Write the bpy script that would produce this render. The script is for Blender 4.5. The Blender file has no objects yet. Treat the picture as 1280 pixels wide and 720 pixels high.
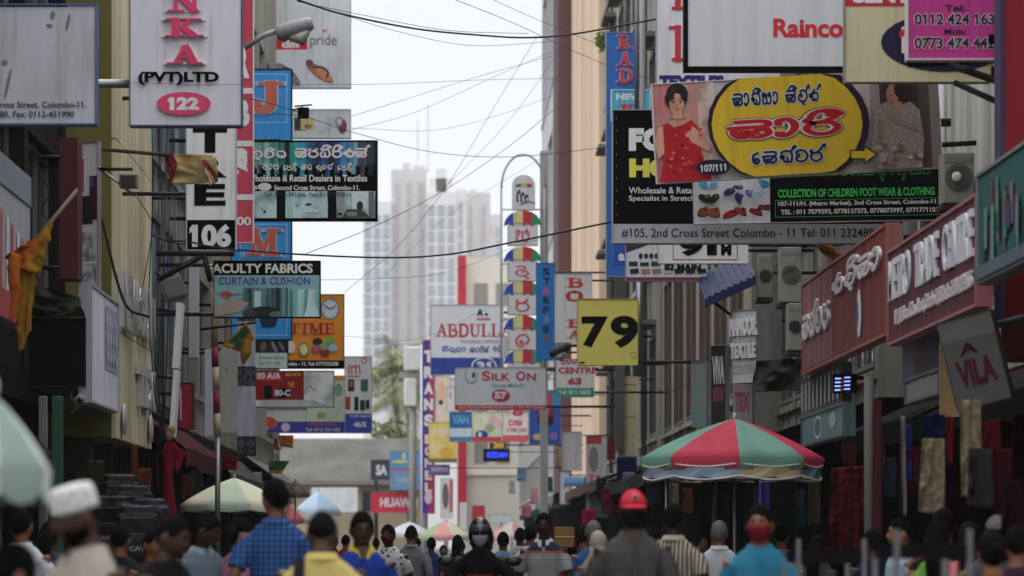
import bpy, bmesh, math, random
from mathutils import Vector, Matrix, noise
random.seed(11)
S = bpy.context.scene
COL = S.collection
R = math.radians

# ------------------------------------------------------------------ camera
F, CX, HY, CH = 4500.0, 560.0, 680.0, 1.42      # focal length in photo pixels, vanishing point, eye height
cam_d = bpy.data.cameras.new('camera')
cam = bpy.data.objects.new('camera', cam_d)
COL.objects.link(cam)
cam.location = (0, 0, CH)
cam.rotation_euler = (R(90), 0, 0)
cam_d.sensor_width = 36.0
cam_d.lens = F / 1280 * 36
cam_d.shift_x = (640 - CX) / 1280
cam_d.shift_y = (HY - 360) / 1280
cam_d.clip_start, cam_d.clip_end = 0.5, 20000
cam_d.dof.use_dof = True
cam_d.dof.focus_distance = 46
cam_d.dof.aperture_fstop = 2.8
S.camera = cam

# ------------------------------------------------------------------ world, sun, exposure
SUN_EL, SUN_ROT = R(66), R(10)
w = bpy.data.worlds.new('World')
S.world = w
w.use_nodes = True
nt = w.node_tree
nt.nodes.clear()
out = nt.nodes.new('ShaderNodeOutputWorld')
bg = nt.nodes.new('ShaderNodeBackground')
bg.inputs['Strength'].default_value = 0.1
sky = nt.nodes.new('ShaderNodeTexSky')
sky.sky_type = 'NISHITA'
sky.sun_disc = False
sky.sun_elevation, sky.sun_rotation = SUN_EL, SUN_ROT
tc = nt.nodes.new('ShaderNodeTexCoord')
sx = nt.nodes.new('ShaderNodeSeparateXYZ')
nt.links.new(tc.outputs['Generated'], sx.inputs[0])
rp = nt.nodes.new('ShaderNodeValToRGB')          # overcast cloud: brighter towards the zenith
rp.color_ramp.elements[0].position, rp.color_ramp.elements[0].color = 0.0, (7.3, 7.45, 7.8, 1)
rp.color_ramp.elements[1].position, rp.color_ramp.elements[1].color = 1.0, (19, 19.2, 19.6, 1)
e = rp.color_ramp.elements.new(0.2)
e.color = (7.5, 7.65, 8.0, 1)
nt.links.new(sx.outputs['Z'], rp.inputs[0])
nz = nt.nodes.new('ShaderNodeTexNoise')
nz.inputs['Scale'].default_value = 3.0
nz.inputs['Detail'].default_value = 5
nt.links.new(tc.outputs['Generated'], nz.inputs['Vector'])
mr = nt.nodes.new('ShaderNodeMapRange')
mr.inputs['To Min'].default_value, mr.inputs['To Max'].default_value = 0.92, 1.08
nt.links.new(nz.outputs['Fac'], mr.inputs['Value'])
mul = nt.nodes.new('ShaderNodeVectorMath')
mul.operation = 'SCALE'
nt.links.new(rp.outputs['Color'], mul.inputs[0])
mb = nt.nodes.new('ShaderNodeMapRange')          # cloud made brighter behind the camera, lifting the surfaces that face it
mb.inputs['From Min'].default_value, mb.inputs['From Max'].default_value = -0.6, 0.7
mb.inputs['To Min'].default_value, mb.inputs['To Max'].default_value = 1.25, 1.0
nt.links.new(sx.outputs['Y'], mb.inputs['Value'])
mm_ = nt.nodes.new('ShaderNodeMath')
mm_.operation = 'MULTIPLY'
nt.links.new(mr.outputs['Result'], mm_.inputs[0])
nt.links.new(mb.outputs['Result'], mm_.inputs[1])
nt.links.new(mm_.outputs[0], mul.inputs['Scale'])
mx = nt.nodes.new('ShaderNodeMix')
mx.data_type = 'RGBA'
mx.inputs['Factor'].default_value = 0.88
nt.links.new(sky.outputs['Color'], mx.inputs[6])
nt.links.new(mul.outputs['Vector'], mx.inputs[7])
nt.links.new(mx.outputs[2], bg.inputs['Color'])
nt.links.new(bg.outputs[0], out.inputs['Surface'])

sd = bpy.data.lights.new('sun', 'SUN')
sd.energy, sd.angle, sd.color = 0.8, R(25), (1.0, 0.97, 0.92)
sun = bpy.data.objects.new('sun', sd)
COL.objects.link(sun)
sun.rotation_euler = Vector((math.sin(SUN_ROT) * math.cos(SUN_EL), math.cos(SUN_ROT) * math.cos(SUN_EL), math.sin(SUN_EL))).to_track_quat('Z', 'Y').to_euler()
S.view_settings.view_transform = 'Standard'
S.view_settings.look = 'None'
S.view_settings.gamma = 1
S.view_settings.use_curve_mapping = False
S.view_settings.exposure = 0.4
S.cycles.volume_step_rate = 4
S.cycles.volume_bounces = 3
S.cycles.max_bounces = 6

# ------------------------------------------------------------------ materials
def lin(h):
    h = h.lstrip('#')
    c = [int(h[i:i + 2], 16) / 255 for i in (0, 2, 4)]
    return [x / 12.92 if x <= .04045 else ((x + .055) / 1.055) ** 2.4 for x in c]

MC = {}
def mat(h, rough=.55, grime=.25, metal=0.0, scale=3.0, bump=0.0, pat=None, h2='#000000', ps=10.0, emit=0.0):
    key = (h, rough, grime, metal, scale, bump, pat, h2, ps, emit)
    if key in MC:
        return MC[key]
    m = bpy.data.materials.new('surface_' + h.lstrip('#') + (('_' + pat) if pat else ''))
    m.use_nodes = True
    n, l = m.node_tree.nodes, m.node_tree.links
    b = n['Principled BSDF']
    b.inputs['Roughness'].default_value = rough
    b.inputs['Metallic'].default_value = metal
    b.inputs['Specular IOR Level'].default_value = .5 if rough < .35 else (.22 if rough < .7 else .06)
    c = lin(h)
    if rough == .5 and emit == 0 and metal == 0 and max(c) > .1:      # painted boards and panels: clean paint is lighter than the mid greys listed
        k_ = min(1.5, .82 / max(c))
        c = [x * k_ for x in c]
    if rough == .85: c = [x * .78 for x in c]          # fabrics and other matte colours darkened for the deep street shade
    rgb = n.new('ShaderNodeRGB')
    rgb.outputs[0].default_value = (*c, 1)
    col = rgb.outputs[0]
    t = n.new('ShaderNodeTexCoord')
    if pat:
        c2 = lin(h2)
        rgb2 = n.new('ShaderNodeRGB')
        rgb2.outputs[0].default_value = (*c2, 1)
        fac = None
        def wave(axis, sc, prof='SIN'):
            s_ = n.new('ShaderNodeSeparateXYZ')
            l.new(t.outputs['Object'], s_.inputs[0])
            a = n.new('ShaderNodeMath'); a.operation = 'MULTIPLY'; a.inputs[1].default_value = sc
            l.new(s_.outputs[axis], a.inputs[0])
            f_ = n.new('ShaderNodeMath'); f_.operation = 'FRACT'
            l.new(a.outputs[0], f_.inputs[0])
            g = n.new('ShaderNodeMath'); g.operation = 'LESS_THAN'; g.inputs[1].default_value = .4
            l.new(f_.outputs[0], g.inputs[0])
            return g.outputs[0]
        if pat == 'vstripe':
            fac = wave('X', ps)
        elif pat == 'hstripe':
            fac = wave('Z', ps)
        elif pat == 'plaid':
            a, b_ = wave('X', ps), wave('Z', ps)
            ad = n.new('ShaderNodeMath'); ad.operation = 'ADD'
            l.new(a, ad.inputs[0]); l.new(b_, ad.inputs[1])
            hf = n.new('ShaderNodeMath'); hf.operation = 'MULTIPLY'; hf.inputs[1].default_value = .5
            l.new(ad.outputs[0], hf.inputs[0]); fac = hf.outputs[0]
        elif pat == 'check':
            ck = n.new('ShaderNodeTexChecker'); ck.inputs['Scale'].default_value = ps
            mp = n.new('ShaderNodeMapping'); mp.inputs['Rotation'].default_value = (0, R(45), 0)
            l.new(t.outputs['Object'], mp.inputs[0]); l.new(mp.outputs[0], ck.inputs['Vector']); fac = ck.outputs['Fac']
        elif pat == 'spots':
            vo = n.new('ShaderNodeTexVoronoi'); vo.inputs['Scale'].default_value = ps
            l.new(t.outputs['Object'], vo.inputs['Vector'])
            g = n.new('ShaderNodeMath'); g.operation = 'LESS_THAN'; g.inputs[1].default_value = .33
            l.new(vo.outputs['Distance'], g.inputs[0]); fac = g.outputs[0]
        elif pat == 'streak':
            mp = n.new('ShaderNodeMapping'); mp.inputs['Scale'].default_value = (ps, ps, ps * .03)
            l.new(t.outputs['Object'], mp.inputs[0])
            no = n.new('ShaderNodeTexNoise'); no.inputs['Scale'].default_value = 1; no.inputs['Detail'].default_value = 3
            l.new(mp.outputs[0], no.inputs['Vector'])
            g = n.new('ShaderNodeMapRange'); g.inputs['From Min'].default_value = .4; g.inputs['From Max'].default_value = .62
            l.new(no.outputs['Fac'], g.inputs['Value']); fac = g.outputs[0]
        elif pat == 'blotch':
            no = n.new('ShaderNodeTexNoise'); no.inputs['Scale'].default_value = ps; no.inputs['Detail'].default_value = 6
            l.new(t.outputs['Object'], no.inputs['Vector'])
            g = n.new('ShaderNodeMapRange'); g.inputs['From Min'].default_value = .45; g.inputs['From Max'].default_value = .6
            l.new(no.outputs['Fac'], g.inputs['Value']); fac = g.outputs[0]
        mi = n.new('ShaderNodeMix'); mi.data_type = 'RGBA'
        l.new(fac, mi.inputs['Factor']); l.new(col, mi.inputs[6]); l.new(rgb2.outputs[0], mi.inputs[7])
        col = mi.outputs[2]
    if grime > 0:
        mp = n.new('ShaderNodeMapping'); mp.inputs['Scale'].default_value = (scale, scale, scale * .35)
        l.new(t.outputs['Object'], mp.inputs[0])
        no = n.new('ShaderNodeTexNoise'); no.inputs['Scale'].default_value = 1.0
        no.inputs['Detail'].default_value = 7; no.inputs['Roughness'].default_value = .65
        l.new(mp.outputs[0], no.inputs['Vector'])
        g = n.new('ShaderNodeMapRange')
        g.inputs['From Min'].default_value = .42; g.inputs['From Max'].default_value = .75
        g.inputs['To Max'].default_value = grime
        l.new(no.outputs['Fac'], g.inputs['Value'])
        mi = n.new('ShaderNodeMix'); mi.data_type = 'RGBA'; mi.blend_type = 'MULTIPLY'
        l.new(g.outputs[0], mi.inputs['Factor']); l.new(col, mi.inputs[6])
        mi.inputs[7].default_value = (.34, .30, .25, 1)
        col = mi.outputs[2]
    if rough == .5 and grime >= .2 and emit == 0:      # rain streaks down boards and panels
        mp = n.new('ShaderNodeMapping'); mp.inputs['Scale'].default_value = (13, 13, .7)
        l.new(t.outputs['Object'], mp.inputs[0])
        no = n.new('ShaderNodeTexNoise'); no.inputs['Scale'].default_value = 1.0; no.inputs['Detail'].default_value = 5
        l.new(mp.outputs[0], no.inputs['Vector'])
        g = n.new('ShaderNodeMapRange'); g.inputs['From Min'].default_value = .52; g.inputs['From Max'].default_value = .78
        g.inputs['To Max'].default_value = .38
        l.new(no.outputs['Fac'], g.inputs['Value'])
        mi = n.new('ShaderNodeMix'); mi.data_type = 'RGBA'; mi.blend_type = 'MULTIPLY'
        l.new(g.outputs[0], mi.inputs['Factor']); l.new(col, mi.inputs[6]); mi.inputs[7].default_value = (.42, .36, .28, 1)
        col = mi.outputs[2]
    l.new(col, b.inputs['Base Color'])
    if bump > 0:
        no = n.new('ShaderNodeTexNoise'); no.inputs['Scale'].default_value = scale * 4; no.inputs['Detail'].default_value = 4
        l.new(t.outputs['Object'], no.inputs['Vector'])
        bp = n.new('ShaderNodeBump'); bp.inputs['Strength'].default_value = bump; bp.inputs['Distance'].default_value = .02
        l.new(no.outputs['Fac'], bp.inputs['Height']); l.new(bp.outputs[0], b.inputs['Normal'])
    if emit > 0:
        b.inputs['Emission Color'].default_value = (*c, 1)
        b.inputs['Emission Strength'].default_value = emit
    MC[key] = m
    return m

def cloth(h, pat=None, h2='#000000', ps=10.0):
    return mat(h, .85, .12, 0, 8.0, .25, pat, h2, ps)

BLACK = mat('#0c0c0d', .8, .1)
STEEL = mat('#8d9094', .4, .3, .7)
DARKM = mat('#232326', .5, .25, .3)
RUST = mat('#4a3a30', .7, .4)
WHITE = mat('#c9cacd', .5, .12)
GLASS = mat('#1b2126', .12, .2)

# ------------------------------------------------------------------ mesh helpers
def W(px, py, Y):
    return Vector(((px - CX) * Y / F, Y, CH + (HY - py) * Y / F))

class MB:
    def __init__(s):
        s.v, s.f, s.mi, s.m = [], [], [], []
    def mid(s, m):
        if m not in s.m:
            s.m.append(m)
        return s.m.index(m)
    def add(s, vs, fs, m):
        o, k = len(s.v), s.mid(m)
        s.v += [Vector(a) for a in vs]
        for f in fs:
            s.f.append([i + o for i in f]); s.mi.append(k)
        return s
    def box(s, x0, x1, y0, y1, z0, z1, m):
        if x0 > x1: x0, x1 = x1, x0
        if y0 > y1: y0, y1 = y1, y0
        if z0 > z1: z0, z1 = z1, z0
        v = [(x0, y0, z0), (x1, y0, z0), (x1, y1, z0), (x0, y1, z0), (x0, y0, z1), (x1, y0, z1), (x1, y1, z1), (x0, y1, z1)]
        return s.add(v, [(0, 3, 2, 1), (4, 5, 6, 7), (0, 1, 5, 4), (1, 2, 6, 5), (2, 3, 7, 6), (3, 0, 4, 7)], m)
    def loft(s, pts, rad, m, n=10, ref=(1, 0, 0), cap=True):
        pts = [Vector(p) for p in pts]
        ref = Vector(ref)
        vs, fs = [], []
        for i, p in enumerate(pts):
            t = (pts[min(i + 1, len(pts) - 1)] - pts[max(i - 1, 0)]).normalized()
            rf = ref if abs(ref.normalized().dot(t)) < .97 else Vector((0, 1, 0.3))
            a = (rf - t * rf.dot(t)).normalized()
            b = t.cross(a)
            r = rad[i] if isinstance(rad, (list, tuple)) else rad
            ra, rb = r if isinstance(r, (list, tuple)) else (r, r)
            for k in range(n):
                q = 2 * math.pi * k / n
                vs.append(p + a * ra * math.cos(q) + b * rb * math.sin(q))
        for i in range(len(pts) - 1):
            for k in range(n):
                fs.append((i * n + k, i * n + (k + 1) % n, (i + 1) * n + (k + 1) % n, (i + 1) * n + k))
        if cap:
            fs.append(tuple(range(n))[::-1])
            fs.append(tuple((len(pts) - 1) * n + k for k in range(n)))
        return s.add(vs, fs, m)
    def cyl(s, p0, p1, r, m, n=8, r1=None):
        return s.loft([p0, p1], [r, r if r1 is None else r1], m, n)
    def ball(s, c, r, m, seg=12, ring=8, fn=None):
        c = Vector(c)
        r = Vector(r) if isinstance(r, (tuple, list, Vector)) else Vector((r, r, r))
        vs, fs = [], []
        for i in range(ring + 1):
            th = math.pi * i / ring
            for k in range(seg):
                ph = 2 * math.pi * k / seg
                d = Vector((math.sin(th) * math.cos(ph), math.sin(th) * math.sin(ph), math.cos(th)))
                vs.append(c + (fn(d) if fn else Vector((d.x * r.x, d.y * r.y, d.z * r.z))))
        for i in range(ring):
            for k in range(seg):
                q = (i * seg + k, (i + 1) * seg + k, (i + 1) * seg + (k + 1) % seg, i * seg + (k + 1) % seg)
                fs.append(q)
        return s.add(vs, fs, m)
    def prism(s, pts, d0, d1, m):
        """polygon in the x-z plane between depths d0 (front) and d1"""
        n = len(pts)
        vs = [(p[0], d0, p[1]) for p in pts] + [(p[0], d1, p[1]) for p in pts]
        fs = [tuple(range(n)), tuple(range(2 * n - 1, n - 1, -1))]
        for i in range(n):
            fs.append((i, n + i, n + (i + 1) % n, (i + 1) % n))
        return s.add(vs, fs, m)
    def build(s, name, parent=None, world=True, smooth=False, bevel=0.0, remesh=0.0, wrinkle=0.0):
        me = bpy.data.meshes.new(name)
        off = parent.location if (parent is not None and world) else Vector((0, 0, 0))
        me.from_pydata([v - off for v in s.v], [], s.f)
        for m in s.m:
            me.materials.append(m)
        me.polygons.foreach_set('material_index', s.mi)
        bm = bmesh.new(); bm.from_mesh(me)
        if smooth or remesh:
            bmesh.ops.remove_doubles(bm, verts=bm.verts, dist=1e-5)
        bmesh.ops.recalc_face_normals(bm, faces=bm.faces)
        if bevel > 0:
            bmesh.ops.bevel(bm, geom=list(bm.edges), offset=bevel, segments=1, affect='EDGES', clamp_overlap=True)
        bm.to_mesh(me); bm.free()
        if remesh > 0:
            me = remeshed(me, remesh, wrinkle)
        if smooth or remesh:
            me.polygons.foreach_set('use_smooth', [True] * len(me.polygons))
        o = bpy.data.objects.new(name, me)
        COL.objects.link(o)
        if parent is not None:
            o.parent = parent
        return o

SCR = bpy.data.scenes.new('scratch')           # small scratch scene: modifiers and type are evaluated there
def remeshed(me, vox, wrinkle):
    o = bpy.data.objects.new('temp', me)
    SCR.collection.objects.link(o)
    a = o.modifiers.new('r', 'REMESH'); a.mode = 'VOXEL'; a.voxel_size = vox
    b = o.modifiers.new('s', 'SMOOTH'); b.factor = .5; b.iterations = 4
    with bpy.context.temp_override(scene=SCR, view_layer=SCR.view_layers[0]):
        dg = bpy.context.evaluated_depsgraph_get()
    r = bpy.data.meshes.new_from_object(o.evaluated_get(dg))
    bpy.data.objects.remove(o)
    if wrinkle > 0:
        sd_ = random.random() * 40
        nn = [v.normal.copy() for v in r.vertices]
        cs = [v.co.copy() for v in r.vertices]
        co = []
        for p, nv in zip(cs, nn):
            q = noise.noise(Vector((p.x * 9 + sd_, p.y * 9, p.z * 7))) + .6 * noise.noise(Vector((p.x * 20 + p.z * 12, p.y * 20, p.z * 9 + sd_)))
            co += list(p + nv * q * wrinkle)
        r.vertices.foreach_set('co', co)
        r.update()
    if len(me.materials) and not len(r.materials):
        for m in me.materials:
            r.materials.append(m)
    return r

def tag(o, label, cat, group=None, kind=None):
    o['label'] = label
    o['category'] = cat
    if group: o['group'] = group
    if kind: o['kind'] = kind
    return o

def thing(name, label, cat, loc, rot=(0, 0, 0), group=None):
    o = bpy.data.objects.new(name, None)
    o.empty_display_size = .2
    COL.objects.link(o)
    o.location, o.rotation_euler = loc, rot
    return tag(o, label, cat, group)

def struct(name, b, **k):
    o = b.build(name, None, **k)
    o['kind'] = 'structure'
    return o

# ------------------------------------------------------------------ lettering
TC = {}
def glyph_text(body, bold):
    """flat outline of a line of built-in type: (verts, faces, bbox)"""
    key = (body, bold)
    if key in TC:
        return TC[key]
    cu = bpy.data.curves.new('type', 'FONT')
    cu.body, cu.size, cu.offset, cu.resolution_u = body, 1.0, bold, 4
    cu.fill_mode = 'FRONT' if hasattr(cu, 'fill_mode') else cu.fill_mode
    o = bpy.data.objects.new('type', cu)
    SCR.collection.objects.link(o)
    with bpy.context.temp_override(scene=SCR, view_layer=SCR.view_layers[0]):
        dg = bpy.context.evaluated_depsgraph_get()
    me = bpy.data.meshes.new_from_object(o.evaluated_get(dg))
    vs = [tuple(v.co) for v in me.vertices]
    fs = [tuple(p.vertices) for p in me.polygons]
    bpy.data.objects.remove(o); bpy.data.curves.remove(cu); bpy.data.meshes.remove(me)
    if '1' in body:                                # give the plain stick numeral one its flag
        def width(t):
            c2 = bpy.data.curves.new('type', 'FONT'); c2.body, c2.size, c2.offset = t, 1.0, bold
            q = bpy.data.objects.new('type', c2); SCR.collection.objects.link(q)
            with bpy.context.temp_override(scene=SCR, view_layer=SCR.view_layers[0]):
                m2 = bpy.data.meshes.new_from_object(q.evaluated_get(bpy.context.evaluated_depsgraph_get()))
            xs_ = [v.co.x for v in m2.vertices]; ys_ = [v.co.y for v in m2.vertices]
            bpy.data.objects.remove(q); bpy.data.curves.remove(c2); bpy.data.meshes.remove(m2)
            return max(xs_), max(xs_) - min(xs_), max(ys_)
        _, sw_, hh = width('1')
        if sw_ < .22:
            for i, ch in enumerate(body):
                if ch == '1':
                    xr = width(body[:i + 1])[0]
                    o_ = len(vs); t_ = .075 + bold * 1.6
                    xl = xr - sw_ + .01
                    vs += [(xl, hh, 0), (xl, hh - t_ * 1.5, 0), (xl - .1, hh - t_ * 1.5 - .075, 0), (xl - .1, hh - .13, 0)]
                    fs.append((o_, o_ + 1, o_ + 2, o_ + 3))
    xs, ys = [v[0] for v in vs], [v[1] for v in vs]
    TC[key] = (vs, fs, (min(xs), min(ys), max(xs), max(ys)))
    return TC[key]

def smooth_line(p, k=5):
    if len(p) < 3:
        return [Vector(q) for q in p]
    p = [Vector(q) for q in p]
    q = [p[0] * 2 - p[1]] + p + [p[-1] * 2 - p[-2]]
    o = []
    for i in range(1, len(q) - 2):
        for j in range(k):
            t = j / k
            a, b, c, d = q[i - 1], q[i], q[i + 1], q[i + 2]
            o.append(.5 * ((2 * b) + (c - a) * t + (2 * a - 5 * b + 4 * c - d) * t * t + (3 * b - a - 3 * c + d) * t ** 3))
    o.append(p[-1])
    return o

def ribbon(pts, wd):
    """2-d stroke of width wd as quads"""
    vs, fs = [], []
    n = len(pts)
    for i, p in enumerate(pts):
        t = pts[min(i + 1, n - 1)] - pts[max(i - 1, 0)]
        t = t.normalized() if t.length > 1e-9 else Vector((1, 0))
        nn = Vector((-t.y, t.x)) * wd / 2
        e = Vector((0, 0))
        if i == 0: e = -t * wd * .35
        if i == n - 1: e = t * wd * .35
        vs += [p + nn + e, p - nn + e]
    for i in range(n - 1):
        fs.append((2 * i, 2 * i + 1, 2 * i + 3, 2 * i + 2))
    return vs, fs

# hand drawn letters: Sinhala script and slab serif capitals, each (width, strokes)
SI = {
 'sa': (1.1, [[(-.08, .6), (.3, .62), (.9, .63), (1.04, .82), (.84, .98), (.12, .98)], [(.12, .62), (.03, .3), (.2, .02), (.48, .1), (.52, .3), (.38, .36), (.3, .25)], [(.48, .1), (.75, 0), (1.02, .2), (.96, .48), (.74, .48), (.66, .3)]]),
 'aa': (.55, [[(0, .72), (.02, .95), (.28, 1), (.46, .7), (.42, .3), (.18, 0), (0, .04), (0, .2)]]),
 'na': (1.05, [[(.3, .5), (.18, .62), (.06, .5), (.16, .36), (.3, .5), (.3, .2), (.5, 0), (.62, .22), (.62, .4)], [(.56, .08), (.85, 0), (1, .4), (.92, .85), (.62, 1), (.25, .92), (.12, .78)]]),
 'ya': (1.1, [[(.02, .72), (.14, .98), (.3, .8), (.12, .5), (.06, .2), (.24, 0), (.5, .12), (.52, .5), (.5, .85)], [(.5, .12), (.75, 0), (.98, .2), (1, .6), (.88, .98), (.72, .82), (.82, .66)]]),
 'la': (1.05, [[(.4, .36), (.46, .54), (.3, .64), (.12, .5), (.08, .22), (.34, 0), (.74, .02), (1, .36), (.94, .78), (.62, 1), (.28, .9)], [(.6, .0), (.5, -.2), (.68, -.3)]]),
 'ka': (1.05, [[(.3, .5), (.14, .62), (.02, .46), (.16, .32), (.34, .5), (.44, .8), (.62, 1)], [(.34, .5), (.34, .12), (.52, 0), (.6, .2)], [(.5, .62), (.8, .72), (1, .4), (.82, .02), (.6, .08)]]),
 'ra': (.95, [[(.16, .98), (.02, .82), (.2, .7), (.52, .74), (.86, 1)], [(.2, .68), (.03, .36), (.24, .03), (.62, 0), (.92, .3), (.78, .64), (.5, .7), (.2, .68)]]),
 'ta': (1.0, [[(.34, .62), (.16, .68), (.1, .86), (.36, 1), (.76, .92), (.98, .5), (.78, .1), (.4, 0), (.1, .14), (.08, .4), (.28, .44)]]),
 'e': (.7, [[(.5, .96), (.18, .82), (.04, .45), (.18, .06), (.46, .06), (.56, .32), (.36, .46), (.24, .3)]]),
 'da': (.95, [[(.1, .88), (.36, 1), (.62, .9), (.56, .66), (.22, .56), (.04, .32), (.2, .04), (.6, 0), (.86, .22), (.72, .44), (.46, .36)], [(.6, 0), (.72, -.2), (.9, -.22)]]),
 'ha': (1.05, [[(.05, .4), (.2, .55), (.3, .4), (.18, .3)], [(.3, .4), (.34, .05), (.6, 0), (.64, .3)], [(.6, .05), (.9, .05), (1, .5), (.8, .95), (.3, .95), (.12, .78)]]),
 'ma': (1.05, [[(.08, .96), (.3, .9), (.2, .6), (.05, .3), (.22, 0), (.5, .1), (.5, .5)], [(.5, .1), (.8, 0), (1, .3), (.9, .8), (.6, .96), (.48, .8)]]),
 'va': (1.0, [[(.5, .4), (.36, .5), (.3, .32), (.5, .18), (.78, .3), (.86, .66), (.6, .98), (.22, .86), (.05, .45), (.2, .05), (.5, -.02)]]),
 'ii': (0, [[(-1.0, 1.12), (-.82, 1.36), (-.45, 1.42), (-.15, 1.22), (-.3, 1.1), (-.5, 1.16)]]),
 'hal': (0, [[(-.3, .98), (-.14, 1.3), (.02, 1.42), (.04, 1.24)]]),
 'u': (0, [[(-.4, -.08), (-.1, -.12), (-.08, -.34), (-.4, -.36)]]),
 ' ': (.5, []),
}
def _sl(*a):
    return list(a)
SB = {   # slab serif: thick strokes (w), thin strokes (t), serifs at points (s)
 'A': (.8, [('t', (.08, 0), (.4, 1)), ('w', (.42, 1), (.7, 0)), ('t', (.2, .35), (.6, .35))], [(.08, 0), (.7, 0)]),
 'B': (.75, [('w', (.15, 0), (.15, 1)), ('t', (.15, 1), (.45, 1), (.62, .88), (.62, .66), (.45, .54), (.15, .54)), ('w', (.45, .54), (.66, .44), (.7, .25), (.6, .06), (.4, 0), (.15, 0))], [(.1, 0), (.1, 1)]),
 'D': (.8, [('w', (.15, 0), (.15, 1)), ('w', (.15, 1), (.45, 1), (.7, .8), (.74, .5), (.7, .2), (.45, 0), (.15, 0))], [(.1, 0), (.1, 1)]),
 'E': (.7, [('w', (.15, 0), (.15, 1)), ('t', (.15, 1), (.62, 1), (.62, .78)), ('t', (.15, .52), (.48, .52)), ('t', (.15, 0), (.64, 0), (.64, .24))], [(.1, 0), (.1, 1)]),
 'I': (.45, [('w', (.22, 0), (.22, 1))], [(.22, 0), (.22, 1)]),
 'J': (.7, [('w', (.5, 1), (.5, .25), (.4, .04), (.2, 0), (.06, .12), (.1, .3))], [(.5, 1)]),
 'K': (.82, [('w', (.15, 0), (.15, 1)), ('t', (.18, .42), (.62, 1)), ('w', (.32, .58), (.68, 0))], [(.12, 0), (.12, 1), (.62, 1), (.68, 0)]),
 'L': (.7, [('w', (.15, 0), (.15, 1)), ('t', (.15, 0), (.64, 0), (.64, .3))], [(.12, 0), (.12, 1)]),
 'M': (1.0, [('t', (.14, 0), (.14, 1)), ('w', (.16, 1), (.5, .12)), ('t', (.5, .12), (.84, 1)), ('w', (.86, 1), (.86, 0))], [(.14, 0), (.86, 0), (.1, 1), (.9, 1)]),
 'N': (.85, [('t', (.14, 0), (.14, 1)), ('w', (.14, 1), (.72, 0)), ('t', (.72, 0), (.72, 1))], [(.14, 0), (.1, 1), (.72, 1)]),
 'O': (.85, [('w', (.42, 1), (.16, .88), (.08, .5), (.16, .12), (.42, 0), (.68, .12), (.76, .5), (.68, .88), (.42, 1))], []),
 'R': (.8, [('w', (.15, 0), (.15, 1)), ('t', (.15, 1), (.45, 1), (.64, .88), (.64, .64), (.45, .52), (.15, .52)), ('w', (.4, .5), (.68, 0))], [(.12, 0), (.1, 1), (.7, 0)]),
 'T': (.75, [('w', (.38, 0), (.38, 1)), ('t', (.06, .76), (.06, 1), (.7, 1), (.7, .76))], [(.38, 0)]),
 'U': (.85, [('w', (.16, 1), (.16, .3), (.24, .06), (.44, 0)), ('t', (.44, 0), (.64, .08), (.7, .3), (.7, 1))], [(.14, 1), (.7, 1)]),
 'l': (.45, [('w', (.24, 0), (.24, 1))], [(.24, 0), (.14, 1)]),
 ' ': (.35, [], []),
}
def stroke_text(kind, body, bold):
    """(verts2d, faces, bbox); kind 'si' takes a list of letter keys, 'slab' a string"""
    vs, fs, x, k = [], [], 0, 0
    def put(pts, wd):
        nonlocal k
        a, b = ribbon(pts, wd)
        o = len(vs)
        vs.extend([(p.x, p.y, k * 1e-4) for p in a]); fs.extend([[i + o for i in f] for f in b])
        k = (k + 1) % 9
    for ch in body:
        if kind == 'si':
            wd, st = SI[ch]
            for s_ in st:
                put(smooth_line([(a + x, b) for a, b in s_]), bold)
            x += wd + (.22 if wd else 0)
        else:
            wd, st, se = SB[ch]
            for s_ in st:
                pts = [Vector((a + x, b)) for a, b in s_[1:]]
                if len(pts) > 4: pts = smooth_line(pts)
                put(pts, bold if s_[0] == 'w' else bold * .55)
            for a, b in se:
                hw = bold * .95
                put([Vector((a + x - hw, b)), Vector((a + x + hw, b))], bold * .4)
            x += wd + .14
    xs, ys = [v[0] for v in vs], [v[1] for v in vs]
    return vs, fs, (min(xs), min(ys), max(xs), max(ys))

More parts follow.
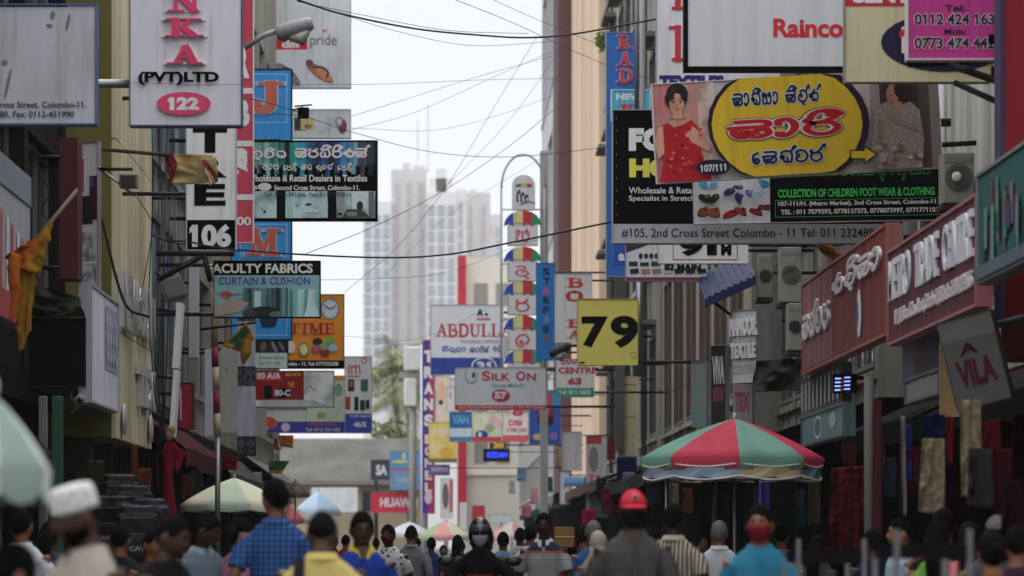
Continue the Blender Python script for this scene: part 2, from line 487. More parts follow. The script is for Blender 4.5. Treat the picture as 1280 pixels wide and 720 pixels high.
# ------------------------------------------------------------------ signs
class Sign:
    """a signboard: an Empty at its foot, panel, frame and lettering in the board's own plane (front = local -y)"""
    def __init__(s, label, box, k, loc, rot, col, frame, fw, th, name, group, rough, cat, pat=None):
        s.box, s.k = box, k
        s.cx, s.by = (box[0] + box[2]) / 2, box[3]
        s.root = thing(name, label, cat, loc, rot, group)
        s.L = 0.002
        s.art = MB()
        u0, u1, v1 = (box[0] - s.cx) * k, (box[2] - s.cx) * k, (s.by - box[1]) * k
        s.th = th
        b = MB()
        b.box(u0, u1, 0, th, 0, v1, col)
        b.build('panel', s.root, False)
        if frame is not None:
            f, g = MB(), fw * k
            f.box(u0 - g, u1 + g, -.018, th + .01, -g, -.001, frame).box(u0 - g, u1 + g, -.018, th + .01, v1 + .001, v1 + g, frame)
            f.box(u0 - g, u0 - .001, -.018, th + .01, 0, v1, frame).box(u1 + .001, u1 + g, -.018, th + .01, 0, v1, frame)
            f.build('frame', s.root, False)
    def uv(s, x, y):
        return ((x - s.cx) * s.k, (s.by - y) * s.k)
    def nl(s):
        s.L += .0013
        return -s.L
    def text(s, body, box, col, bold=.02, out=None, ow=.05, ex=.001, kind=None, name='lettering', keep=False):
        for lay in ((out, bold + ow), (col, bold)):
            if lay[0] is None:
                continue
            if kind:
                vs, fs, bb = stroke_text(kind, body, lay[1] if lay[0] is col else bold + ow * 2)
                ref = stroke_text(kind, body, bold)[2]
            else:
                vs, fs, bb = glyph_text(body, lay[1])
                ref = glyph_text(body, bold)[2]
            u0, v0 = s.uv(box[0], box[3]); u1, v1 = s.uv(box[2], box[1])
            sx_, sy_ = (u1 - u0) / max(ref[2] - ref[0], 1e-6), (v1 - v0) / max(ref[3] - ref[1], 1e-6)
            d = s.nl() - (ex if lay[0] is col else 0)
            b = MB()
            mm = lay[0]
            p = [(u0 + (v[0] - ref[0]) * sx_, d - (v[2] if kind else 0), v0 + (v[1] - ref[1]) * sy_) for v in vs]
            b.add(p, fs, mm)
            if ex > .004:      # raised letters get sides
                n0 = len(p)
                cnt = {}
                for f in fs:
                    for i in range(len(f)):
                        e_ = (f[i], f[(i + 1) % len(f)])
                        key = (min(e_), max(e_))
                        cnt[key] = None if key in cnt else e_
                q = p + [(a[0], -.001, a[2]) for a in p]
                b.add(q, [(e_[1], e_[0], e_[0] + n0, e_[1] + n0) for e_ in cnt.values() if e_], mm)
            me = bpy.data.meshes.new(name)
            me.from_pydata([tuple(v) for v in b.v], [], b.f)
            me.materials.append(mm)
            o = bpy.data.objects.new(name if lay[0] is col else 'letter_outline', me)
            COL.objects.link(o); o.parent = s.root
            if ex > .004: s.L += .002
        return s
    def poly(s, pts, col):
        x0, y0, x1, y1 = s.box
        d = s.nl()
        q = [s.uv(min(max(a, x0), x1), min(max(b, y0), y1)) for a, b in pts]
        s.art.add([(a, d, b) for a, b in q], [tuple(range(len(q)))], col)
        return s
    def rect(s, x0, y0, x1, y1, col):
        return s.poly([(x0, y0), (x0, y1), (x1, y1), (x1, y0)], col)
    def ring(s, x0, y0, x1, y1, t, col):
        return s.rect(x0, y0, x1, y0 + t, col).rect(x0, y1 - t, x1, y1, col).rect(x0, y0 + t, x0 + t, y1 - t, col).rect(x1 - t, y0 + t, x1, y1 - t, col)
    def ell(s, cx, cy, rx, ry, col, rot=0, n=28, sq=1.0):
        c_, s_ = math.cos(R(rot)), math.sin(R(rot))
        pts = []
        for i in range(n):
            a = 2 * math.pi * i / n
            x = math.copysign(abs(math.cos(a)) ** sq, math.cos(a)) * rx; y = math.copysign(abs(math.sin(a)) ** sq, math.sin(a)) * ry
            pts.append((cx + x * c_ - y * s_, cy + x * s_ + y * c_))
        return s.poly(pts, col)
    def line(s, pts, wd, col):
        vs, fs = ribbon(smooth_line(pts), wd)
        d = s.nl()
        s.art.add([(s.uv(p.x, p.y)[0], d, s.uv(p.x, p.y)[1]) for p in vs], fs, col)
        return s
    def arm(s, pys, X, r=.025, m=None, d=.05):
        """steel arms from the board out to the facade at world X"""
        for py in pys:
            u, v = s.uv(s.box[0] if X < s.root.location.x else s.box[2], py)
            xx = X - s.root.location.x
            y = s.th / 2 if d is None else s.th + r + .012
            MB().cyl((0 if abs(u) > abs(xx) else u * .4, y, v), (xx, y, v), r, m or DARKM).build('support_arm', s.root, False, True)
        return s
    def pole(s, px, py0, py1, r, m):
        u, v0 = s.uv(px, py0); v1 = s.uv(px, py1)[1]
        MB().cyl((u, s.th + r + .012, v0), (u, s.th + r + .012, v1), r, m).build('post', s.root, False, True)
        return s
    def done(s, name='artwork'):
        if s.art.f:
            me = bpy.data.meshes.new(name)
            me.from_pydata([tuple(v) for v in s.art.v], [], s.art.f)
            for m in s.art.m: me.materials.append(m)
            me.polygons.foreach_set('material_index', s.art.mi)
            o = bpy.data.objects.new(name, me)
            COL.objects.link(o); o.parent = s.root
        return s

def sign(label, box, Y, col, frame=None, fw=1.2, th=.14, tilt=0, yaw=0, name='shop_sign', group=None, cat='sign'):
    return Sign(label, box, Y / F, W((box[0] + box[2]) / 2, box[3], Y), (0, R(tilt), R(yaw)), col, frame, fw, th, name, group, .5, cat)

def side_sign(label, side, X, Yn, Yf, z0, z1, col, frame=None, fw=3, th=.12, name='shop_sign', group=None, cat='sign'):
    """a board on the facade, its face towards the street; its own units are centimetres, y down"""
    wd, h = abs(Yf - Yn) * 100, (z1 - z0) * 100
    return Sign(label, (0, 0, wd, h), .01, Vector((side * X, (Yn + Yf) / 2, z0)), (0, 0, R(-90 * side)), col, frame, fw, th, name, group, .5, cat)

# ================================================================== the setting
struct('ground', MB().box(-500, 500, -25, 1440, -.3, 0, mat('#4a4844', .9, .4, 0, .4)))
struct('road', MB().box(-2.7, 2.7, -24, 200, .004, .03, mat('#3a3a3b', .85, .4, 0, .8, .3)))
for sd_ in (-1, 1):
    b = MB()
    b.box(sd_ * 2.86, sd_ * 4.9, -24, 200, .004, .15, mat('#6d6a66', .85, .5, 0, 1.2, .3))
    struct('pavement', b)
    b = MB()
    for i in range(112):
        b.box(sd_ * 2.705, sd_ * 2.855, -24 + i * 2, -22.02 + i * 2, .004, .16, mat('#8a8782' if i % 2 else '#7d7a75', .8, .5, 0, 1.0))
    struct('kerb', b)

GOODS = ['#6e2430', '#2c3b6b', '#8c7b45', '#3c5a48', '#7a6a72', '#a59a88', '#43303c', '#20242c', '#8a4b2a', '#40596b']
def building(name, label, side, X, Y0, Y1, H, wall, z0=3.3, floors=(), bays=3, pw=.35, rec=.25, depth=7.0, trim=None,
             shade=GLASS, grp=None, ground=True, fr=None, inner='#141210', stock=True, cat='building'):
    o = side
    root = thing(name, label, cat, (o * X, Y0, 0), group=grp)
    trim = trim or wall
    fr = fr or mat('#6a665f', .6, .4)
    b = MB()
    b.box(o * (X + rec), o * (X + depth), Y0, Y1, z0, H, wall)
    edges = [Y0 + (Y1 - Y0) * i / bays for i in range(bays + 1)]
    for i, y in enumerate(edges):
        a = y if i == 0 else y - pw / 2
        c = y if i == bays else y + pw / 2
        if i == 0: c = y + pw
        if i == bays: a = y - pw
        b.box(o * X, o * (X + rec - .002), a, c, z0, H, trim)
    zs = [z0] + [z for f in floors for z in f] + [H]
    for i in range(0, len(zs), 2):
        for j in range(bays):
            y0_ = edges[j] + (pw if j == 0 else pw / 2); y1_ = edges[j + 1] - (pw if j == bays - 1 else pw / 2)
            if zs[i + 1] - zs[i] > .02:
                b.box(o * (X + min(.04, rec * .3)), o * (X + rec - .002), y0_ + .002, y1_ - .002, zs[i], zs[i + 1], wall)
    b.box(o * (X - .12), o * (X + rec), Y0 + .01, Y1 - .01, H + .002, H + .25, trim)
    for f in floors:
        b.box(o * (X - .06), o * (X - .002), Y0 + .02, Y1 - .02, f[0] - .16, f[0] - .05, trim)
    b.build('wall', root)
    for f in floors:
        for j in range(bays):
            y0_ = edges[j] + (pw if j == 0 else pw / 2) + .004; y1_ = edges[j + 1] - (pw if j == bays - 1 else pw / 2) - .004
            q = MB()
            xa, xb = o * (X + rec - .08), o * (X + rec - .03)
            q.box(xa, xb, y0_, y1_, f[0] + .004, f[0] + .07, fr).box(xa, xb, y0_, y1_, f[1] - .07, f[1] - .004, fr)
            n = max(1, int((y1_ - y0_) / 1.1))
            for t in range(n + 1):
                yy = y0_ + (y1_ - y0_ - .06) * t / n
                q.box(xa, xb, yy, yy + .06, f[0] + .072, f[1] - .072, fr)
            wn = q.build('window', root)
            p = MB().box(o * (X + rec - .025), o * (X + rec - .008), y0_, y1_, f[0] + .02, f[1] - .02, shade).build('pane', None)
            p.data.transform(Matrix.Translation(-root.location)); p.parent = wn
    if ground:
        g = mat(inner, .8, .5)  # interior walls coloured dark to deepen the shop shade
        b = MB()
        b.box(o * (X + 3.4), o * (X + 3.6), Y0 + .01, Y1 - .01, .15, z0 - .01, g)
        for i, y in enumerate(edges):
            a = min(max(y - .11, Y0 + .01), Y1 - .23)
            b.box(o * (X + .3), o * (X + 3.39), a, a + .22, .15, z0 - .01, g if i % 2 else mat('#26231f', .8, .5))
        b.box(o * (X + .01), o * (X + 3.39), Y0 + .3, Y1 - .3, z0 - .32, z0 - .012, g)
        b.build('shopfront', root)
        if stock:
            b = MB()
            rr = random.Random(int(Y0 * 10))
            for j in range(bays):
                y = edges[j] + .3
                while y < edges[j + 1] - .5:
                    wd = rr.uniform(.25, .5)
                    for z in (.6, 1.15, 1.7, 2.25):
                        if rr.random() < .8:
                            hh = rr.uniform(.25, .48)
                            b.box(o * (X + rr.uniform(1.2, 2.6)), o * (X + 3.3), y, y + wd - .03, z, z + hh, cloth(rr.choice(GOODS)))
                    y += wd
            s_ = b.build('shelved_goods', root)
            s_['kind'] = 'stuff'
    return root

G = 'shop buildings along the street'
LB1 = building('shop_building', 'dark grey shop building at the left edge, below the big blank grey signboard', -1, 4.6, 19, 43.3, 10, mat('#1f1e1d', .8, .5, 0, .7), floors=[(4.2, 6), (7, 9)], bays=6, grp=G)  # wall coloured near black to stand in for a deeply shaded void
# olive clad building
r = thing('shop_building', 'olive beige panel clad building with raised metal letters', 'building', (-4, 43.4, 0), group=G)
OL = mat('#d0c7a8', .6, .5, 0, .9, 0, 'streak', '#b9b091', 3.0)
OD = mat('#6f6a3c', .7, .4, 0, .9)  # darker olive puts the shade under the signs into the colour
b = MB()
b.box(-4.06, -11, 43.42, 48.6, 2.72, 16, OD)
b.build('wall', r)
b = MB()
for i in range(5):
    for k, (za, zb) in enumerate(((2.7, 4.0), (4.015, 6.3), (6.315, 9.2), (9.215, 12.2), (12.215, 16))):
        b.box(-4.057, -4.0, 43.4 + i * 1.04, 43.4 + i * 1.04 + 1.028, za, zb, OL)
b.box(-4.06, -11, 43.36, 43.415, 3.05, 16, OD)
b.build('cladding', r)
b = MB()
b.box(-7.2, -7, 43.5, 48.5, .15, 2.7, mat('#262320', .8, .5))
for y in (43.5, 46, 48.3):
    b.box(-7, -4.3, y, y + .2, .15, 2.7, mat('#3b382f', .8, .5))
b.build('shopfront', r)
LETW = mat('#b9b9ba', .35, .2, .3)
def raised(root, txt, y0, y1, z0, z1, x, side, m, bold=.05, ex=.07):
    vs, fs, bb = glyph_text(txt, bold)
    o = -side
    sy = (y1 - y0) / (bb[2] - bb[0]); sz = (z1 - z0) / (bb[3] - bb[1])
    P = lambda v, d: Vector((x + o * d, (y0 + (v[0] - bb[0]) * sy) if side < 0 else (y1 - (v[0] - bb[0]) * sy), z0 + (v[1] - bb[1]) * sz))
    p = [P(v, ex) for v in vs]
    cnt = {}
    for f in fs:
        for i in range(len(f)):
            e_ = (f[i], f[(i + 1) % len(f)]); k = (min(e_), max(e_))
            cnt[k] = None if k in cnt else e_
    q = p + [P(v, .003) for v in vs]
    b = MB().add(p, fs, m); b.add(q, [(c[0], c[1], c[1] + len(p), c[0] + len(p)) for c in cnt.values() if c], m)
    return b.build('lettering', root)
raised(r, 'NEW', 43.6, 45.9, 4.05, 4.75, -4, -1, LETW)
raised(r, 'SUN', 46.2, 48.4, 4.1, 4.72, -4, -1, LETW)
raised(r, 'TEX', 46, 48.5, 3.2, 3.72, -4, -1, LETW)
for y in (44.1, 48.0):
    MB().ball((-3.96, y, 2.95), (.03, .2, .2), LETW).build('round_plate', r, True, True)

LB3 = building('shop_building', 'grey and teal glass shop building behind the hanging cables', -1, 4.2, 48.7, 58, 13, mat('#8b8e92', .6, .5, 0, .8, 0, 'streak', '#63645f', 2.0), floors=[(3.6, 6.2), (7, 9)], bays=4, pw=.12, rec=.12, shade=mat('#5f7f84', .25, .3), grp=G)
LB4 = building('shop_building', 'plain grey shop building hidden behind the fabric signs', -1, 4.25, 58.1, 75, 12, mat('#99938a', .7, .5, 0, .6), floors=[(4, 6), (7.4, 9.4)], bays=5, grp=G)
LB5 = building('shop_building', 'pale shop building at the far end of the left row, under the sandal billboard', -1, 4.3, 75.1, 92, 17, mat('#a9a59c', .7, .5, 0, .6), floors=[(4, 6), (7.4, 9.4), (11, 13)], bays=5, grp=G)
# right side
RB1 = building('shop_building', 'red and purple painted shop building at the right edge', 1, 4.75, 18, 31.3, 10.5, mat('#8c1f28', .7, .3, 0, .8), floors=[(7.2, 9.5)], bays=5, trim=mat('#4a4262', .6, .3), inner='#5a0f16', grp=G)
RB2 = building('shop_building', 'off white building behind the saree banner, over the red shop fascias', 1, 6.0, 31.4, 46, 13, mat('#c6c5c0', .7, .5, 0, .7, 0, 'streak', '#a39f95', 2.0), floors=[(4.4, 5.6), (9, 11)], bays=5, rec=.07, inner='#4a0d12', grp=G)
RB3 = building('shop_building', 'dingy grey building with air conditioners and a blue awning on the right', 1, 5.5, 46.1, 60, 12, mat('#8d8b82', .8, .6, 0, .7, .2, 'streak', '#5f5b52', 2.0), floors=[(3.7, 5.5), (6.2, 9)], bays=5, rec=.07, grp=G)
RB4 = building('shop_building', 'stained building with tall pale pilasters and brown shutters behind the 79 sign', 1, 5.0, 60.1, 84, 17, mat('#7b7770', .8, .6, 0, .7), floors=[(4, 7.4), (9, 12)], bays=6, pw=.8, rec=.07, trim=mat('#c9c5ba', .8, .6, 0, .9, .2, 'streak', '#948e82', 2.5), shade=mat('#5a3a2c', .7, .4), grp=G)
RB5 = building('shop_building', 'tall weathered concrete building behind the tall blue sign with raised red letters', 1, 4.9, 84.1, 112, 25, mat('#bdbab3', .85, .7, 0, .5, .2, 'streak', '#7d7971', 1.6), floors=[(4, 6.4), (8, 10), (11.5, 13.2), (15, 16.6), (18, 20)], bays=7, pw=.7, rec=.08, trim=mat('#cfcbc2', .85, .7, 0, .6, .2, 'streak', '#8f8a80', 2.0), grp=G)
RB6 = building('shop_building', 'plain peach coloured tall building in the middle of the right row', 1, 4.7, 112.1, 137, 32, mat('#ecd0b4', .7, .4, 0, .3, 0, 'streak', '#d8bda2', .8), floors=[], bays=1, pw=.6, grp=G)
RB7 = building('office_tower', 'tall dark glazed office block with white floor bands and a brown end pier', 1, 4.75, 137.1, 182, 42, mat('#c8c9cc', .6, .2, 0, .3), floors=[(4, 8), (9.5, 13.5), (15.5, 20.5), (22.5, 28.5), (30.5, 36)], bays=5, pw=.4, rec=.6, trim=mat('#cfd0d3', .6, .2, 0, .3), shade=mat('#3a393d', .3, .2), grp=G)
MB().box(4.2, 4.74, 137.15, 143.5, 3.4, 42, mat('#6a4f50', .7, .2, 0, .3)).build('end_pier', RB7)
RB8 = building('shop_building', 'low pale shop building at the far end of the right row', 1, 4.7, 182.1, 238, 12, mat('#b3b0ab', .7, .4, 0, .4), floors=[(4, 6), (8, 10)], bays=8, grp=G)
# coping with a plant on the concrete building
b = MB()
for i in range(90):
    c = W(752 + random.gauss(0, 3), 52 + random.gauss(0, 4), 83.6)
    a = Vector((random.gauss(0, 1), random.gauss(0, 1), random.gauss(0, 1))).normalized() * .12
    d = Vector((random.gauss(0, 1), random.gauss(0, 1), random.gauss(0, 1))).normalized() * .05
    b.add([c - a, c + d, c + a, c - d], [(0, 1, 2, 3)], mat('#8fa05a', .7, .1))
tag(b.build('wild_plant', None), 'small yellow green plant sprouting from the concrete beside the tall blue sign', 'plant')
# window hoods, pipes and ledges break up the concrete face
for k in range(7):
    for z in (6.6, 10.2, 13.4, 16.8):
        MB().box(4.55, 4.895, 84.9 + k * 4, 87.2 + k * 4, z, z + .12, mat('#8a867e', .85, .7, 0, .6)).build('window_hood', RB5)
for y in (88, 97, 106):
    MB().cyl((4.8, y, 3.5), (4.8, y, 24), .07, mat('#6f6d68', .6, .4)).build('drain_pipe', RB5, smooth=True)
b = MB()
b.box(4.1, 4.895, 83.75, 84.05, 11.2, 11.75, mat('#77746e', .85, .7, 0, .6)).box(3.9, 4.1, 83.75, 84.05, 3.6, 11.75, mat('#77746e', .85, .7, 0, .6))
b.build('balcony_pier', RB5)

# end of the street: low house under a corrugated roof
r = thing('low_house', 'low beige house under a wide grey corrugated roof closing the street', 'house', (-6, 212, 0))
b = MB().box(-11.5, -1.6, 212, 222, 0, 5.2, mat('#b9a78e', .8, .4, 0, .4))
b.build('wall', r)
b = MB()
n = 60
RF = mat('#7c7b76', .85, .6, 0, .5, .2, 'streak', '#686660', 1.0)
for i in range(n):
    x0 = -12.4 + 11.2 * i / n; x1 = -12.4 + 11.2 * (i + 1) / n; xm = (x0 + x1) / 2
    for (a, c, da, dc) in ((x0, xm, 0, .06), (xm, x1, .06, 0)):
        b.add([(a, 211.2, 5.1 + da), (c, 211.2, 5.1 + dc), (c, 217, 7.75 + dc), (a, 217, 7.75 + da)], [(0, 1, 2, 3)], RF)
        b.add([(a, 222.8, 5.1 + da), (c, 222.8, 5.1 + dc), (c, 217, 7.75 + dc), (a, 217, 7.75 + da)], [(0, 3, 2, 1)], RF)
b.box(-12.4, -1.2, 211.15, 211.25, 4.9, 5.12, mat('#8a8178', .7, .4))
b.build('roof', r)
for x in (-9.6, -7.4, -4.6, -2.6):
    f = MB().box(x - .5, x + .5, 211.93, 211.99, 3.3, 4.6, mat('#8d8478', .7, .3)).build('window', r)
    p = MB().box(x - .42, x + .42, 211.9, 211.925, 3.38, 4.52, GLASS).build('pane', None)
    p.data.transform(Matrix.Translation(-r.location)); p.parent = f

# cream building with a red fin beyond the junction
r = thing('corner_building', 'cream building with a tall red fin beyond the end of the street', 'building', (2, 240, 0))
b = MB().box(.85, 4.6, 240, 252, 0, 20.5, mat('#d8d2c4', .7, .25, 0, .3))
for z in (6, 9.5, 13, 16.5):
    b.box(.8, 4.65, 239.8, 239.99, z, z + .3, mat('#e4e0d6', .7, .25, 0, .3))
b.build('wall', r)
MB().box(.64, 1.2, 239.2, 239.75, 2, 20.6, mat('#b32a38', .6, .2)).build('fin', r)
for i in range(4):
    for j in range(2):
        x, z = 1.75 + j * 1.45, 6.8 + i * 3.5
        MB().box(x, x + .9, 239.94, 239.99, z, z + 1.5, mat('#77756f', .5, .3)).build('window', r)
# white building right behind it
r = thing('corner_building', 'white apartment front with stained edges behind the umbrella sign column', 'building', (4, 256, 0))
MB().box(2.6, 7.5, 256, 268, 0, 15.5, mat('#c9cbcd', .7, .3, 0, .3)).build('wall', r)
for i in range(4):
    MB().box(3, 4.4, 255.9, 255.99, 2.5 + i * 3.2, 4.2 + i * 3.2, mat('#6d7276', .4, .3)).build('window', r)

# far towers and masts, colours paled in place of thicker haze
def tower(label, px0, px1, pyt, Y, m, cols, rows, wm, ph=9, wfrac=.6, steps=(), pyb=470, dep=18):
    a, c = W(px0, pyt, Y), W(px1, pyt, Y)
    r = thing('apartment_tower', label, 'tower', ((a.x + c.x) / 2, Y, 0), group='apartment towers in the haze')
    b = MB().box(a.x, c.x, Y, Y + dep, 0, a.z, m)
    for (q0, q1, qt) in steps:
        u, v = W(q0, qt, Y), W(q1, qt, Y)
        b.box(u.x, v.x, Y + 2, Y + dep - 3, a.z - .5, u.z, m)
    b.build('wall', r)
    cw = (c.x - a.x) / cols
    z1 = a.z - 5
    me = None
    for i in range(cols):
        for j in range(rows):
            x = a.x + cw * (i + .5); z = z1 - j * 16.6 * Y / F
            q = MB().box(x - cw * wfrac / 2, x + cw * wfrac / 2, Y - .5, Y - .02, z - 2.3, z + .9, wm)
            q.build('window', r)
    return r
TY = 1150
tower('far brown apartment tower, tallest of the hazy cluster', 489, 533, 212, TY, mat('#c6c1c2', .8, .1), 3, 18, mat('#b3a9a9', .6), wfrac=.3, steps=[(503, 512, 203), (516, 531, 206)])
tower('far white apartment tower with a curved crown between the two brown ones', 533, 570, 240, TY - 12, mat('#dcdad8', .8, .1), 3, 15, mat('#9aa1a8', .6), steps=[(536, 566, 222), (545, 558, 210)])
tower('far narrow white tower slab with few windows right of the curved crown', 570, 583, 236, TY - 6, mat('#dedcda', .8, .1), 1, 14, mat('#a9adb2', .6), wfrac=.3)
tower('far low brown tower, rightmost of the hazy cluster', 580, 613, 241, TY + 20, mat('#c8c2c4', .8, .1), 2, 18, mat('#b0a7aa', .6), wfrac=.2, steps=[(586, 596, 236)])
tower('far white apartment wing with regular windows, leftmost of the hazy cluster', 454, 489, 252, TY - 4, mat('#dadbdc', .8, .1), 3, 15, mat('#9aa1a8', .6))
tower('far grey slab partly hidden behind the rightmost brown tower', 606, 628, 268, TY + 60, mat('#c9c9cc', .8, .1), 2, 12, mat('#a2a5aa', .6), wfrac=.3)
for px, pt in ((522, 150), (535, 130)):
    p = W(px, pt, TY + 8); q = W(px, 215, TY + 8)
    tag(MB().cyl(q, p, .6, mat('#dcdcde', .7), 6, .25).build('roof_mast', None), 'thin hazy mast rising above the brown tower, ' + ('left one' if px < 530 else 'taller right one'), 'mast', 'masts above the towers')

# palms and bushes beyond the junction
def palm(label, px, Y, pyt, spread, n=18, seed=1):
    rr = random.Random(seed)
    top = W(px, pyt, Y)
    r = thing('palm_tree', label, 'tree', (top.x, Y, 0), group='palms beyond the junction')
    pts = [(top.x + .5 * math.sin(i * .5), Y, top.z * i / 6) for i in range(7)]
    pts[-1] = tuple(top)
    MB().loft(pts, [.24 - .015 * i for i in range(7)], mat('#6b6257', .9, .4), 8).build('trunk', r, True, True)
    b = MB()
    gm = [mat('#7d8258', .7, .1), mat('#96946a', .7, .1), mat('#666f4a', .7, .1)]  # leaf greens lightened to stand in for distance haze
    for i in range(n):
        az = 2 * math.pi * i / n + rr.uniform(-.2, .2); el = rr.uniform(-.35, 1.1)
        d = Vector((math.cos(az) * math.cos(el), math.sin(az) * math.cos(el), math.sin(el)))
        p, st = top.copy(), spread / 12
        for k in range(13):
            q = p + d * st
            d = (d + Vector((0, 0, -.13))).normalized()
            sd2 = d.cross(Vector((0, 0, 1))).normalized()
            ln = spread * .28 * math.sin(math.pi * min(1, (k + 1.5) / 14))
            for s_ in (-1, 1):
                for t in (0, .5):
                    o = p.lerp(q, t)
                    tip = o + sd2 * s_ * ln + d * ln * .5 + Vector((0, 0, -ln * rr.uniform(.3, .8)))
                    b.add([o, o + d * st * .34, tip], [(0, 1, 2)], gm[(i + k) % 3])
            b.add([p + sd2 * .03, p - sd2 * .03, q - sd2 * .02, q + sd2 * .02], [(0, 1, 2, 3)], gm[1])
            p = q
    b.build('crown', r)
palm('coconut palm with drooping fronds seen beside the white upright sign', 490, 262, 462, 4.8, 26, 3)
palm('lower coconut palm partly behind the grey corrugated roof', 507, 285, 500, 4.0, 22, 5)
b = MB()
for i in range(380):
    c = W(random.uniform(462, 520), 548 + random.gauss(0, 9) - 5, 245 + random.random() * 8)
    a = Vector((random.gauss(0, 1), random.gauss(0, 1), random.gauss(0, 1))).normalized() * .3
    d = Vector((random.gauss(0, 1), random.gauss(0, 1), random.gauss(0, 1))).normalized() * .13
    b.add([c - a, c + d, c + a, c - d], [(0, 1, 2, 3)], mat(random.choice(['#6f7652', '#858660', '#59633f']), .7, .1))
r = thing('bush_tree', 'bushy tree crown just above the grey corrugated roof', 'tree', (-3.6, 250, 0))
MB().cyl((-3.6, 250, 0), (-3.6, 250, 8.6), .2, mat('#5c5247', .9)).build('trunk', r)
b.build('crown', r)

# haze over the whole place
hz = bpy.data.materials.new('haze'); hz.use_nodes = True
n_ = hz.node_tree.nodes; n_.remove(n_['Principled BSDF'])
pv = n_.new('ShaderNodeVolumePrincipled')
pv.inputs['Color'].default_value = (.95, .96, .98, 1)
pv.inputs['Density'].default_value = .00016
hz.node_tree.links.new(pv.outputs[0], n_['Material Output'].inputs['Volume'])
h = MB().box(-505, 505, -30, 1450, -1.3, 175, hz).build('haze', None)
h['kind'] = 'stuff'

# ================================================================== signs
GL = 'signs hung over the street on the left'
GR = 'signs hung over the street on the right'
GF = 'small far signs down the street'
c = lambda h: mat(h, .5, .3, 0, 2.0)
BLK, WHT, RED, NAVY = mat('#09090a', .8, .1), c('#d6d7da'), c('#a92632'), c('#1d2350')
SILVER = mat('#a9abb0', .4, .15, .2, 2.0)
def extend(y0, dy): return y0 - dy

# --- left, near
s = sign('big blank weathered grey signboard with an address line, at the top left corner', (-150, 7, 119, 154), 33, mat('#a6a8ad', .5, .35, 0, 2.5), mat('#43597f', .5, .2), 2.2, group=GL)
s.rect(-150, 7, 84, 8.5, BLK).rect(-150, 0.5, 84, 7, BLK)
for x, y, rx, ry in ((66, 19, 3, 5), (85, 28, 2, 11), (6, 78, 4, 3), (10, 105, 2, 20), (62, 32, 4, 2)):
    s.ell(x, y, rx, ry, mat('#7d7e82', .7, .3), 12)
s.text('12, 2nd Cross Street, Colombo-11.', (-40, 127, 108, 136), c('#2a2d33'), .02)
s.text('Tel: 0112-473880, Fax: 0112-451990', (-66, 139, 93, 148), c('#33363c'), .02)
s.arm([60, 130], -4.6).done()

s = sign('tall grey sign with pink serif letters above a pink 122 oval', (163, -210, 301, 156), 36, mat('#b5b6bb', .5, .25, 0, 2.0), mat('#3f4a61', .5, .2), 1.6, .2, group=GL)
PK = c('#b8365c')
for ch, (x0, y0, x1, y1) in (('L', (207, -118, 253, -88)), ('A', (205, -82, 256, -52)), ('N', (205, -14, 256, 17)), ('K', (204, 23, 257, 48)), ('A', (206, 56, 256, 82))):
    s.text(ch, (x0 + 3, y0, x1 - 2, y1), PK, .24, WHT, .045, .03, 'slab')
s.text('(PVT)LTD', (173, 90, 274, 107), BLK, .05)
s.ell(230, 130, 34, 14.5, c('#bb3a5e')).text('122', (210, 122, 249, 138), WHT, .06, None)
s.line([(163, 104), (220, 105.5), (240, 107), (301, 106)], .5, DARKM)
s.arm([103], -4.5, .045, STEEL, None).done()

s = sign('black and white vertical sign with block letters and the number 106', (233.5, -60, 294, 313), 44, mat('#cfcfcd', .5, .2, 0, 2.0), c('#9b9ca0'), 1, .2, group=GL)
s.text('T', (241, 157, 284, 191), BLK, .06).text('R', (243, 196, 284, 222), BLK, .05).text('E', (243, 230, 282, 257), BLK, .045)
s.text('O', (243, 110, 284, 146), BLK, .05).text('S', (243, 60, 284, 100), BLK, .05)
s.rect(234, 275, 294, 312, BLK).text('106', (237, 280, 289, 309), WHT, .05)
s.arm([120, 240], -4.1).done()
# bracket frame below it
b = MB()
for p, q in (((195, 317), (293, 317)), ((198, 350), (252, 320)), ((255, 318), (263, 352))):
    b.cyl(W(*p, 43.8), W(*q, 43.8), .035, DARKM)
tag(b.build('sign_bracket', None, smooth=True), 'black steel angle bracket under the number 106 sign', 'bracket')

s = sign('narrow red vertical sign with white letters just right of the 106 sign', (284, -40, 316, 303), 50, c('#a83a4c'), c('#c9c3c3'), .9, .16, group=GL)
for y in (110, 176, 243): s.rect(284, y, 316, y + 7, c('#c3c6cb'))
s.text('S', (290, 185, 310, 229), WHT, .09).text('00', (296, 271, 314, 282), WHT, .03).text('B', (296, 125, 312, 158), WHT, .07).text('R', (296, 58, 312, 98), WHT, .07)
s.arm([150, 246], -4.2).done()

s = sign('tall bright blue vertical sign with brown serif letters J and M', (290, 87, 364, 424), 60, c('#2f7fbd'), BLK, 1, .18, group=GL)
LB = c('#8fb9d8')
for y0, y1 in ((92, 154), (280, 322), (330, 420)):
    s.ring(300, y0, 359, y1, 1.3, LB)
s.text('J', (311, 101, 355, 143), c('#a8584c'), .32, LB, .04, .002, 'slab').text('M', (305, 284, 352, 321), c('#a8523f'), .28, LB, .04, .002, 'slab')
s.poly([(324, 398), (348, 398), (344, 408), (328, 408)], NAVY)
s.arm([200, 300, 380], -4.25).done()

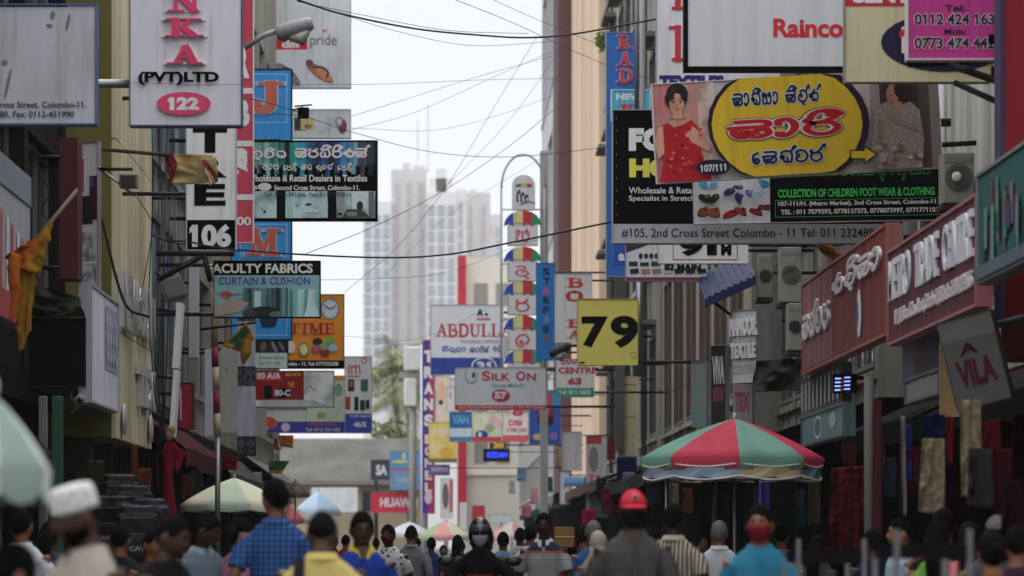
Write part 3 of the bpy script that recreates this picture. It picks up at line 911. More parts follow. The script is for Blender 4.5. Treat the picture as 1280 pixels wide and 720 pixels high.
s = sign('black and teal textile dealer sign with three room photos and white Sinhala lettering', (297, 177, 470.5, 274.5), 54, BLK, BLK, 1.6, group=GL)
cols = ['#9fb8b2', '#a8c0bc', '#86b2ab', '#6fa79f', '#4b9c90', '#2c9079', '#23958a', '#2b7f93', '#2c6fa0', '#2a5a9a', '#274b8e', '#234a86', '#2f6f9a', '#5c93a6', '#474d55', '#23262b']
for i, h in enumerate(cols):
    x0, x1 = 298 + i * 10.7, 298 + (i + 1) * 10.7
    m = mat(h, .5, 0, 0, 2, 0, 'streak', '#16222a' if i % 3 else '#1d3a44', 9)
    s.rect(x0, 178, x1, 206 + (i * 7) % 5, m)
    s.rect(x0 + 2, 206, x1 - 3, 216 + (i * 5) % 9, mat(h, .5, 0, 0, 2, 0, 'streak', '#101214', 14))
PL = c('#cfc4c6'); CR = c('#d8d3d0')
s.text(['ma', 'u', 'la', 'ta', 'ii', 'ha'], (300, 185, 358, 201), PL, .22, None, .05, .001, 'si')
s.text(['sa', 'ra', 'ma', 'ii', 'ra', 'ii', 'ka', 'sa', 'hal'], (368, 181, 463, 198), PL, .22, None, .05, .001, 'si')
s.text(['da', 'aa', 'ra'], (329, 205, 349, 214), CR, .17, None, .05, .001, 'si').text(['e', 'ra', 'da', 'ii'], (354, 204, 371.5, 215), CR, .17, None, .05, .001, 'si')
s.text(['sa', 'ha'], (376, 206, 390, 213), CR, .17, None, .05, .001, 'si').text(['ka', 'u', 'va', 'na', 'hal'], (395, 204, 417, 214.5), CR, .17, None, .05, .001, 'si').text(['e', 'ra', 'da', 'ii'], (422, 204, 440, 215), CR, .17, None, .05, .001, 'si')
s.text('Wholesale & Retail Dealers in Textiles', (309, 219, 459, 227.5), CR, .025)
s.text('Second Cross Street, Colombo-11.', (343, 232, 450, 239), CR, .02).ell(331, 234, 8.5, 5, c('#b9b6b4')).text('#', (318, 232, 322, 238), CR)
for x0, x1 in ((298, 346), (357, 410), (421, 469)):
    s.rect(x0, 239.5, x1, 273, mat('#a6bcbb', .5, 0, 0, 3, 0, 'blotch', '#8fa9aa', 3))
s.rect(358, 240, 366, 272, c('#93adad')).rect(402, 240, 409, 272, c('#9db3b3')).ell(386, 256, 4, 1.6, c('#2b3a3c')).ell(372, 257, 1, 1, BLK).rect(378, 262, 398, 266, c('#b9c9c8'))
s.ell(331, 265, 1.4, 2, c('#27343a')).ell(328, 262, 1, 1, BLK).rect(300, 241, 312, 272, c('#8fa7a8'))
s.rect(422, 240, 431, 272, c('#7d8688')).rect(461, 240, 468, 272, c('#5c6062')).rect(440, 243, 458, 262, c('#c3cbcb')).ell(450, 258, 4, 6, c('#2d3432')).poly([(428, 272), (434, 262), (446, 263), (456, 265), (462, 272)], c('#35483f')).ell(440, 268, 7, 3, c('#6a7f72')).ell(425, 268, 3, 2, c('#20282a'))
s.text('Tel: 0112-391006, Fax: 0112-391023', (330, 241, 439, 247), c('#2a3336'), .015)
s.arm([174, 272], -4.2, .03).done()

s = sign('dark fabric shop sign with white serif lettering over curtain photos, above the flag', (268, 327, 399.5, 396), 52, BLK, BLK, 1.2, group=GL)
s.rect(268, 344, 400, 396, mat('#6f9a9c', .5, 0, 0, 3, 0, 'blotch', '#86a7a6', 2))
s.text('FACULTY FABRICS', (259, 329.5, 391, 341.5), c('#d2cdc4'), .035)
s.text('CURTAIN & CUSHION', (273, 346, 388, 356), c('#24477f'), .035, c('#b9c9cb'), .03)
s.ell(283, 368, 7.5, 4.5, c('#a84a44')).text('117, Second Cross Street, Colombo-11', (272, 366, 352, 370), c('#22333a'), .01).text('Tel: 011 2336621', (283, 373, 330, 378), c('#22333a'), .01)
s.rect(304, 360, 360, 396, mat('#577f82', .5, 0, 0, 3, 0, 'streak', '#22333a', 10)).rect(318, 364, 326, 384, c('#9dbdbb')).ell(330, 390, 20, 7, c('#1d2729')).ell(312, 392, 9, 5, c('#3c4c4a')).ell(345, 393, 8, 4, c('#52625e'))
s.rect(362, 362, 399, 396, mat('#8fb7b5', .5, 0, 0, 3, 0, 'streak', '#3f7b7d', 10)).poly([(386, 362), (394, 362), (390, 372), (398, 390), (399, 396), (380, 396), (384, 382)], c('#b9cfcc'))
s.poly([(268, 385), (290, 372), (312, 379), (300, 390), (268, 396)], c('#93857c'))
s.arm([330, 392], -4.2, .03).done()

s = sign('orange sign with a wall clock and coloured spots, behind the fabric sign', (340, 368.5, 429.5, 460), 72, c('#cf8425'), BLK, .8, group=GL)
s.ell(412.5, 386.5, 11.8, 13.6, c('#4c5a6a')).ell(412.5, 386.5, 10.2, 12, c('#c6d3d8'))
for i in range(12):
    a = i * math.pi / 6
    s.ell(412.5 + 8.3 * math.sin(a), 386.5 - 9.9 * math.cos(a), .7, .9, c('#3c4550'))
s.line([(412.5, 386.5), (419, 383)], 1.1, BLK).line([(412.5, 386.5), (406, 381.5)], 1.3, BLK)
s.text('TIME', (362, 403, 418, 417.5), c('#9b1c22'), .2, c('#c99a5a'), .03, .001, 'slab')
for x, y, h in ((397, 427, '#2d2724'), (413, 426, '#5f9a4a'), (416, 435, '#8fa3b0'), (406, 441, '#7c2426'), (395, 436, '#a8485c'), (405, 433, '#6d8f5c')):
    s.ell(x, y, 6, 4.6, c(h))
s.ell(380, 437, 7, 9, c('#6f7d3a')).ell(380, 437, 5, 6.5, c('#c1b88b')).ell(364, 434, 5, 8, c('#b9b4aa'))
s.rect(340, 450.5, 430, 460, BLK).text('Colombo - 11, Tel: 0777555308', (350, 452.5, 423, 458), WHT, .03)
s.arm([380, 450], -4.2).done()

s = sign('small pale sign with a dark photo strip, left of the orange clock sign', (318, 424.5, 359.5, 460), 64, c('#aebfb0'), BLK, .7, group=GL)
s.rect(318, 425, 359.5, 441, c('#23282d')).ell(329, 433, 4, 6, c('#6a4f4a'), 20).ell(343, 434, 2.4, 8, c('#7a6f72'), -25).ell(352, 433, 2, 7, c('#59606c'), -30)
s.text('Colombo Street', (323, 445, 355, 449), c('#5d6f66'), .01).text('Tel: 011 243', (323, 452, 350, 456), c('#5d6f66'), .01)
s.arm([428], -4.2).done()

s = sign('dark red and white sign numbered 80 A/A and 80-C with a butterfly motif', (317, 464, 417, 508.5), 78, c('#7d171c'), BLK, .7, group=GL)
s.rect(380, 464, 417, 508.5, mat('#bfc3c4', .5, 0, 0, 4, 0, 'blotch', '#a8b0b0', 2)).rect(317, 500, 417, 508.5, c('#a7aaa8'))
s.rect(317, 464, 351, 476, c('#aa2430')).text('80 A/A', (321, 465.5, 351, 474), WHT, .04).text('60', (356, 466, 376, 470), c('#c99a3a'), .02).text('THE', (360, 478, 368, 484), c('#c99a3a'), .02)
s.ell(353, 491, 11, 6, BLK).text('80-C', (343, 487, 363, 495), WHT, .04).rect(330, 482, 340, 498, BLK).rect(317, 500, 326, 508, WHT)
s.line([(382, 487), (388, 482), (392, 488), (396, 484)], .8, c('#4b5254')).ell(395, 497, 6, 5, c('#d2d6d6')).ell(404, 494, 5, 4, c('#d0d4d4')).ell(402, 502, 5, 3.4, c('#d4d8d8'))
s.arm([466, 506], -4.25).done()

s = sign('white upright sign with a red letter m and small product photos, over a blue foot', (431, 446, 464.5, 541), 90, c('#cccdd0'), c('#8b8d92'), .6, group=GL)
s.line([(436, 467), (436, 458), (439, 458), (440, 467)], 1.6, RED).line([(440, 460), (444, 457), (445, 467)], 1.6, RED).line([(445, 460), (449, 457), (450, 466)], 1.6, RED).ell(455, 451, 3.6, 3.6, RED).ell(455, 451, 2.5, 2.5, c('#cccdd0')).rect(434, 469.5, 450, 471, RED)
for x0, y0, x1, y1, h in ((435, 474, 443, 489, '#2d2b2c'), (451, 474, 460, 489, '#38545a'), (437, 476, 441, 484, '#8a6a55'), (432, 496, 438, 512, '#98303a'), (443, 496, 448, 513, '#1d1d20'), (450, 500, 456, 513, '#34363c'), (457, 500, 462, 511, '#2a2c33')):
    s.rect(x0, y0, x1, y1, c(h))
s.rect(431, 517, 464.5, 541, c('#34409a')).text('Gold Agent', (437, 518.5, 463, 522), WHT, .02).text('46/5', (442, 527, 458, 534), WHT, .05)
s.done()
s = sign('wide pale green sign panel with a blue strip at its foot, under the 80-C sign', (322, 470, 431, 541), 88, c('#b4bcae'), c('#8b8d92'), .5, group=GL)
s.rect(322, 527, 431, 541, c('#323a8c')).ell(357, 534, 5.5, 5.5, c('#c7b2ba')).text('METROPOLITAN', (385, 528.5, 421, 533), c('#b04a5a'), .02).text('Tel: 0112 320 200', (382, 535, 425, 539), WHT, .02)
s.ell(402, 519, 6, 4, c('#7fa060')).ell(334, 529, 13, 8, c('#b8483c')).ell(327, 536, 8, 6, c('#c98a7c')).ell(423, 487, 5, 8, c('#6f8f84')).rect(418, 462, 431, 475, c('#c47b2a')).rect(322, 510, 384, 512, c('#5d5f5d'))
s.arm([512, 527], -4.3).done()

s = sign('tall pale billboard with a footwear logo and two sandals', (318, -70, 438, 109), 91, c('#c3c7cb'), c('#9fa3a8'), .6, .3, name='billboard', group=GL)
s.rect(339, 48, 384, 62, c('#b8202a')).text('dsi', (352, 50, 374, 60), WHT, .05).text('pride', (387.5, 43, 421, 61), c('#4d4b5a'), 0)
s.ell(405, 39, 1.6, 1.8, c('#b8305a')).ell(408, 37.5, 1.6, 1, c('#c84a74'))
s.ell(400, 91, 20, 6.5, c('#9a5f4c'), 36).ell(405, 93, 12, 4.6, c('#b97a5f'), 36).line([(392, 84), (402, 84), (410, 90), (408, 97)], 2.4, c('#3a302e')).ell(387, 79, 5, 4.4, c('#5f4038'), 30)
s.ell(360, 93, 20, 6.5, c('#6d6f78'), 42).line([(354, 84), (363, 87), (367, 94)], 2.2, c('#45454c'))
s.arm([20, 90], -4.3, .08).done()
s = sign('lower pale billboard strip with shoes and a handbag, beneath the sandal billboard', (318, 137, 438, 172), 91, c('#c3c7ca'), c('#9fa3a8'), .6, .3, name='billboard', group=GL)
s.ell(345, 163, 14, 6, c('#6b6664'), -8).ell(336, 166, 6, 3, c('#4b4644')).rect(368, 147, 382, 163, c('#3f3a36')).rect(376, 148, 394, 162, c('#b9ab7c')).ell(385, 158, 5, 3, c('#7a6c46')).line([(402, 165), (408, 160), (411, 147)], 2, c('#8fb2b8')).line([(410, 166), (413, 158), (415, 148)], 2, c('#8fb2b8')).ell(428, 158, 5.5, 9, c('#6d3842')).ell(424, 152, 5, 6, c('#8a7480')).ell(424, 152, 3, 4, c('#c3c7ca'))
s.arm([155], -4.3, .08).done()

# --- left facade, seen at a slant
s = side_sign('slanted weathered shop banner with red and white stripes at the left edge', -1, 4.32, 33.5, 37.2, 3.62, 5.2, mat('#8b8f96', .5, .3, 0, 2), None, group=None)
for i in range(9): s.poly([(i * 42, 40 + i * 4), (i * 42 + 18, 42 + i * 4), (i * 42 + 14, 150), (i * 42 - 4, 150)], c('#a85a58' if i % 2 else '#b9b6b6'))
s.rect(0, 0, 370, 30, c('#6f7680')).rect(0, 130, 370, 158, c('#8f3a38')).done()
s = sign('tall maroon box sign on the dark left building, next to the flag pole', (74, 172, 97, 348), 39.5, mat('#4f1c24', .55, .3), None, 1, .5, group=None)
s.arm([190, 330], -4.6).done()
b = Sign('black projecting box sign with a bluish white printed side, over the left shops', (28, 398, 107, 482), 39.85 / F, W(67, 482, 39.85), (0, 0, 0), mat('#0a0a0b', .8, .1), mat('#2f3033', .6, .2), 1, 3.2, 'box_sign', None, .5, 'sign')
b.done()
s = side_sign('bluish white printed panel with small photos on the side of the black box sign', -1, 3.96, 39.9, 43.15, 3.02, 4.28, c('#b3b5c4'), c('#85878f'), 3)
s.rect(0, 0, 150, 126, c('#bdbfcb')).rect(150, 0, 154, 126, c('#7d7f8c')).rect(165, 10, 318, 84, c('#85879c'))
for i in range(3):
    for j in range(4): s.ell(190 + j * 34, 25 + i * 22, 10, 7, c('#a9abbd'))
s.done()
# row of papers behind the maroon box
s = sign('narrow white notice board with faded photos beside the maroon box sign', (98, 178, 124, 385), 41.5, c('#b3b2b2'), c('#6d6d70'), .7, .06, yaw=-25)
s.rect(98, 198, 104, 240, c('#a3303a')).rect(112, 220, 124, 275, c('#59222c')).rect(100, 245, 117, 280, c('#2b2b2e')).rect(99, 290, 122, 325, mat('#a5a5a6', .5, 0, 0, 3, 0, 'blotch', '#77777a', 6)).rect(99, 330, 122, 380, mat('#a9a9ac', .5, 0, 0, 3, 0, 'blotch', '#707074', 6)).rect(113, 222, 118, 234, c('#3f4f86')).done()

# cabinets and cloth strips by the cables
s = sign('red metal notice cabinet under the dark brackets on the left', (224, 479, 240, 535), 52, c('#7c1724'), c('#3a0f16'), .6, .5)
s.rect(225, 486, 227, 525, c('#a98f92')).arm([490, 525], -4.2).done()
for lab, bx, y, yw in (('upper thin white edge on sign panel, right of the cables', (215, 378, 222, 460), 50, 8), ('lower thin white edge on sign panel, beside the red cabinet', (211, 462, 217, 545), 49, 6)):
    s = sign(lab, bx, y, c('#b9bbbd'), None, .4, .5, tilt=4); s.arm([bx[1] + 8], -4.2).done()
s = sign('tall plain light grey steel panel below the fabric sign bracket', (236, 330, 246, 447), 53, c('#9b9d9f'), None, .5, .5); s.arm([350], -4.2).done()
s = sign('grey green vertical banner hanging behind the red and cream striped pole', (276, 434, 297, 541), 55, mat('#a7ab9f', .6, .4, 0, 3), None, .5, .04)
s.ell(283, 461, 2, 2, c('#b5564e')).arm([436], -4.2).done()
s = sign('pale grey edge board left of the red and cream striped pole', (256, 436, 265, 545), 54.5, c('#a9abb2'), None, .5, .2); s.arm([440], -4.2).done()

# --- right, near
s = sign('pink telephone sign in a white frame, listing two phone numbers', (1135.5, -70, 1252, 73), 32.3, c('#a8357c'), c('#b9b4b2'), 2.2, group=GR)
s.text('Tel:', (1181, 6, 1206, 14), c('#2b2530'), .03).text('0112 424 163', (1143, 17, 1243, 31), c('#2e2630'), .03, c('#c9b3c0'), .05).text('Mob:', (1180, 36, 1207, 43), c('#2b2530'), .03).text('0773 474 442', (1143, 47, 1243, 61), c('#2e2630'), .03, c('#c9b3c0'), .05)
s.arm([53, 20], 6.0, .06).done()
s = sign('cream sign with a red header and navy oval, behind the pink phone sign', (1056.5, -60, 1238, 102), 34.2, c('#aca987'), c('#77756a'), .8, group=GR)
s.rect(1056.5, -60, 1238, 8, c('#a32531')).text('SENTRA', (1066, -18, 1180, 4), WHT, .06)
s.ell(1182, 53, 81, 37, c('#1e1a3e')).text('119', (1124, 35, 1230, 66), c('#a32531'), .06, c('#c9c3bd'), .05)
s.rect(1240 - 10, 20, 1238, 80, c('#b7b397')).arm([20, 84], 6.0, .06).done()
s = sign('large pale grey sign with one red word, in a thick black frame', (860, -120, 1120, 83), 38, mat('#d4d6d8', .45, .15, 0, 1.5, 0, 'streak', '#cacccf', 6), BLK, 4.5, .25, group=GR)
s.text('Rainco', (966.5, 23, 1054, 47), c('#ad2630'), .035).poly([(999, 47), (1003.5, 31), (1007.5, 47)], c('#ad2630'))
s.arm([75, 10], 6.0, .06).done()
b = MB()
PKS, CRS = [[o for o in bpy.data.objects if o.get('label', '').startswith(q)][0] for q in ('pink telephone', 'cream sign with')]
for i, (p, q, r_) in enumerate((((1236, 49, 31.8), (1300, 49, 31.8), .045), ((1135, 78, 33.6), (1300, 70, 33.6), .05), ((1190, 82, 33.0), (1330, 130, 29.5), .035), ((1195, 104, 33.4), (1330, 165, 29.5), .03))):
    MB().cyl(W(*p), W(*q), r_, BLK).build('support_arm', CRS if i in (1, 3) else PKS, smooth=True)

# saree banner
s = sign('tilted saree shop banner with a yellow oval, red Sinhala word and two women', (821, 96, 1178, 219), 40, c('#b4aeac'), c('#c3c4c8'), 1.1, .05, tilt=-3.2, name='banner', group=GR)
T_ = lambda x, y: (x, y + .056 * (x - 1000))
def bp(pts, col): s.poly([T_(*p) for p in pts], col)
def be(cx, cy, rx, ry, col, rot=0, sq=1.0): s.ell(*T_(cx, cy), rx, ry, col, rot + 3, 28, sq)
for i, h in enumerate(['#a05a5e', '#ab6664', '#b6807a', '#b0837a', '#a8766c', '#b79c92', '#b9aaa4']):
    s.rect(822 + i * 11, 96, 822 + (i + 1) * 11, 219, mat(h, .5, 0, 0, 3, 0, 'blotch', '#b58f86', 4))
s.rect(1085, 96, 1178, 219, c('#5a4a46'))
for i, h in enumerate(['#a39a98', '#8a7c78', '#4b3b38', '#3a2d2b', '#443532', '#3b302e', '#51453f', '#6b6661']):
    s.rect(1080 + i * 12.3, 96, 1080 + (i + 1) * 12.3, 219, c(h))
# woman in red, printed on the banner
SK = c('#b98a74'); HR = c('#241a1a'); RD = c('#a5161f')
be(852, 117, 13.5, 12.5, HR); be(850, 124, 14, 13, HR)
be(851, 130, 9.4, 13, SK); be(846.2, 131, 4.2, 10.5, c('#a97a66')); be(855, 134, 2.6, 2, c('#c0867a')); be(851.5, 131.5, 1.3, 3.2, c('#ad7f6b')); bp([(846, 140), (857, 140), (856, 146), (847, 145)], c('#9a6a57')); bp([(846, 138), (857, 138), (858, 151), (870, 155), (876, 170), (826, 172), (832, 156), (845, 151)], SK)
be(847, 127.5, 1.7, .8, HR); be(855.5, 127.5, 1.7, .8, HR); be(851.5, 137, 2.2, .8, c('#8f2a2c')); s.line([T_(844.5, 124.6), T_(847, 123.8), T_(849.5, 124.6)], .6, HR).line([T_(853.3, 124.6), T_(856, 123.8), T_(858.3, 124.8)], .6, HR)
be(843, 120, 5, 6, HR, 20); be(860, 120, 4, 6, HR, -20)
bp([(829, 158), (838, 154), (846, 160), (858, 156), (868, 150), (876, 160), (878, 190), (890, 228), (824, 228), (832, 195)], RD)
bp([(826, 160), (832, 158), (832, 192), (824, 200), (821, 180)], SK); bp([(868, 158), (874, 162), (892, 182), (888, 190), (866, 178), (864, 172)], SK)
be(866, 168, 7, 4, SK, -20)
for i in range(26):
    rr = random.Random(i)
    be(832 + rr.random() * 48, 162 + rr.random() * 55, 2.6, 2.0, c(rr.choice(['#c23a3e', '#7a0e16', '#d0575a', '#93101a'])))
for i in range(9): be(842 + i * 2.3, 149 - abs(i - 4) * .5 + 2, 1, 1, c('#7a2e24'))
# woman in lace, printed on the right
be(1127, 108, 17, 14, HR); be(1121, 117, 9, 13, c('#8a6455'), 10); be(1130, 112, 8, 12, HR)
LC = mat('#8a7a74', .6, 0, 0, 3, 0, 'spots', '#a59790', 26)
bp([(1098, 135), (1114, 127), (1128, 132), (1142, 128), (1152, 138), (1156, 175), (1152, 222), (1090, 222), (1090, 175)], LC); bp([(1115, 127), (1131, 128), (1126, 140), (1120, 138)], c('#8a6455')); bp([(1100, 150), (1106, 152), (1104, 190), (1097, 185)], c('#6d5f5b')); bp([(1112, 142), (1150, 160), (1149, 166), (1110, 150)], c('#6f615c'))
be(1117, 121, 1.4, .7, HR); be(1118, 129, 2, .9, c('#7a2a2a'))
for i in range(16):
    rr = random.Random(i + 90)
    be(1095 + rr.random() * 56, 180 + rr.random() * 34, 4, 3, c(rr.choice(['#7a5c50', '#9a8278', '#6b4f46', '#8b6f5e'])))
PU = c('#2c1530')
be(988, 156, 101, 78, PU); be(986, 157, 94, 74, c('#c9a92a'))
def fit(x0, y0, x1, y1):
    dy = .056 * ((x0 + x1) / 2 - 1000)
    return (x0, y0 + dy, x1, y1 + dy)
WH2 = c('#c4cfd8')
s.text(['sa', 'aa', 'na', 'ii', 'ya', 'aa'], fit(919, 111, 977, 134), NAVY, .21, WH2, .08, .001, 'si').text(['sa', 'ii', 'la', 'hal', 'ka', 'hal'], fit(985, 107, 1031, 134), NAVY, .21, WH2, .08, .001, 'si')
s.text(['sa', 'aa', 'ra', 'ii'], fit(908, 138, 1060, 176), c('#183a3c'), .46, None, 0, .0, 'si')
s.text(['sa', 'aa', 'ra', 'ii'], fit(909, 139, 1059, 175), c('#c9c0bc'), .38, None, 0, .001, 'si').text(['sa', 'aa', 'ra', 'ii'], fit(910, 140, 1058, 174), c('#a8141c'), .24, None, 0, .001, 'si')
s.text(['e', 'sa', 'na', 'hal', 'ta', 'ra', 'hal'], fit(939, 183, 1033, 206), NAVY, .21, WH2, .08, .001, 'si')
be(891, 211, 21, 10, c('#12172e')); s.text('107/111', fit(875, 207, 907, 216), WHT, .035)
bp([(1062, 189), (1079, 189), (1079, 183), (1097, 194.5), (1079, 207), (1079, 201), (1062, 201)], BLK); bp([(1063.5, 190.5), (1080.5, 190.5), (1080.5, 186), (1094, 194.5), (1080.5, 204), (1080.5, 199.5), (1063.5, 199.5)], c('#c9a92a'))
s.arm([110, 190], 5.9, .03).done()

s = sign('black children footwear sign with green letters and a panel of shoe photos', (868, 160, 1177, 277), 41, BLK, c('#a9aaad'), .8, .06, tilt=-1.0, name='banner', group=GR)
s.rect(868, 222, 963, 277, c('#c7c8cb'))
GRN = c('#3fae55')
s.text('LITTLE TREASURES (PVT) LTD', (972, 196, 1166, 226), BLK, .03, GRN, .03)
s.text('COLLECTION OF CHILDREN FOOT WEAR & CLOTHING', (973, 236, 1169, 246.5), GRN, .035)
s.ring(969, 249.5, 1177, 271, .5, GRN)
s.text('107-111/H. (Metro Market), 2nd Cross Street, Colombo-11', (972.5, 251.5, 1170, 258.5), WHT, .03).text('TEL : 011 7079293, 0778137373, 0778873997, 0771771101', (976, 261.5, 1172, 268.5), WHT, .03)
def shoe(x, y, w_, h_, rot, a, b_):
    s.ell(x, y + h_ * .3, w_, h_ * .45, c(b_), rot); s.ell(x, y, w_ * .95, h_ * .6, c(a), rot); s.ell(x + w_ * .45, y - h_ * .25, w_ * .38, h_ * .5, c(a), rot); s.ell(x + w_ * .3, y - h_ * .35, w_ * .22, h_ * .22, c(b_), rot)
for a in ((880, 229, 6, 5, 25, '#3f9ac0', '#2a6f93'), (892, 229, 6, 5, -20, '#3f9ac0', '#7fc0d8'), (881, 246, 9, 7, 30, '#1e2227', '#5f6f3a'), (893, 246, 8, 7, -40, '#20252a', '#5f6f3a'), (912, 238, 8, 7, -20, '#2b2a5a', '#6a6a8a'), (923, 246, 7, 7, 70, '#2a2360', '#5a55a0'), (923, 233, 7, 4, 10, '#3a3a6a', '#c0c0d8'), (936, 241, 6, 6, 50, '#6a5aa0', '#b0a8c8'), (949, 242, 7, 5, -20, '#7fb5cf', '#c3dbe4'), (952, 228, 7, 5, 60, '#3f8fb5', '#1f4f70'), (958, 230, 4, 6, 0, '#2f7aa0', '#1b4560'), (879, 263, 8, 9, -8, '#7d3a1c', '#2b1710'), (892, 264, 8, 9, 14, '#8a4220', '#2b1710'), (913, 266, 11, 7, -18, '#8f1f28', '#2a1013'), (925, 263, 9, 6, 30, '#8a1d26', '#2a1013'), (944, 264, 9, 6, 20, '#7a1f28', '#30141a'), (955, 259, 9, 5, 10, '#6b2a33', '#30141a')):
    shoe(*a)
s.arm([230, 270], 5.9, .03).done()

s = sign('large black sign with a silver address strip numbered 105, behind the saree banner', (766.5, 138, 1128, 303), 42, BLK, c('#85868b'), 1.2, .2, group=GR)
s.rect(766.5, 280, 1128, 303, SILVER)
s.text('FOR', (786, 160, 862, 189), WHT, .07).text('HOME', (786.5, 198, 888, 222), c('#c9c052'), .07)
s.text('Wholesale & Retail Dealers', (786, 234, 906, 242), WHT, .01).text('Specialist in Stretch, Denim', (786, 244.5, 902, 253), WHT, .01)
s.text('#105, 2nd Cross Street Colombo - 11 Tel: 011 2324889', (777, 285.5, 1099, 298), c('#1a1a1e'), .005)
for i in range(9): s.ell(770.5, 148 + i * 15, .8, .8, c('#7c7c80'))
s.arm([150, 296], 5.9, .05).done()

s = sign('tall pale vertical sign with big red serif letters, left of the black framed board', (821, -140, 975, 118), 50, c('#b9b9be'), c('#85868c'), .8, .2, group=GR)
s.text('l', (836, 31.5, 855, 77), c('#a52a33'), .2, None, 0, .02, 'slab').text('l', (836, -24, 855, 12), c('#a52a33'), .2, None, 0, .02, 'slab')
s.text('TEXTILES', (824, 94, 905, 112), c('#1f2766'), .07).arm([60], 6.0, .05).done()

s = sign('small teal sign with a white border, overlapping the tall blue letter sign', (765, 113, 812, 150), 66, c('#3f9ab0'), c('#c3c8cb'), 1.2, group=GR)
s.text('NEW', (770, 117, 803, 125), WHT, .05).text('K', (774, 130, 797, 150), c('#a8283a'), .26, None, 0, .002, 'slab').arm([120], 5.0).done()
s = sign('tall blue vertical sign with three raised red letters', (758, 41, 801, 345), 76, c('#2a5a9f'), c('#8aa0bd'), .7, group=GR)
for ch, y0, y1 in (('R', 43, 62), ('A', 65, 83), ('D', 86, 104)):
    s.text(ch, (771.5, y0, 790, y1), c('#b03440'), .24, c('#b7bccb'), .04, .02, 'slab')
s.arm([60, 160, 240], 5.0).done()
s = sign('pale sign with a red line border numbered 91 M, under the black 105 sign', (823, 300, 935, 329), 50, c('#bcbcba'), c('#93938f'), .5, group=GR)
s.ring(841, 296, 922, 325, 1, c('#8f2734')).text('91', (849, 297, 896, 320), BLK, .07).text('M', (901, 305, 914, 319), BLK, .07).arm([304], 5.5).done()
s = sign('small product sign with rows of black shoes and bags under the 91 M sign', (782.5, 300, 884, 351), 51.5, c('#b5b4b6'), c('#8b8b8e'), .5, group=GR)
s.poly([(782.5, 300), (825, 300), (800, 310), (782.5, 316)], c('#4a2f3d')).rect(782.5, 346.5, 884, 351, c('#6d2a45'))
for i in range(4): s.ell(801 + i * 6.5, 320, 2.6, 3.4, c('#26282c'))
for i in range(3): s.rect(786 + i * 14, 327 + (i % 2), 797 + i * 14, 332.5, c(['#33353a', '#2b2d3a', '#3d3b3a'][i]))
for i, h in enumerate(['#26282e', '#8a6a62', '#6f6a55', '#a0a09c', '#23252c', '#22242b', '#25272e']): s.poly([(787 + i * 14, 336.5), (798 + i * 14, 335.5), (799 + i * 14, 341), (788 + i * 14, 342.5)], c(h))
s.text('82 MAIN', (830, 330, 876, 338), BLK, .05).arm([305, 340], 5.5).done()
s = sign('small blue sign corner with a white letter a, left of the product sign', (767, 308, 783.5, 331), 54, c('#24489a'), None, .5, group=GR)
s.text('a', (773, 317, 781, 326), WHT, .05).arm([312], 5.5).done()

s = sign('square mustard yellow sign with a big black number 79 on a grey post', (722.5, 374, 797, 456), 62, mat('#dccf6a', .52, .15, 0, 1.6), c('#8d8750'), .8, .2, group=GR)
s.text('7', (727, 395.5, 760, 434.5), BLK, .045).text('9', (763, 394.5, 798, 435), BLK, .045)
s.line([(788, 441), (791, 447), (795, 446), (794, 441), (789, 442)], .5, c('#5f5a2c')).rect(724, 452, 731, 454.5, c('#55512c'))
s.arm([452], 5.0, .03, d=None)
s.pole(800, 330, 470, .055, STEEL).done()
s = sign('white vertical sign with large red serif letters behind the 79 sign', (694, 342, 739.5, 428), 86, c('#cccbcd'), c('#97979a'), .6, group=GR)
for ch, y0, y1 in (('B', 347, 360), ('O', 363, 377), ('B', 399, 410), ('A', 413, 424)): s.text(ch, (707, y0, 729, y1), c('#b3372f'), .24, None, 0, .002, 'slab')
s.arm([350, 420], 5.0).done()
s = sign('narrow bright blue vertical sign with small dark and pink letters', (670.5, 329, 693.5, 450), 92, c('#2470b4'), c('#1c4f83'), .5, group=GR)
for i, (ch, h) in enumerate(zip('STARFASH', ['#1d2a4a', '#1d2a4a', '#c5527a', '#1d2a4a', '#23365c', '#6d86a8', '#23365c', '#6d5a55'])): s.text(ch, (678 + (i % 2), 335 + i * 12, 687 + (i % 2), 344 + i * 12), c(h), .05)
s.arm([340, 440], 5.0).done()
s = sign('white and green sign numbered 63 below the 79 sign', (695.5, 449, 742, 496), 82, c('#c5c5c6'), c('#8f8f92'), .5, group=GR)
s.text('SWEET', (701, 450, 744, 456), c('#a03a44'), .03).text('CENTRE', (698, 459, 746, 467), c('#a8333f'), .04).text('63', (710, 472, 727, 481), c('#a8333f'), .06).rect(695.5, 485, 742, 496, c('#2b8a6c')).text('Tel: 011 2433', (698, 487.5, 738, 493), WHT, .03).arm([455, 490], 5.0).done()

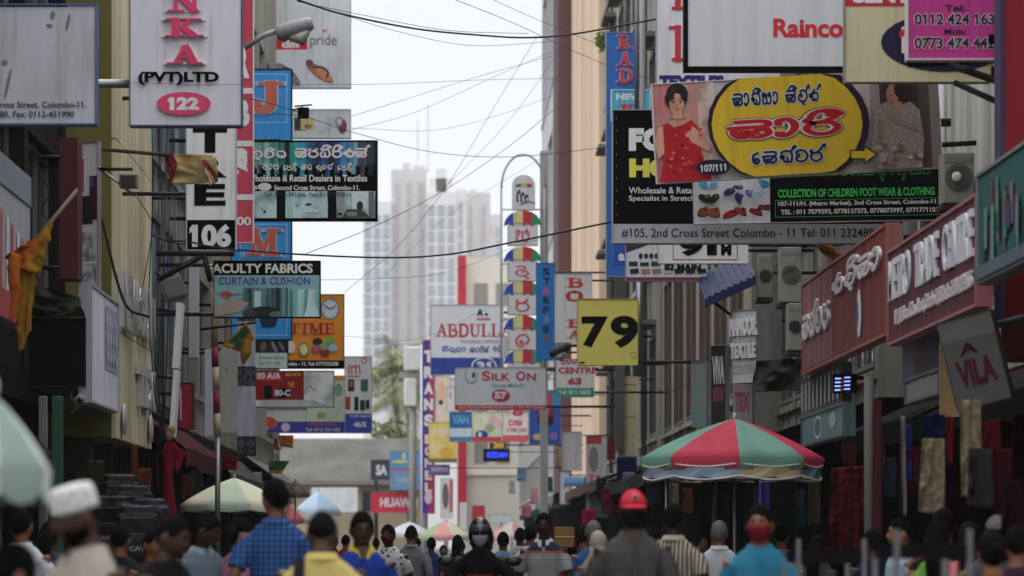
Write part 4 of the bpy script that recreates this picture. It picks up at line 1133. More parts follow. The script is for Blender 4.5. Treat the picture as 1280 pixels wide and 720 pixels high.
# column of umbrella signs
GU = 'umbrella shaped signs on the street column'
UM = [c('#2b449c'), c('#c9c08a'), c('#b3303c'), c('#1d8560')]
def usign(i, y, let, lab, wd=20):
    s = sign(lab, (635, y + 13, 672, y + 40), 100, c('#c9cacd'), c('#7f8288'), .5, .3, name='umbrella_sign', group=GU)
    x0, dx = 653.5 - 23.5, 47 / 4
    def top(t): return y + 17 - 20 * math.sqrt(max(0, 1 - ((t - 653.5) / 23.8) ** 2))
    s.box = (600, y - 20, 700, y + 60)
    for k in range(4):
        xs = [x0 + dx * (k + q / 5) for q in range(6)]
        s.poly([(x, top(x)) for x in xs] + [(xs[5], y + 17), ((xs[0] + xs[5]) / 2, y + 14), (xs[0], y + 17)], UM[k])
    MB().add([(s.uv(x, top(x))[0], .0 if j else .28, s.uv(x, top(x) - 0)[1]) for x in [x0 + 47 * q / 16 for q in range(17)] for j in (0, 1)], [(2 * q, 2 * q + 1, 2 * q + 3, 2 * q + 2) for q in range(16)], c('#26304a')).build('canopy_edge', s.root, False)
    s.text(let, (644, y + 20.5, 662, y + 37), c('#b3303c'), .13, None, 0, .001, 'si')
    s.done('umbrella_emblem')
for i, (y, let, nm) in enumerate(((266, ['ya'], 'first'), (311, ['da'], 'second'), (353, ['ra'], 'third'), (397, ['va'], 'fourth'), (439, ['ka'], 'fifth and lowest'))):
    usign(i, y, let, nm + ' white sign from the top under a striped umbrella emblem on the column')
s = sign('arched white sign with penguins under a small umbrella, topping the umbrella column', (640, 232, 669, 262), 100, c('#c9cacd'), None, .5, .3, name='umbrella_sign', group=GU)
s.box = (630, 205, 680, 262); s.ell(654.5, 232, 14.5, 13.5, c('#c9cacd'))
s.ell(655, 233, 11, 4, c('#3b4f9a')).rect(640, 234, 669, 238, c('#c9cacd')).ell(655, 231.5, 4, 3, c('#b9a23c')).ell(662, 232, 3, 2.6, c('#b3303c'))
for x, h in ((648, 16), (653, 13), (658, 10)): s.ell(x, 253 - h / 2, 2.6, h / 2, c('#33353d'), 8).ell(x + 1, 253 - h / 2 + 2, 1.2, h / 3, c('#c9cacd'))
s.line([(650, 256), (660, 252), (668, 254)], 1.5, c('#55575f')).done()
r = thing('sign_column', 'tall pale steel column with a hoop top carrying the umbrella signs', 'post', W(672, 680, 100.5).to_tuple()[:2] + (0,))
for px in (626.5, 681): MB().cyl(W(px, 470, 100.6), W(px, 235, 100.6), .03, mat('#a9acb0', .6, .3)).build('upright', r, True, True)
pts = [W(654 + 27.2 * math.cos(a), 235 - 42 * math.sin(a), 100.6) for a in [math.pi * i / 14 for i in range(15)]]
MB().loft(pts, .03, mat('#a9acb0', .6, .3), 8).build('hoop', r, True, True)
for py in (262, 330, 400, 468): MB().cyl(W(626.5, py, 100.66), W(684, py, 100.66), .02, mat('#a9acb0', .6, .3)).build('rung', r, True, True)
MB().box(W(676, 0, 100).x, W(686, 0, 100).x, 100.75, 101, .15, W(0, 185, 100).z, mat('#b2b2b0', .6, .4)).build('pillar', r)

# --- far right-of-centre cluster
s = sign('white sign with red serif capitals and a blue foot numbered 31', (538.5, 381.5, 629, 468), 112, mat('#e6e8ec', .52, .12, 0, 2.0), c('#85888e'), .6, group=GF)
s.rect(538.5, 447, 629, 468, c('#2a3f8a')).text('ABDULLA', (544, 404, 641, 422), c('#a83540'), .2, None, 0, .001, 'slab').text('A', (596, 386, 604, 395), NAVY, .08).ell(608, 393, 2, 2, NAVY).rect(596, 397.5, 613, 400, c('#a85a64')).text('TRADING OFFICE', (575, 425, 624, 429), c('#77777f'), .01)
s.text(['ma', 'ii', 'la', 'u', 'la', 'aa'], (552, 432, 582, 441), c('#33508f'), .2, None, 0, .001, 'si').text(['sa', 'ta', 'ra', 'ii', 'sa', 'hal'], (587, 432, 612, 441), c('#33508f'), .2, None, 0, .001, 'si').text(['ka', 'la'], (616, 432, 626, 441), c('#33508f'), .2, None, 0, .001, 'si')
s.ell(605, 458, 16, 12, WHT).ell(605, 458, 14, 10, c('#2a3f8a')).text('31', (596, 452, 614, 466), WHT, .05).arm([390, 460], 4.8, .04).done()
s = sign('pale sign with red small capitals and a red oval 57', (569, 459.5, 682, 512), 96, mat('#e3e5ea', .52, .15, 0, 2.0), c('#7d7f82'), .6, group=GR)
s.text('S', (602, 464, 613, 476), c('#a8343e'), .03).text('ILK', (614.5, 466.5, 638, 476), c('#a8343e'), .03).text('O', (645, 464, 657, 476), c('#a8343e'), .03).text('N', (658.5, 466.5, 670, 476), c('#a8343e'), .03).text('Saree Mandir', (615, 479, 657, 484), c('#5a9a93'), .02)
s.ell(626, 494.5, 11.5, 8, RED).text('57', (618, 489.5, 634, 499), WHT, .06).rect(569, 506.5, 682, 512, c('#b53a44')).text('2nd Cross Street Colombo - 11, Sri Lanka', (573, 507.5, 680, 511), c('#c9b3b3'), .02)
s.ell(589, 469, 8, 10, c('#6f9a98')).ell(589, 468.5, 7, 9, mat('#e3e5ea', .52, .15, 0, 2.0)).ell(592, 469, 1.8, 4, c('#3a3440')).arm([462, 508], 4.8, .035).done()
s = sign('tall narrow purple and red sign with a column of white letters', (528, 425, 543.5, 642), 134, c('#8f2f55'), c('#b9b9c4'), .4, .25, group=GF)
s.poly([(528, 425), (536, 425), (536, 642), (528, 642)], c('#43307a'))
for i, ch in enumerate('TRANS'): s.text(ch, (530, 438 + i * 20, 541.5, 453 + i * 20), WHT, .06)
for i, ch in enumerate('IGNEL'): s.text(ch, (531, 543 + i * 15, 540, 555 + i * 15), c('#c9b9b0'), .05)
s.ell(535.5, 622, 5, 8, c('#b9a3b5')).pole(530, 430, 690, .14, c('#b5b9c6')).done()
def small(label, box, Y, col, shapes=(), texts=(), armX=4.8, **k):
    s = sign(label, box, Y, c(col), c('#7d7f84'), .35, .1, group=GF, **k)
    for a in shapes:
        (s.rect if a[0] == 'r' else s.ell)(*a[1:5], c(a[5]))
    for a in texts: s.text(a[0], a[1:5], c(a[5]), .04)
    if armX: s.arm([box[1] + 4], armX, .016)
    return s.done()
small('small blue and white sign left of the floral rose picture sign', (562, 515, 589.5, 552), 121, '#aebcc8', [('r', 562, 515, 589.5, 535, '#24588f'), ('r', 562, 546, 589.5, 552, '#3f6f98')], [('VAN', 565, 519, 586, 530, '#5f9ac6')])
small('floral picture sign with pale roses over a red strip', (590, 515, 627, 552), 120, '#b5bda6', [('e', 605, 522, 9, 7, '#d2d6c2'), ('e', 600, 532, 7, 6, '#c6cdb0'), ('e', 618, 528, 8, 8, '#c9a3b0'), ('e', 612, 535, 6, 5, '#8fa07c'), ('r', 590, 546, 627, 552, '#b03a44'), ('e', 602, 543, 8, 5, '#33407a'), ('r', 598, 540, 602, 546, '#c9cacd')])
small('white notice sign with red lettering right of the floral picture', (628.5, 516, 660, 552), 119, '#c6c3c3', [('r', 628.5, 544, 660, 552, '#b8565c')], [('8', 640, 508, 654, 520, '#b03a48'), ('DBI', 636, 525, 652, 532, '#b8505c'), ('2 TER 1621', 633, 535, 658, 540, '#a8606a')])
small('tall blue poster sign with a red backpack, below the narrow bright blue sign', (662, 489, 700.5, 555), 110, '#2b4c9a', [('r', 662, 489, 700.5, 510, '#3f78b0'), ('e', 682, 520, 11, 12, '#7a2030'), ('e', 682, 526, 10, 7, '#2a1a22'), ('e', 686, 502, 4, 12, '#b03040'), ('e', 672, 546, 6, 4, '#b59a55'), ('e', 692, 545, 5, 5, '#7a5a9a'), ('r', 676, 544, 685, 549, '#6f7fa8')])
small('yellow flowery picture sign above a small purple shop board', (536, 528, 571, 578), 127, '#c3b263', [('e', 545, 560, 8, 9, '#cdbf8a'), ('e', 558, 566, 9, 7, '#b89a3a'), ('e', 552, 540, 12, 6, '#c9b99a'), ('r', 536, 573, 571, 578, '#6d6540')])
small('small purple shop board under the yellow flowery sign', (536, 581, 562, 594), 128, '#5a558f', texts=[('SHOPPING', 539, 584, 560, 590, '#a9a6c6')])
small('pale upright sign with a faint figure beside the purple column sign', (545, 470, 562, 528), 131, '#c0b8a8', [('e', 552, 490, 4, 14, '#d0a98f'), ('e', 551, 503, 3, 3, '#55423a')])
small('white panel sign with a thin pink motif left of the oval 57 sign', (558, 484, 568.5, 514), 118, '#cfcdce', [('e', 563, 494, 1.2, 5, '#b8707c')])
small('dark LED sign with glowing blue letters under the small signs', (604, 561, 637, 577), 126, '#191a24')
s_ = sign('yellow number board just above the blue LED sign', (612, 553, 632, 560.5), 126, c('#3a3326'), None, .3, .1, group=GF); s_.text('20', (616, 553.5, 630, 560), c('#c9a030'), .06).arm([556], 4.8).done()
LED = mat('#2b48ff', .4, 0, 0, 1, 0, None, '#000000', 10, 1.0)
o_ = MB(); vs, fs, bb = glyph_text('KEDAH', .03)
p0, p1 = W(609, 572, 125.95), W(634, 565, 125.95)
o_.add([(p0.x + (v[0] - bb[0]) / (bb[2] - bb[0]) * (p1.x - p0.x), 125.95, p0.z + (v[1] - bb[1]) / (bb[3] - bb[1]) * (p1.z - p0.z)) for v in vs], fs, LED)
par = [o for o in bpy.data.objects if o.get('label', '').startswith('dark LED sign')][0]
o_.build('lettering', par)
small('dark grey sign with two white letters left of the blue picture sign', (463.5, 574.5, 488, 600), 206, '#3a3c42', texts=[('SA', 470, 581, 484, 594, '#b9bbbe')], armX=None)
small('blue picture sign with a yellow and red band at the end of the street', (487.5, 564, 527, 612), 204, '#4d7ea6', [('r', 487.5, 585, 527, 588, '#8f4a58'), ('r', 487.5, 588, 527, 612, '#5f7f9c'), ('e', 500, 577, 10, 2, '#b5a860'), ('e', 505, 570, 2, 5, '#b5a860'), ('e', 507, 600, 12, 4, '#77909f')], armX=None)
small('red sign with white capitals on the house at the end', (463.5, 615.5, 520, 640.5), 205, '#b5253c', texts=[('HUAWEI', 475, 622, 522, 634, '#d0cdd0')], armX=None)
small('blank white board on the low house under the corrugated roof', (389, 609, 447, 640), 209, '#c6cacb', armX=None)
for lab, px, y0, y1, Y in (('dark post carrying the dark grey two letter sign at the junction', 470, 600, 690, 206.4), ('grey post carrying the blue picture sign at the junction', 512, 612, 690, 205.6)):
    tag(MB().cyl(W(px, y0, Y), Vector((W(px, 0, Y).x, Y, .02)), .12, DARKM).build('post', None, smooth=True), lab, 'post')

# street level signs on the right, towards the junction
small('narrow white upright sign with a red head near the blue awning', (733, 545, 758, 607), 92, '#b9b5b5', [('r', 733, 545, 752, 555, '#a8444c'), ('e', 742, 574, 6, 16, '#7d7a80'), ('r', 737, 592, 742, 604, '#b8707c'), ('r', 745, 594, 750, 602, '#a84a5a')])
small('beige shop board hanging above a navy door cloth', (772.5, 470, 798, 570), 84, '#b3a98c', [('r', 775, 480, 795, 482, '#77705c'), ('r', 776, 520, 794, 522, '#8a8269')])
small('grey blank board left of the narrow white sign', (703, 540, 727, 588), 104, '#a9aaac')
small('dark red small board beside the narrow white sign', (759, 546, 769, 575), 90, '#5a1f27')
small('pale white board low on the right pavement facade', (700, 590, 712, 630), 108, '#b9bbbd')
small('red square shop board at street level beneath the red fin', (590, 632, 606, 655), 190, '#a32a36', armX=None)
small('pale blue and white board at street level near the helmet rider', (612, 643, 640, 653), 180, '#b9c3c6', armX=None)
small('round mirror like white and red sign beyond the purple column sign', (551, 598, 566, 648), 170, '#c3bfbf', [('r', 562, 600, 566, 640, '#b8505c'), ('e', 557, 620, 4, 16, '#5d5a5c')], armX=None)
for lab, px, Y in (('pale post below the red square board far down the street', 598, 190.3), ('pale post below the wide pale blue board far down the street', 626, 180.3), ('pale post below the round mirror like sign', 558, 170.3)):
    tag(MB().cyl(W(px, 650, Y), Vector((W(px, 0, Y).x, Y, .02)), .08, STEEL).build('post', None, smooth=True), lab, 'post')
r = thing('post', 'red and white painted post standing at the far right pavement', 'post', (W(578, 0, 175).x, 175, 0.02))
MB().box(W(575, 0, 175).x, W(583, 0, 175).x, 175, 175.3, W(0, 628, 175).z, W(0, 552, 175).z, c('#a82a38')).build('upper_post', r)
MB().box(W(574.5, 0, 175).x, W(583.5, 0, 175).x, 174.98, 175.32, .02, W(0, 628, 175).z - .002, c('#c3c3c6')).build('lower_post', r)

# --- right facade boards, seen at a slant
def slant(label, X, pxl, pxr, pyt, pyb, pxref, col, frame=None, **k):
    Yf, Yn = F * X / (pxl - CX), F * X / (pxr - CX)
    Yr = F * X / (pxref - CX)
    return side_sign(label, 1, X, Yn, Yf, CH + (HY - pyb) * Yr / F, CH + (HY - pyt) * Yr / F, col, frame, **k)
s = slant('maroon fascia board with three raised white words', 4.35, 1111, 1221, 318, 429, 1111, mat('#6f3840', .6, .5, 0, 2, 0, 'streak', '#57292f', 5), c('#8d5a60'))
w_, h_ = s.box[2], s.box[3]
s.text('METRO', (12, 8, w_ * .29, h_ * .55), c('#c3c3c8'), .015, None, 0, .02).text('TRADE', (w_ * .35, 8, w_ * .62, h_ * .55), c('#c3c3c8'), .015, None, 0, .02).text('CENTRE', (w_ * .68, 8, w_ * .98, h_ * .55), c('#c3c3c8'), .015, None, 0, .02)
s.text('107, 111 Second Cross Street, Colombo 11, Sri Lanka. Tel: 011 2324555', (w_ * .1, h_ * .67, w_ * .97, h_ * .86), c('#b5aeb0'), .01, None, 0, .01).done()
s = slant('worn red fascia board with raised silver Sinhala letters and a round white emblem', 4.4, 1004, 1109, 358, 466, 1004, mat('#8a4238', .6, .6, 0, 1.5, 0, 'streak', '#6e3430', 4), c('#8a5750'))
w_, h_ = s.box[2], s.box[3]
s.rect(2, 2, w_ * .4, h_ - 2, mat('#8f525a', .6, .5, 0, 1.2, 0, 'streak', '#a5737a', 4))
s.text(['ka', 'la', 'ii', 'sa', 'aa'], (w_ * .42, h_ * .06, w_ * .95, h_ * .42), c('#b9b5b6'), .2, None, 0, .03, 'si').text(['sa', 'ma', 'hal', 'ta', 'ra'], (w_ * .02, h_ * .26, w_ * .38, h_ * .66), c('#b9b5b6'), .2, None, 0, .03, 'si')
s.ell(w_ * .72, h_ * .68, 22, 26, c('#b9bbc0')).ell(w_ * .70, h_ * .68, 12, 15, c('#2f468f')).done()
s = slant('small white shop board with dark lettering below the maroon fascia', 4.45, 1110, 1152, 398, 427, 1110, c('#a3a09c'))
w_, h_ = s.box[2], s.box[3]
s.text('MILLION TEX', (8, h_ * .2, w_ - 8, h_ * .8), c('#5f4a48'), .03).done()
s = slant('teal and pink patterned shop banner at the right edge of the street', 4.3, 1223, 1300, 222, 352, 1223, mat('#2f6461', .6, .4, 0, 2), c('#6d6e70'))
w_, h_ = s.box[2], s.box[3]
for i in range(26):
    rr = random.Random(i)
    x = rr.random() * w_
    s.rect(x, h_ * rr.uniform(.05, .5), x + rr.uniform(6, 22), h_ * rr.uniform(.55, .95), mat(rr.choice(['#7a4450', '#6a958a', '#264f4d', '#8a6f76', '#497f73', '#43436a']), .6, .3))
s.rect(0, h_ * .88, w_, h_, c('#4d5a66')).done()
s = sign('grey street sign box with raised grey lettering, turned towards the street', (909, 388, 953, 478), 50, mat('#a5a5a7', .5, .2, 0, 2), c('#7d7d80'), .8, .45, yaw=-52)
s.box = (880, 388, 985, 478)
s.text('MAMOOR', (906.5, 397, 956, 420), c('#c3c3c5'), .05, c('#4a4a4c'), .03, .04).text('TEXTILE', (908, 428, 954, 448), c('#b9b9bb'), .05, c('#4a4a4c'), .03, .03).text('CENTRE', (910, 455, 952, 466), c('#8f8f92'), .03).arm([400], 5.5).done()
s = sign('tall faded poster board in blue and orange, left of the black and white sign', (863.5, 452, 885, 533), 55, mat('#6f8f95', .6, .3, 0, 3, 0, 'blotch', '#a8946a', 1.2), c('#8f9296'), .6, .06, yaw=-40); s.arm([456], 5.5).done()
s = sign('black and silver vertical sign with slanted lettering below the grey box sign', (886, 432, 911, 532), 53, c('#3a3638'), c('#8f9092'), .6, .06, yaw=-45)
s.text('VIVA', (888, 445, 908, 480), c('#b5b3b5'), .06).rect(889, 484, 907, 502, c('#6d3a44')).arm([440], 5.5).done()
s = sign('pinkish grey sign with faint red letters right of the black and silver sign', (912, 478, 944, 532), 51.5, c('#8a7f82'), None, .6, .06, yaw=-45)
s.text('TEX', (916, 490, 940, 515), c('#8f4a58'), .05).arm([482], 5.5).done()
s = sign('leaning grey board with dark red letters under the teal banner', (1196, 392, 1266, 505), 27.2, mat('#4d4b49', .6, .4, 0, 2), c('#3a3936'), .6, .12, tilt=-14, yaw=-22)
s.box = (1150, 380, 1300, 520)
s.rect(1196, 392, 1266, 420, mat('#5d5b57', .6, .4)).text('A', (1215, 424, 1240, 440), mat('#3a1419', .7), .03).text('VILA', (1206, 445, 1256, 480), mat('#481a22', .7), .05).arm([410], 4.7).done()
s = sign('tall narrow brown printed banner between the small shops on the right', (1175.5, 411, 1198, 520), 31.8, mat('#94754a', .6, .2, 0, 3, 0, 'blotch', '#6f5f58', 2.0), c('#b5a280'), .6, .04, yaw=-15); s.ell(1190, 478, 3, 5, c('#4d5a7a')).arm([415], 4.7).done()
s = slant('printed cloth shop sign with blue and pink prints under the small white board', 4.6, 1128, 1174, 432, 482, 1128, mat('#6d5a64', .6, .2, 0, 3, 0, 'blotch', '#4a5078', 2), None)
s.done()
s = slant('grey tin board below the printed cloth sign', 4.55, 1133, 1174, 478, 502, 1133, c('#6f7577'), c('#55595b')); s.done()
s = sign('black sign box with glowing blue and red LED rows', (1041, 468, 1067, 491), 41, c('#0d0d12'), BLK, .6, .1, yaw=-30)
LB_, LR_ = mat('#8fa8ff', .4, 0, 0, 1, 0, None, '#000000', 10, .9), mat('#c01828', .4, 0, 0, 1, 0, None, '#000000', 10, .7)
for i in range(4): s.rect(1043, 472 + i * 4.8, 1051, 474 + i * 4.8, LB_).rect(1056, 471 + i * 4.8, 1064, 473 + i * 4.8, LB_).rect(1052.5, 472.5 + i * 4.6, 1055, 474 + i * 4.6, LR_)
s.arm([472], 4.8).done()
s = slant('vertical striped dark and silver board beneath the worn red fascia', 4.5, 1001, 1052, 476, 522, 1001, c('#4b4a4a'))
for i in range(10): s.rect(8 + i * s.box[2] / 10, 6, 8 + i * s.box[2] / 10 + 22, s.box[3] - 6, c('#85837f'))
s.done()
s = slant('teal grey board with a white oval frame above the red umbrella', 4.5, 1003, 1055, 524, 556, 1003, c('#5a7477'), c('#4a5a5c'))
s.ell(s.box[2] * .4, s.box[3] * .5, 42, 14, WHT).ell(s.box[2] * .4, s.box[3] * .5, 36, 11, c('#3f575c')).ell(s.box[2] * .75, s.box[3] * .4, 40, 9, c('#8fa0a3')).done()

# ================================================================== people
SKIN = [mat('#4a2f22', .5, .05), mat('#5f3d2b', .5, .05), mat('#3b251b', .5, .05), mat('#76503a', .5, .05)]
HAIRM = mat('#0b0908', .9, .0, 0, 30, .8)
GREYH = mat('#5b5a58', .9, .2, 0, 20, .4)
def gs(x, m, s_): return math.exp(-((x - m) / s_) ** 2)
HC = Vector((0, -.015, 1.582))
def head_pt(d, k=1.0):
    nx, ny, nz = d.x, d.y, d.z
    x, y, z = .077 * nx, .096 * ny, .118 * nz
    if nz < 0:
        x *= 1 - .27 * nz * nz
        if ny > 0: y *= 1 - .5 * nz * nz
    else:
        x *= 1 + .04 * nz * (1 - nz)
    f = max(0.0, -ny)
    y -= f * (.026 * gs(nx, 0, .13) * gs(nz, -.16, .15) + .013 * gs(nx, 0, .1) * gs(nz, .0, .14) - .011 * (gs(nx, .36, .17) + gs(nx, -.36, .17)) * gs(nz, .06, .11) + .006 * gs(nz, .24, .09) * gs(nx, 0, .6)
               + .009 * gs(nx, 0, .26) * gs(nz, -.47, .07) + .009 * gs(nx, 0, .24) * gs(nz, -.6, .06) - .003 * gs(nx, 0, .3) * gs(nz, -.535, .03) + .012 * gs(nx, 0, .25) * gs(nz, -.88, .14) + .005 * (gs(nx, .5, .2) + gs(nx, -.5, .2)) * gs(nz, -.25, .2))
    return Vector((x, y, z)) * k
def P(label, px, top, Y, face=0, shirt=None, pants=None, hair='short', hm=None, fem=0, skin=0, collar=None, mask=None,
      cap=None, capbrim=True, beard=False, yaw=0, pitch=0, sleeve=.55, wid=1.0, swing=.12, arms=None, seated=False, long_=False,
      strap=None, open_v=False, extra=None, group='people walking in the street', hat=None, lean=0.0, scarf=None, vox=None, moust=False, glasses=False):
    Z = CH + (HY - top) * Y / F
    extra_h = .02 + (.02 if (cap or hat) else 0)
    loc = Vector(((px - CX) * Y / F, Y, .03))
    sc = (Z - .03) / (1.70 + extra_h) if not seated else 1.0
    dz = 0 if not seated else (Z - .03) - 1.70 - extra_h - .02
    r = thing('person', label, 'person', loc, (0, 0, R(face)), group)
    sk = SKIN[skin]
    rr = random.Random(int(px * 7 + top))
    vx = vox or (.0095 if Y < 35 else .014)
    M = Matrix.Scale(sc, 4)
    T = Matrix.Translation((0, 0, dz))
    HT = Matrix.Translation((0, 0, 1.47)) @ Matrix.Rotation(R(yaw), 4, 'Z') @ Matrix.Rotation(R(pitch), 4, 'X') @ Matrix.Translation((0, 0, -1.47))
    LT = Matrix.Translation((0, 0, .9)) @ Matrix.Rotation(lean, 4, 'X') @ Matrix.Translation((0, 0, -.9))
    def fin(b, name, head=False, par=None, **k):
        for i, v in enumerate(b.v):
            if head: v = HT @ v
            b.v[i] = M @ (T @ (LT @ v if v.z > .9 else v))
        k.setdefault('smooth', True)
        return b.build(name, par or r, False, **k)
    sw = .185 * wid * (1 - .1 * fem)
    hw = .165 * wid * (1 + .06 * fem)
    a0 = swing if rr.random() < .5 else -swing
    if arms is None:
        arms = {}
        for s_ in (-1, 1):
            q = a0 * s_
            arms[s_] = ((s_ * (sw + .055), .02 + q * .5, 1.10), (s_ * (sw + .05), -.03 - abs(q) * .6 + q * .9, .86))
    if seated:
        legs = {s_: ((s_ * .09, 0, .9), (s_ * .19, -.42, .88), (s_ * .17, -.30, .46 - dz * .5), (s_ * .17, -.42, .05 - dz)) for s_ in (-1, 1)}
    else:
        legs = {}
        for s_ in (-1, 1):
            q = -a0 * s_
            legs[s_] = ((s_ * .088, 0, .90), (s_ * .092, -.02 + q * 1.1 - abs(q) * .3, .48), (s_ * .092, .03 + q * 1.9, .085 + max(0, q) * .3), (s_ * .1, -.13 + q * 1.9, .035 + max(0, q) * .2))
    # one continuous body
    b = MB()
    tors = [(.82, .13, .095, 0), (.90, hw * .96, .105, .005), (1.0, .135 * wid, .09, 0), (1.12, .145 * wid, .095, -.005), (1.25, .16 * wid, .105, -.008), (1.33, sw * .95, .098, -.005), (1.385, sw * .8, .08, .0), (1.42, .095, .062, .005), (1.45, .058, .056, .005), (1.53, .053, .055, -.002)]
    b.loft([(0, t[3], t[0]) for t in tors], [(t[1], t[2]) for t in tors], sk, 16)
    b.ball(HC, 1, sk, 40, 30, lambda d: head_pt(d))
    for s_ in (-1, 1):
        b.ball(HC + Vector((s_ * .08, .012, -.005)), (.012, .02, .033), sk, 8, 6)
        E, Wp = Vector(arms[s_][0]), Vector(arms[s_][1])
        Sh = Vector((s_ * sw * .95, 0, 1.362))
        b.loft([Sh, Sh.lerp(E, .35), E, E.lerp(Wp, .3), Wp], [.052, .046, .038, .036, .026], sk, 10)
        L = [Vector(q) for q in legs[s_]]
        b.loft([L[0], L[0].lerp(L[1], .4), L[1], L[1].lerp(L[2], .35), L[2]], [.088, .078, .055, .055, .036], sk, 10)
        b.loft([L[2] + Vector((0, .045, -.03)), L[2].lerp(L[3], .5), L[3]], [.034, .038, .026], sk, 8)
    for i, v in enumerate(b.v):
        hd = v.z > 1.50
        v = HT @ v if hd else v
        b.v[i] = M @ (T @ (LT @ v if v.z > .9 else v))
    body = b.build('body', r, False, remesh=vx)
    # hands join the body mesh
    hb = MB()
    for s_ in (-1, 1):
        E, Wp = Vector(arms[s_][0]), Vector(arms[s_][1])
        d = (Wp - E).normalized()
        n_ = Vector((s_, 0, 0)); n_ = (n_ - d * n_.dot(d)).normalized()
        w_ = d.cross(n_)
        hb.loft([Wp - d * .015, Wp + d * .03, Wp + d * .085], [(.016, .026), (.015, .038), (.013, .04)], sk, 8, n_)
        for k in range(4):
            o = Wp + d * .08 + w_ * (-.03 + .02 * k)
            ln = (.065, .078, .074, .058)[k]
            p1 = o + d * ln * .45 - n_ * .008; p2 = o + d * ln * .8 - n_ * .028; p3 = o + d * ln * .9 - n_ * .045
            hb.loft([o - d * .01, p1, p2, p3], [.0095, .009, .008, .006], sk, 6)
        o = Wp + d * .025 - w_ * .034
        hb.loft([o, o - w_ * .025 + d * .03 - n_ * .01, o - w_ * .022 + d * .065 - n_ * .02], [.012, .0105, .008], sk, 6)
    for i, v in enumerate(hb.v): hb.v[i] = M @ (T @ (LT @ v if v.z > .9 else v))
    bm = bmesh.new(); bm.from_mesh(body.data)
    vs = [bm.verts.new(v) for v in hb.v]
    for f in hb.f:
        try: bm.faces.new([vs[i] for i in f]).smooth = True
        except ValueError: pass
    bm.to_mesh(body.data); bm.free()
    # clothing
    shirt = shirt or cloth('#777777')
    b = MB()
    lo = .80 if not fem else .62
    flare = .0 if not fem else .03
    st = [(lo, hw + .02 + flare, .118 + flare, 0), (.90, hw + .014, .122, .005), (1.0, .152 * wid + .006, .112, 0), (1.12, .158 * wid, .114, -.005), (1.25, .172 * wid, .122, -.01), (1.33, sw + .002, .112, -.006), (1.385, sw * .83, .094, .0), (1.42, .122, .082, .006), (1.45, .068, .068, .006)]
    if seated: st = [(.86,) + st[0][1:]] + st[1:]
    b.loft([(0, t[3], t[0]) for t in st], [(t[1], t[2]) for t in st], shirt, 18)
    if fem: b.ball((0, -.075, 1.235), (.13, .06, .06), shirt, 12, 8)
    for s_ in (-1, 1):
        E, Wp = Vector(arms[s_][0]), Vector(arms[s_][1])
        Sh = Vector((s_ * sw * .93, 0, 1.358))
        Lq = [Sh, Sh.lerp(E, .4)]; rq = [.058, .064]
        if sleeve <= .75: Lq.append(Sh.lerp(E, sleeve + .25)); rq.append(.062)
        else: Lq += [E, E.lerp(Wp, .5), E.lerp(Wp, .93)]; rq += [.052, .046, .038]
        Lq[0] = Lq[0] + Vector((-s_ * .02, 0, -.012)); b.loft(Lq, rq, shirt, 12)
    fin(b, 'shirt', remesh=vx, wrinkle=.0055)
    pants = pants or cloth('#2b2d33')
    b = MB()
    if long_:
        b.loft([(0, 0, .95), (0, 0, .8), (0, .01, .45), (0, .02, .12)], [(hw + .012, .115), (hw + .03, .13), (.2, .17), (.23, .2)], pants, 18)
    else:
        b.loft([(0, 0, .78), (0, 0, .9), (0, 0, .99)], [(.13, .1), (hw + .006, .112), (.15, .1)], pants, 14)
        for s_ in (-1, 1):
            L = [Vector(q) for q in legs[s_]]
            b.loft([L[0], L[0].lerp(L[1], .4), L[1], L[1].lerp(L[2], .5), L[1].lerp(L[2], .97)], [.1, .092, .07, .066, .06], pants, 12)
    fin(b, 'trousers' if not long_ else 'skirt', remesh=max(vx, .013), wrinkle=.003)
    for s_ in (-1, 1):
        L = [Vector(q) for q in legs[s_]]
        b = MB().loft([L[2] + Vector((0, .055, -.045)), L[2].lerp(L[3], .5) + Vector((0, 0, -.005)), L[3] + Vector((0, -.03, -.003))], [(.04, .03), (.047, .032), (.03, .022)], cloth('#241d19'), 10)
        fin(b, 'shoe')
    if collar:
        b = MB()
        n = 14
        vs, fs = [], []
        for i in range(n + 1):
            a = R(-90) + R(14) + (2 * math.pi - R(28)) * i / n
            dx, dy = math.cos(a), math.sin(a)
            drop = .055 * max(0, -dy) ** 2
            for (rx, ry, z) in ((.060, .060, 1.466 - drop * .4), (.075, .073, 1.469 - drop * .4), (.1, .094, 1.43 - drop)):
                vs.append(Vector((dx * rx, dy * ry + .004 - (.012 if z < 1.45 else 0) * max(0, -dy), z)))
        for i in range(n):
            for k in range(2):
                fs.append((i * 3 + k, i * 3 + k + 1, i * 3 + k + 4, i * 3 + k + 3))
        b.add(vs, fs, collar)
        fin(b, 'collar')
    if open_v:
        b = MB().add([(-.04, -.083, 1.47), (.04, -.083, 1.47), (.006, -.121, 1.36), (-.006, -.121, 1.36)], [(0, 1, 2, 3)], open_v)
        fin(b, 'neck_opening')
    # face
    if Y < 36 and abs(face + yaw) < 100:
        for s_ in (-1, 1):
            d = Vector((s_ * .36, -.93, .07)).normalized()
            c_ = HC + head_pt(d)
            e_ = fin(MB().ball(c_ + Vector((0, .006, 0)), (.0135, .010, .0085), mat('#b9b0a8', .3, 0), 10, 8), 'eye', True)
            i_ = fin(MB().ball(c_ + Vector((0, -.0025, -.0005)), (.0062, .0035, .0066), mat('#120c09', .2, 0), 8, 6), 'iris', True); i_.parent = e_
            pts = [HC + head_pt(Vector((s_ * q, -math.sqrt(max(.02, 1 - q * q - .05)), .24 + .03 * math.sin((q - .14) * 6))).normalized()) + Vector((0, -.003, 0)) for q in (.16, .28, .4, .52)]
            fin(MB().loft(pts, [.003, .005, .005, .002], HAIRM, 6), 'eyebrow', True)
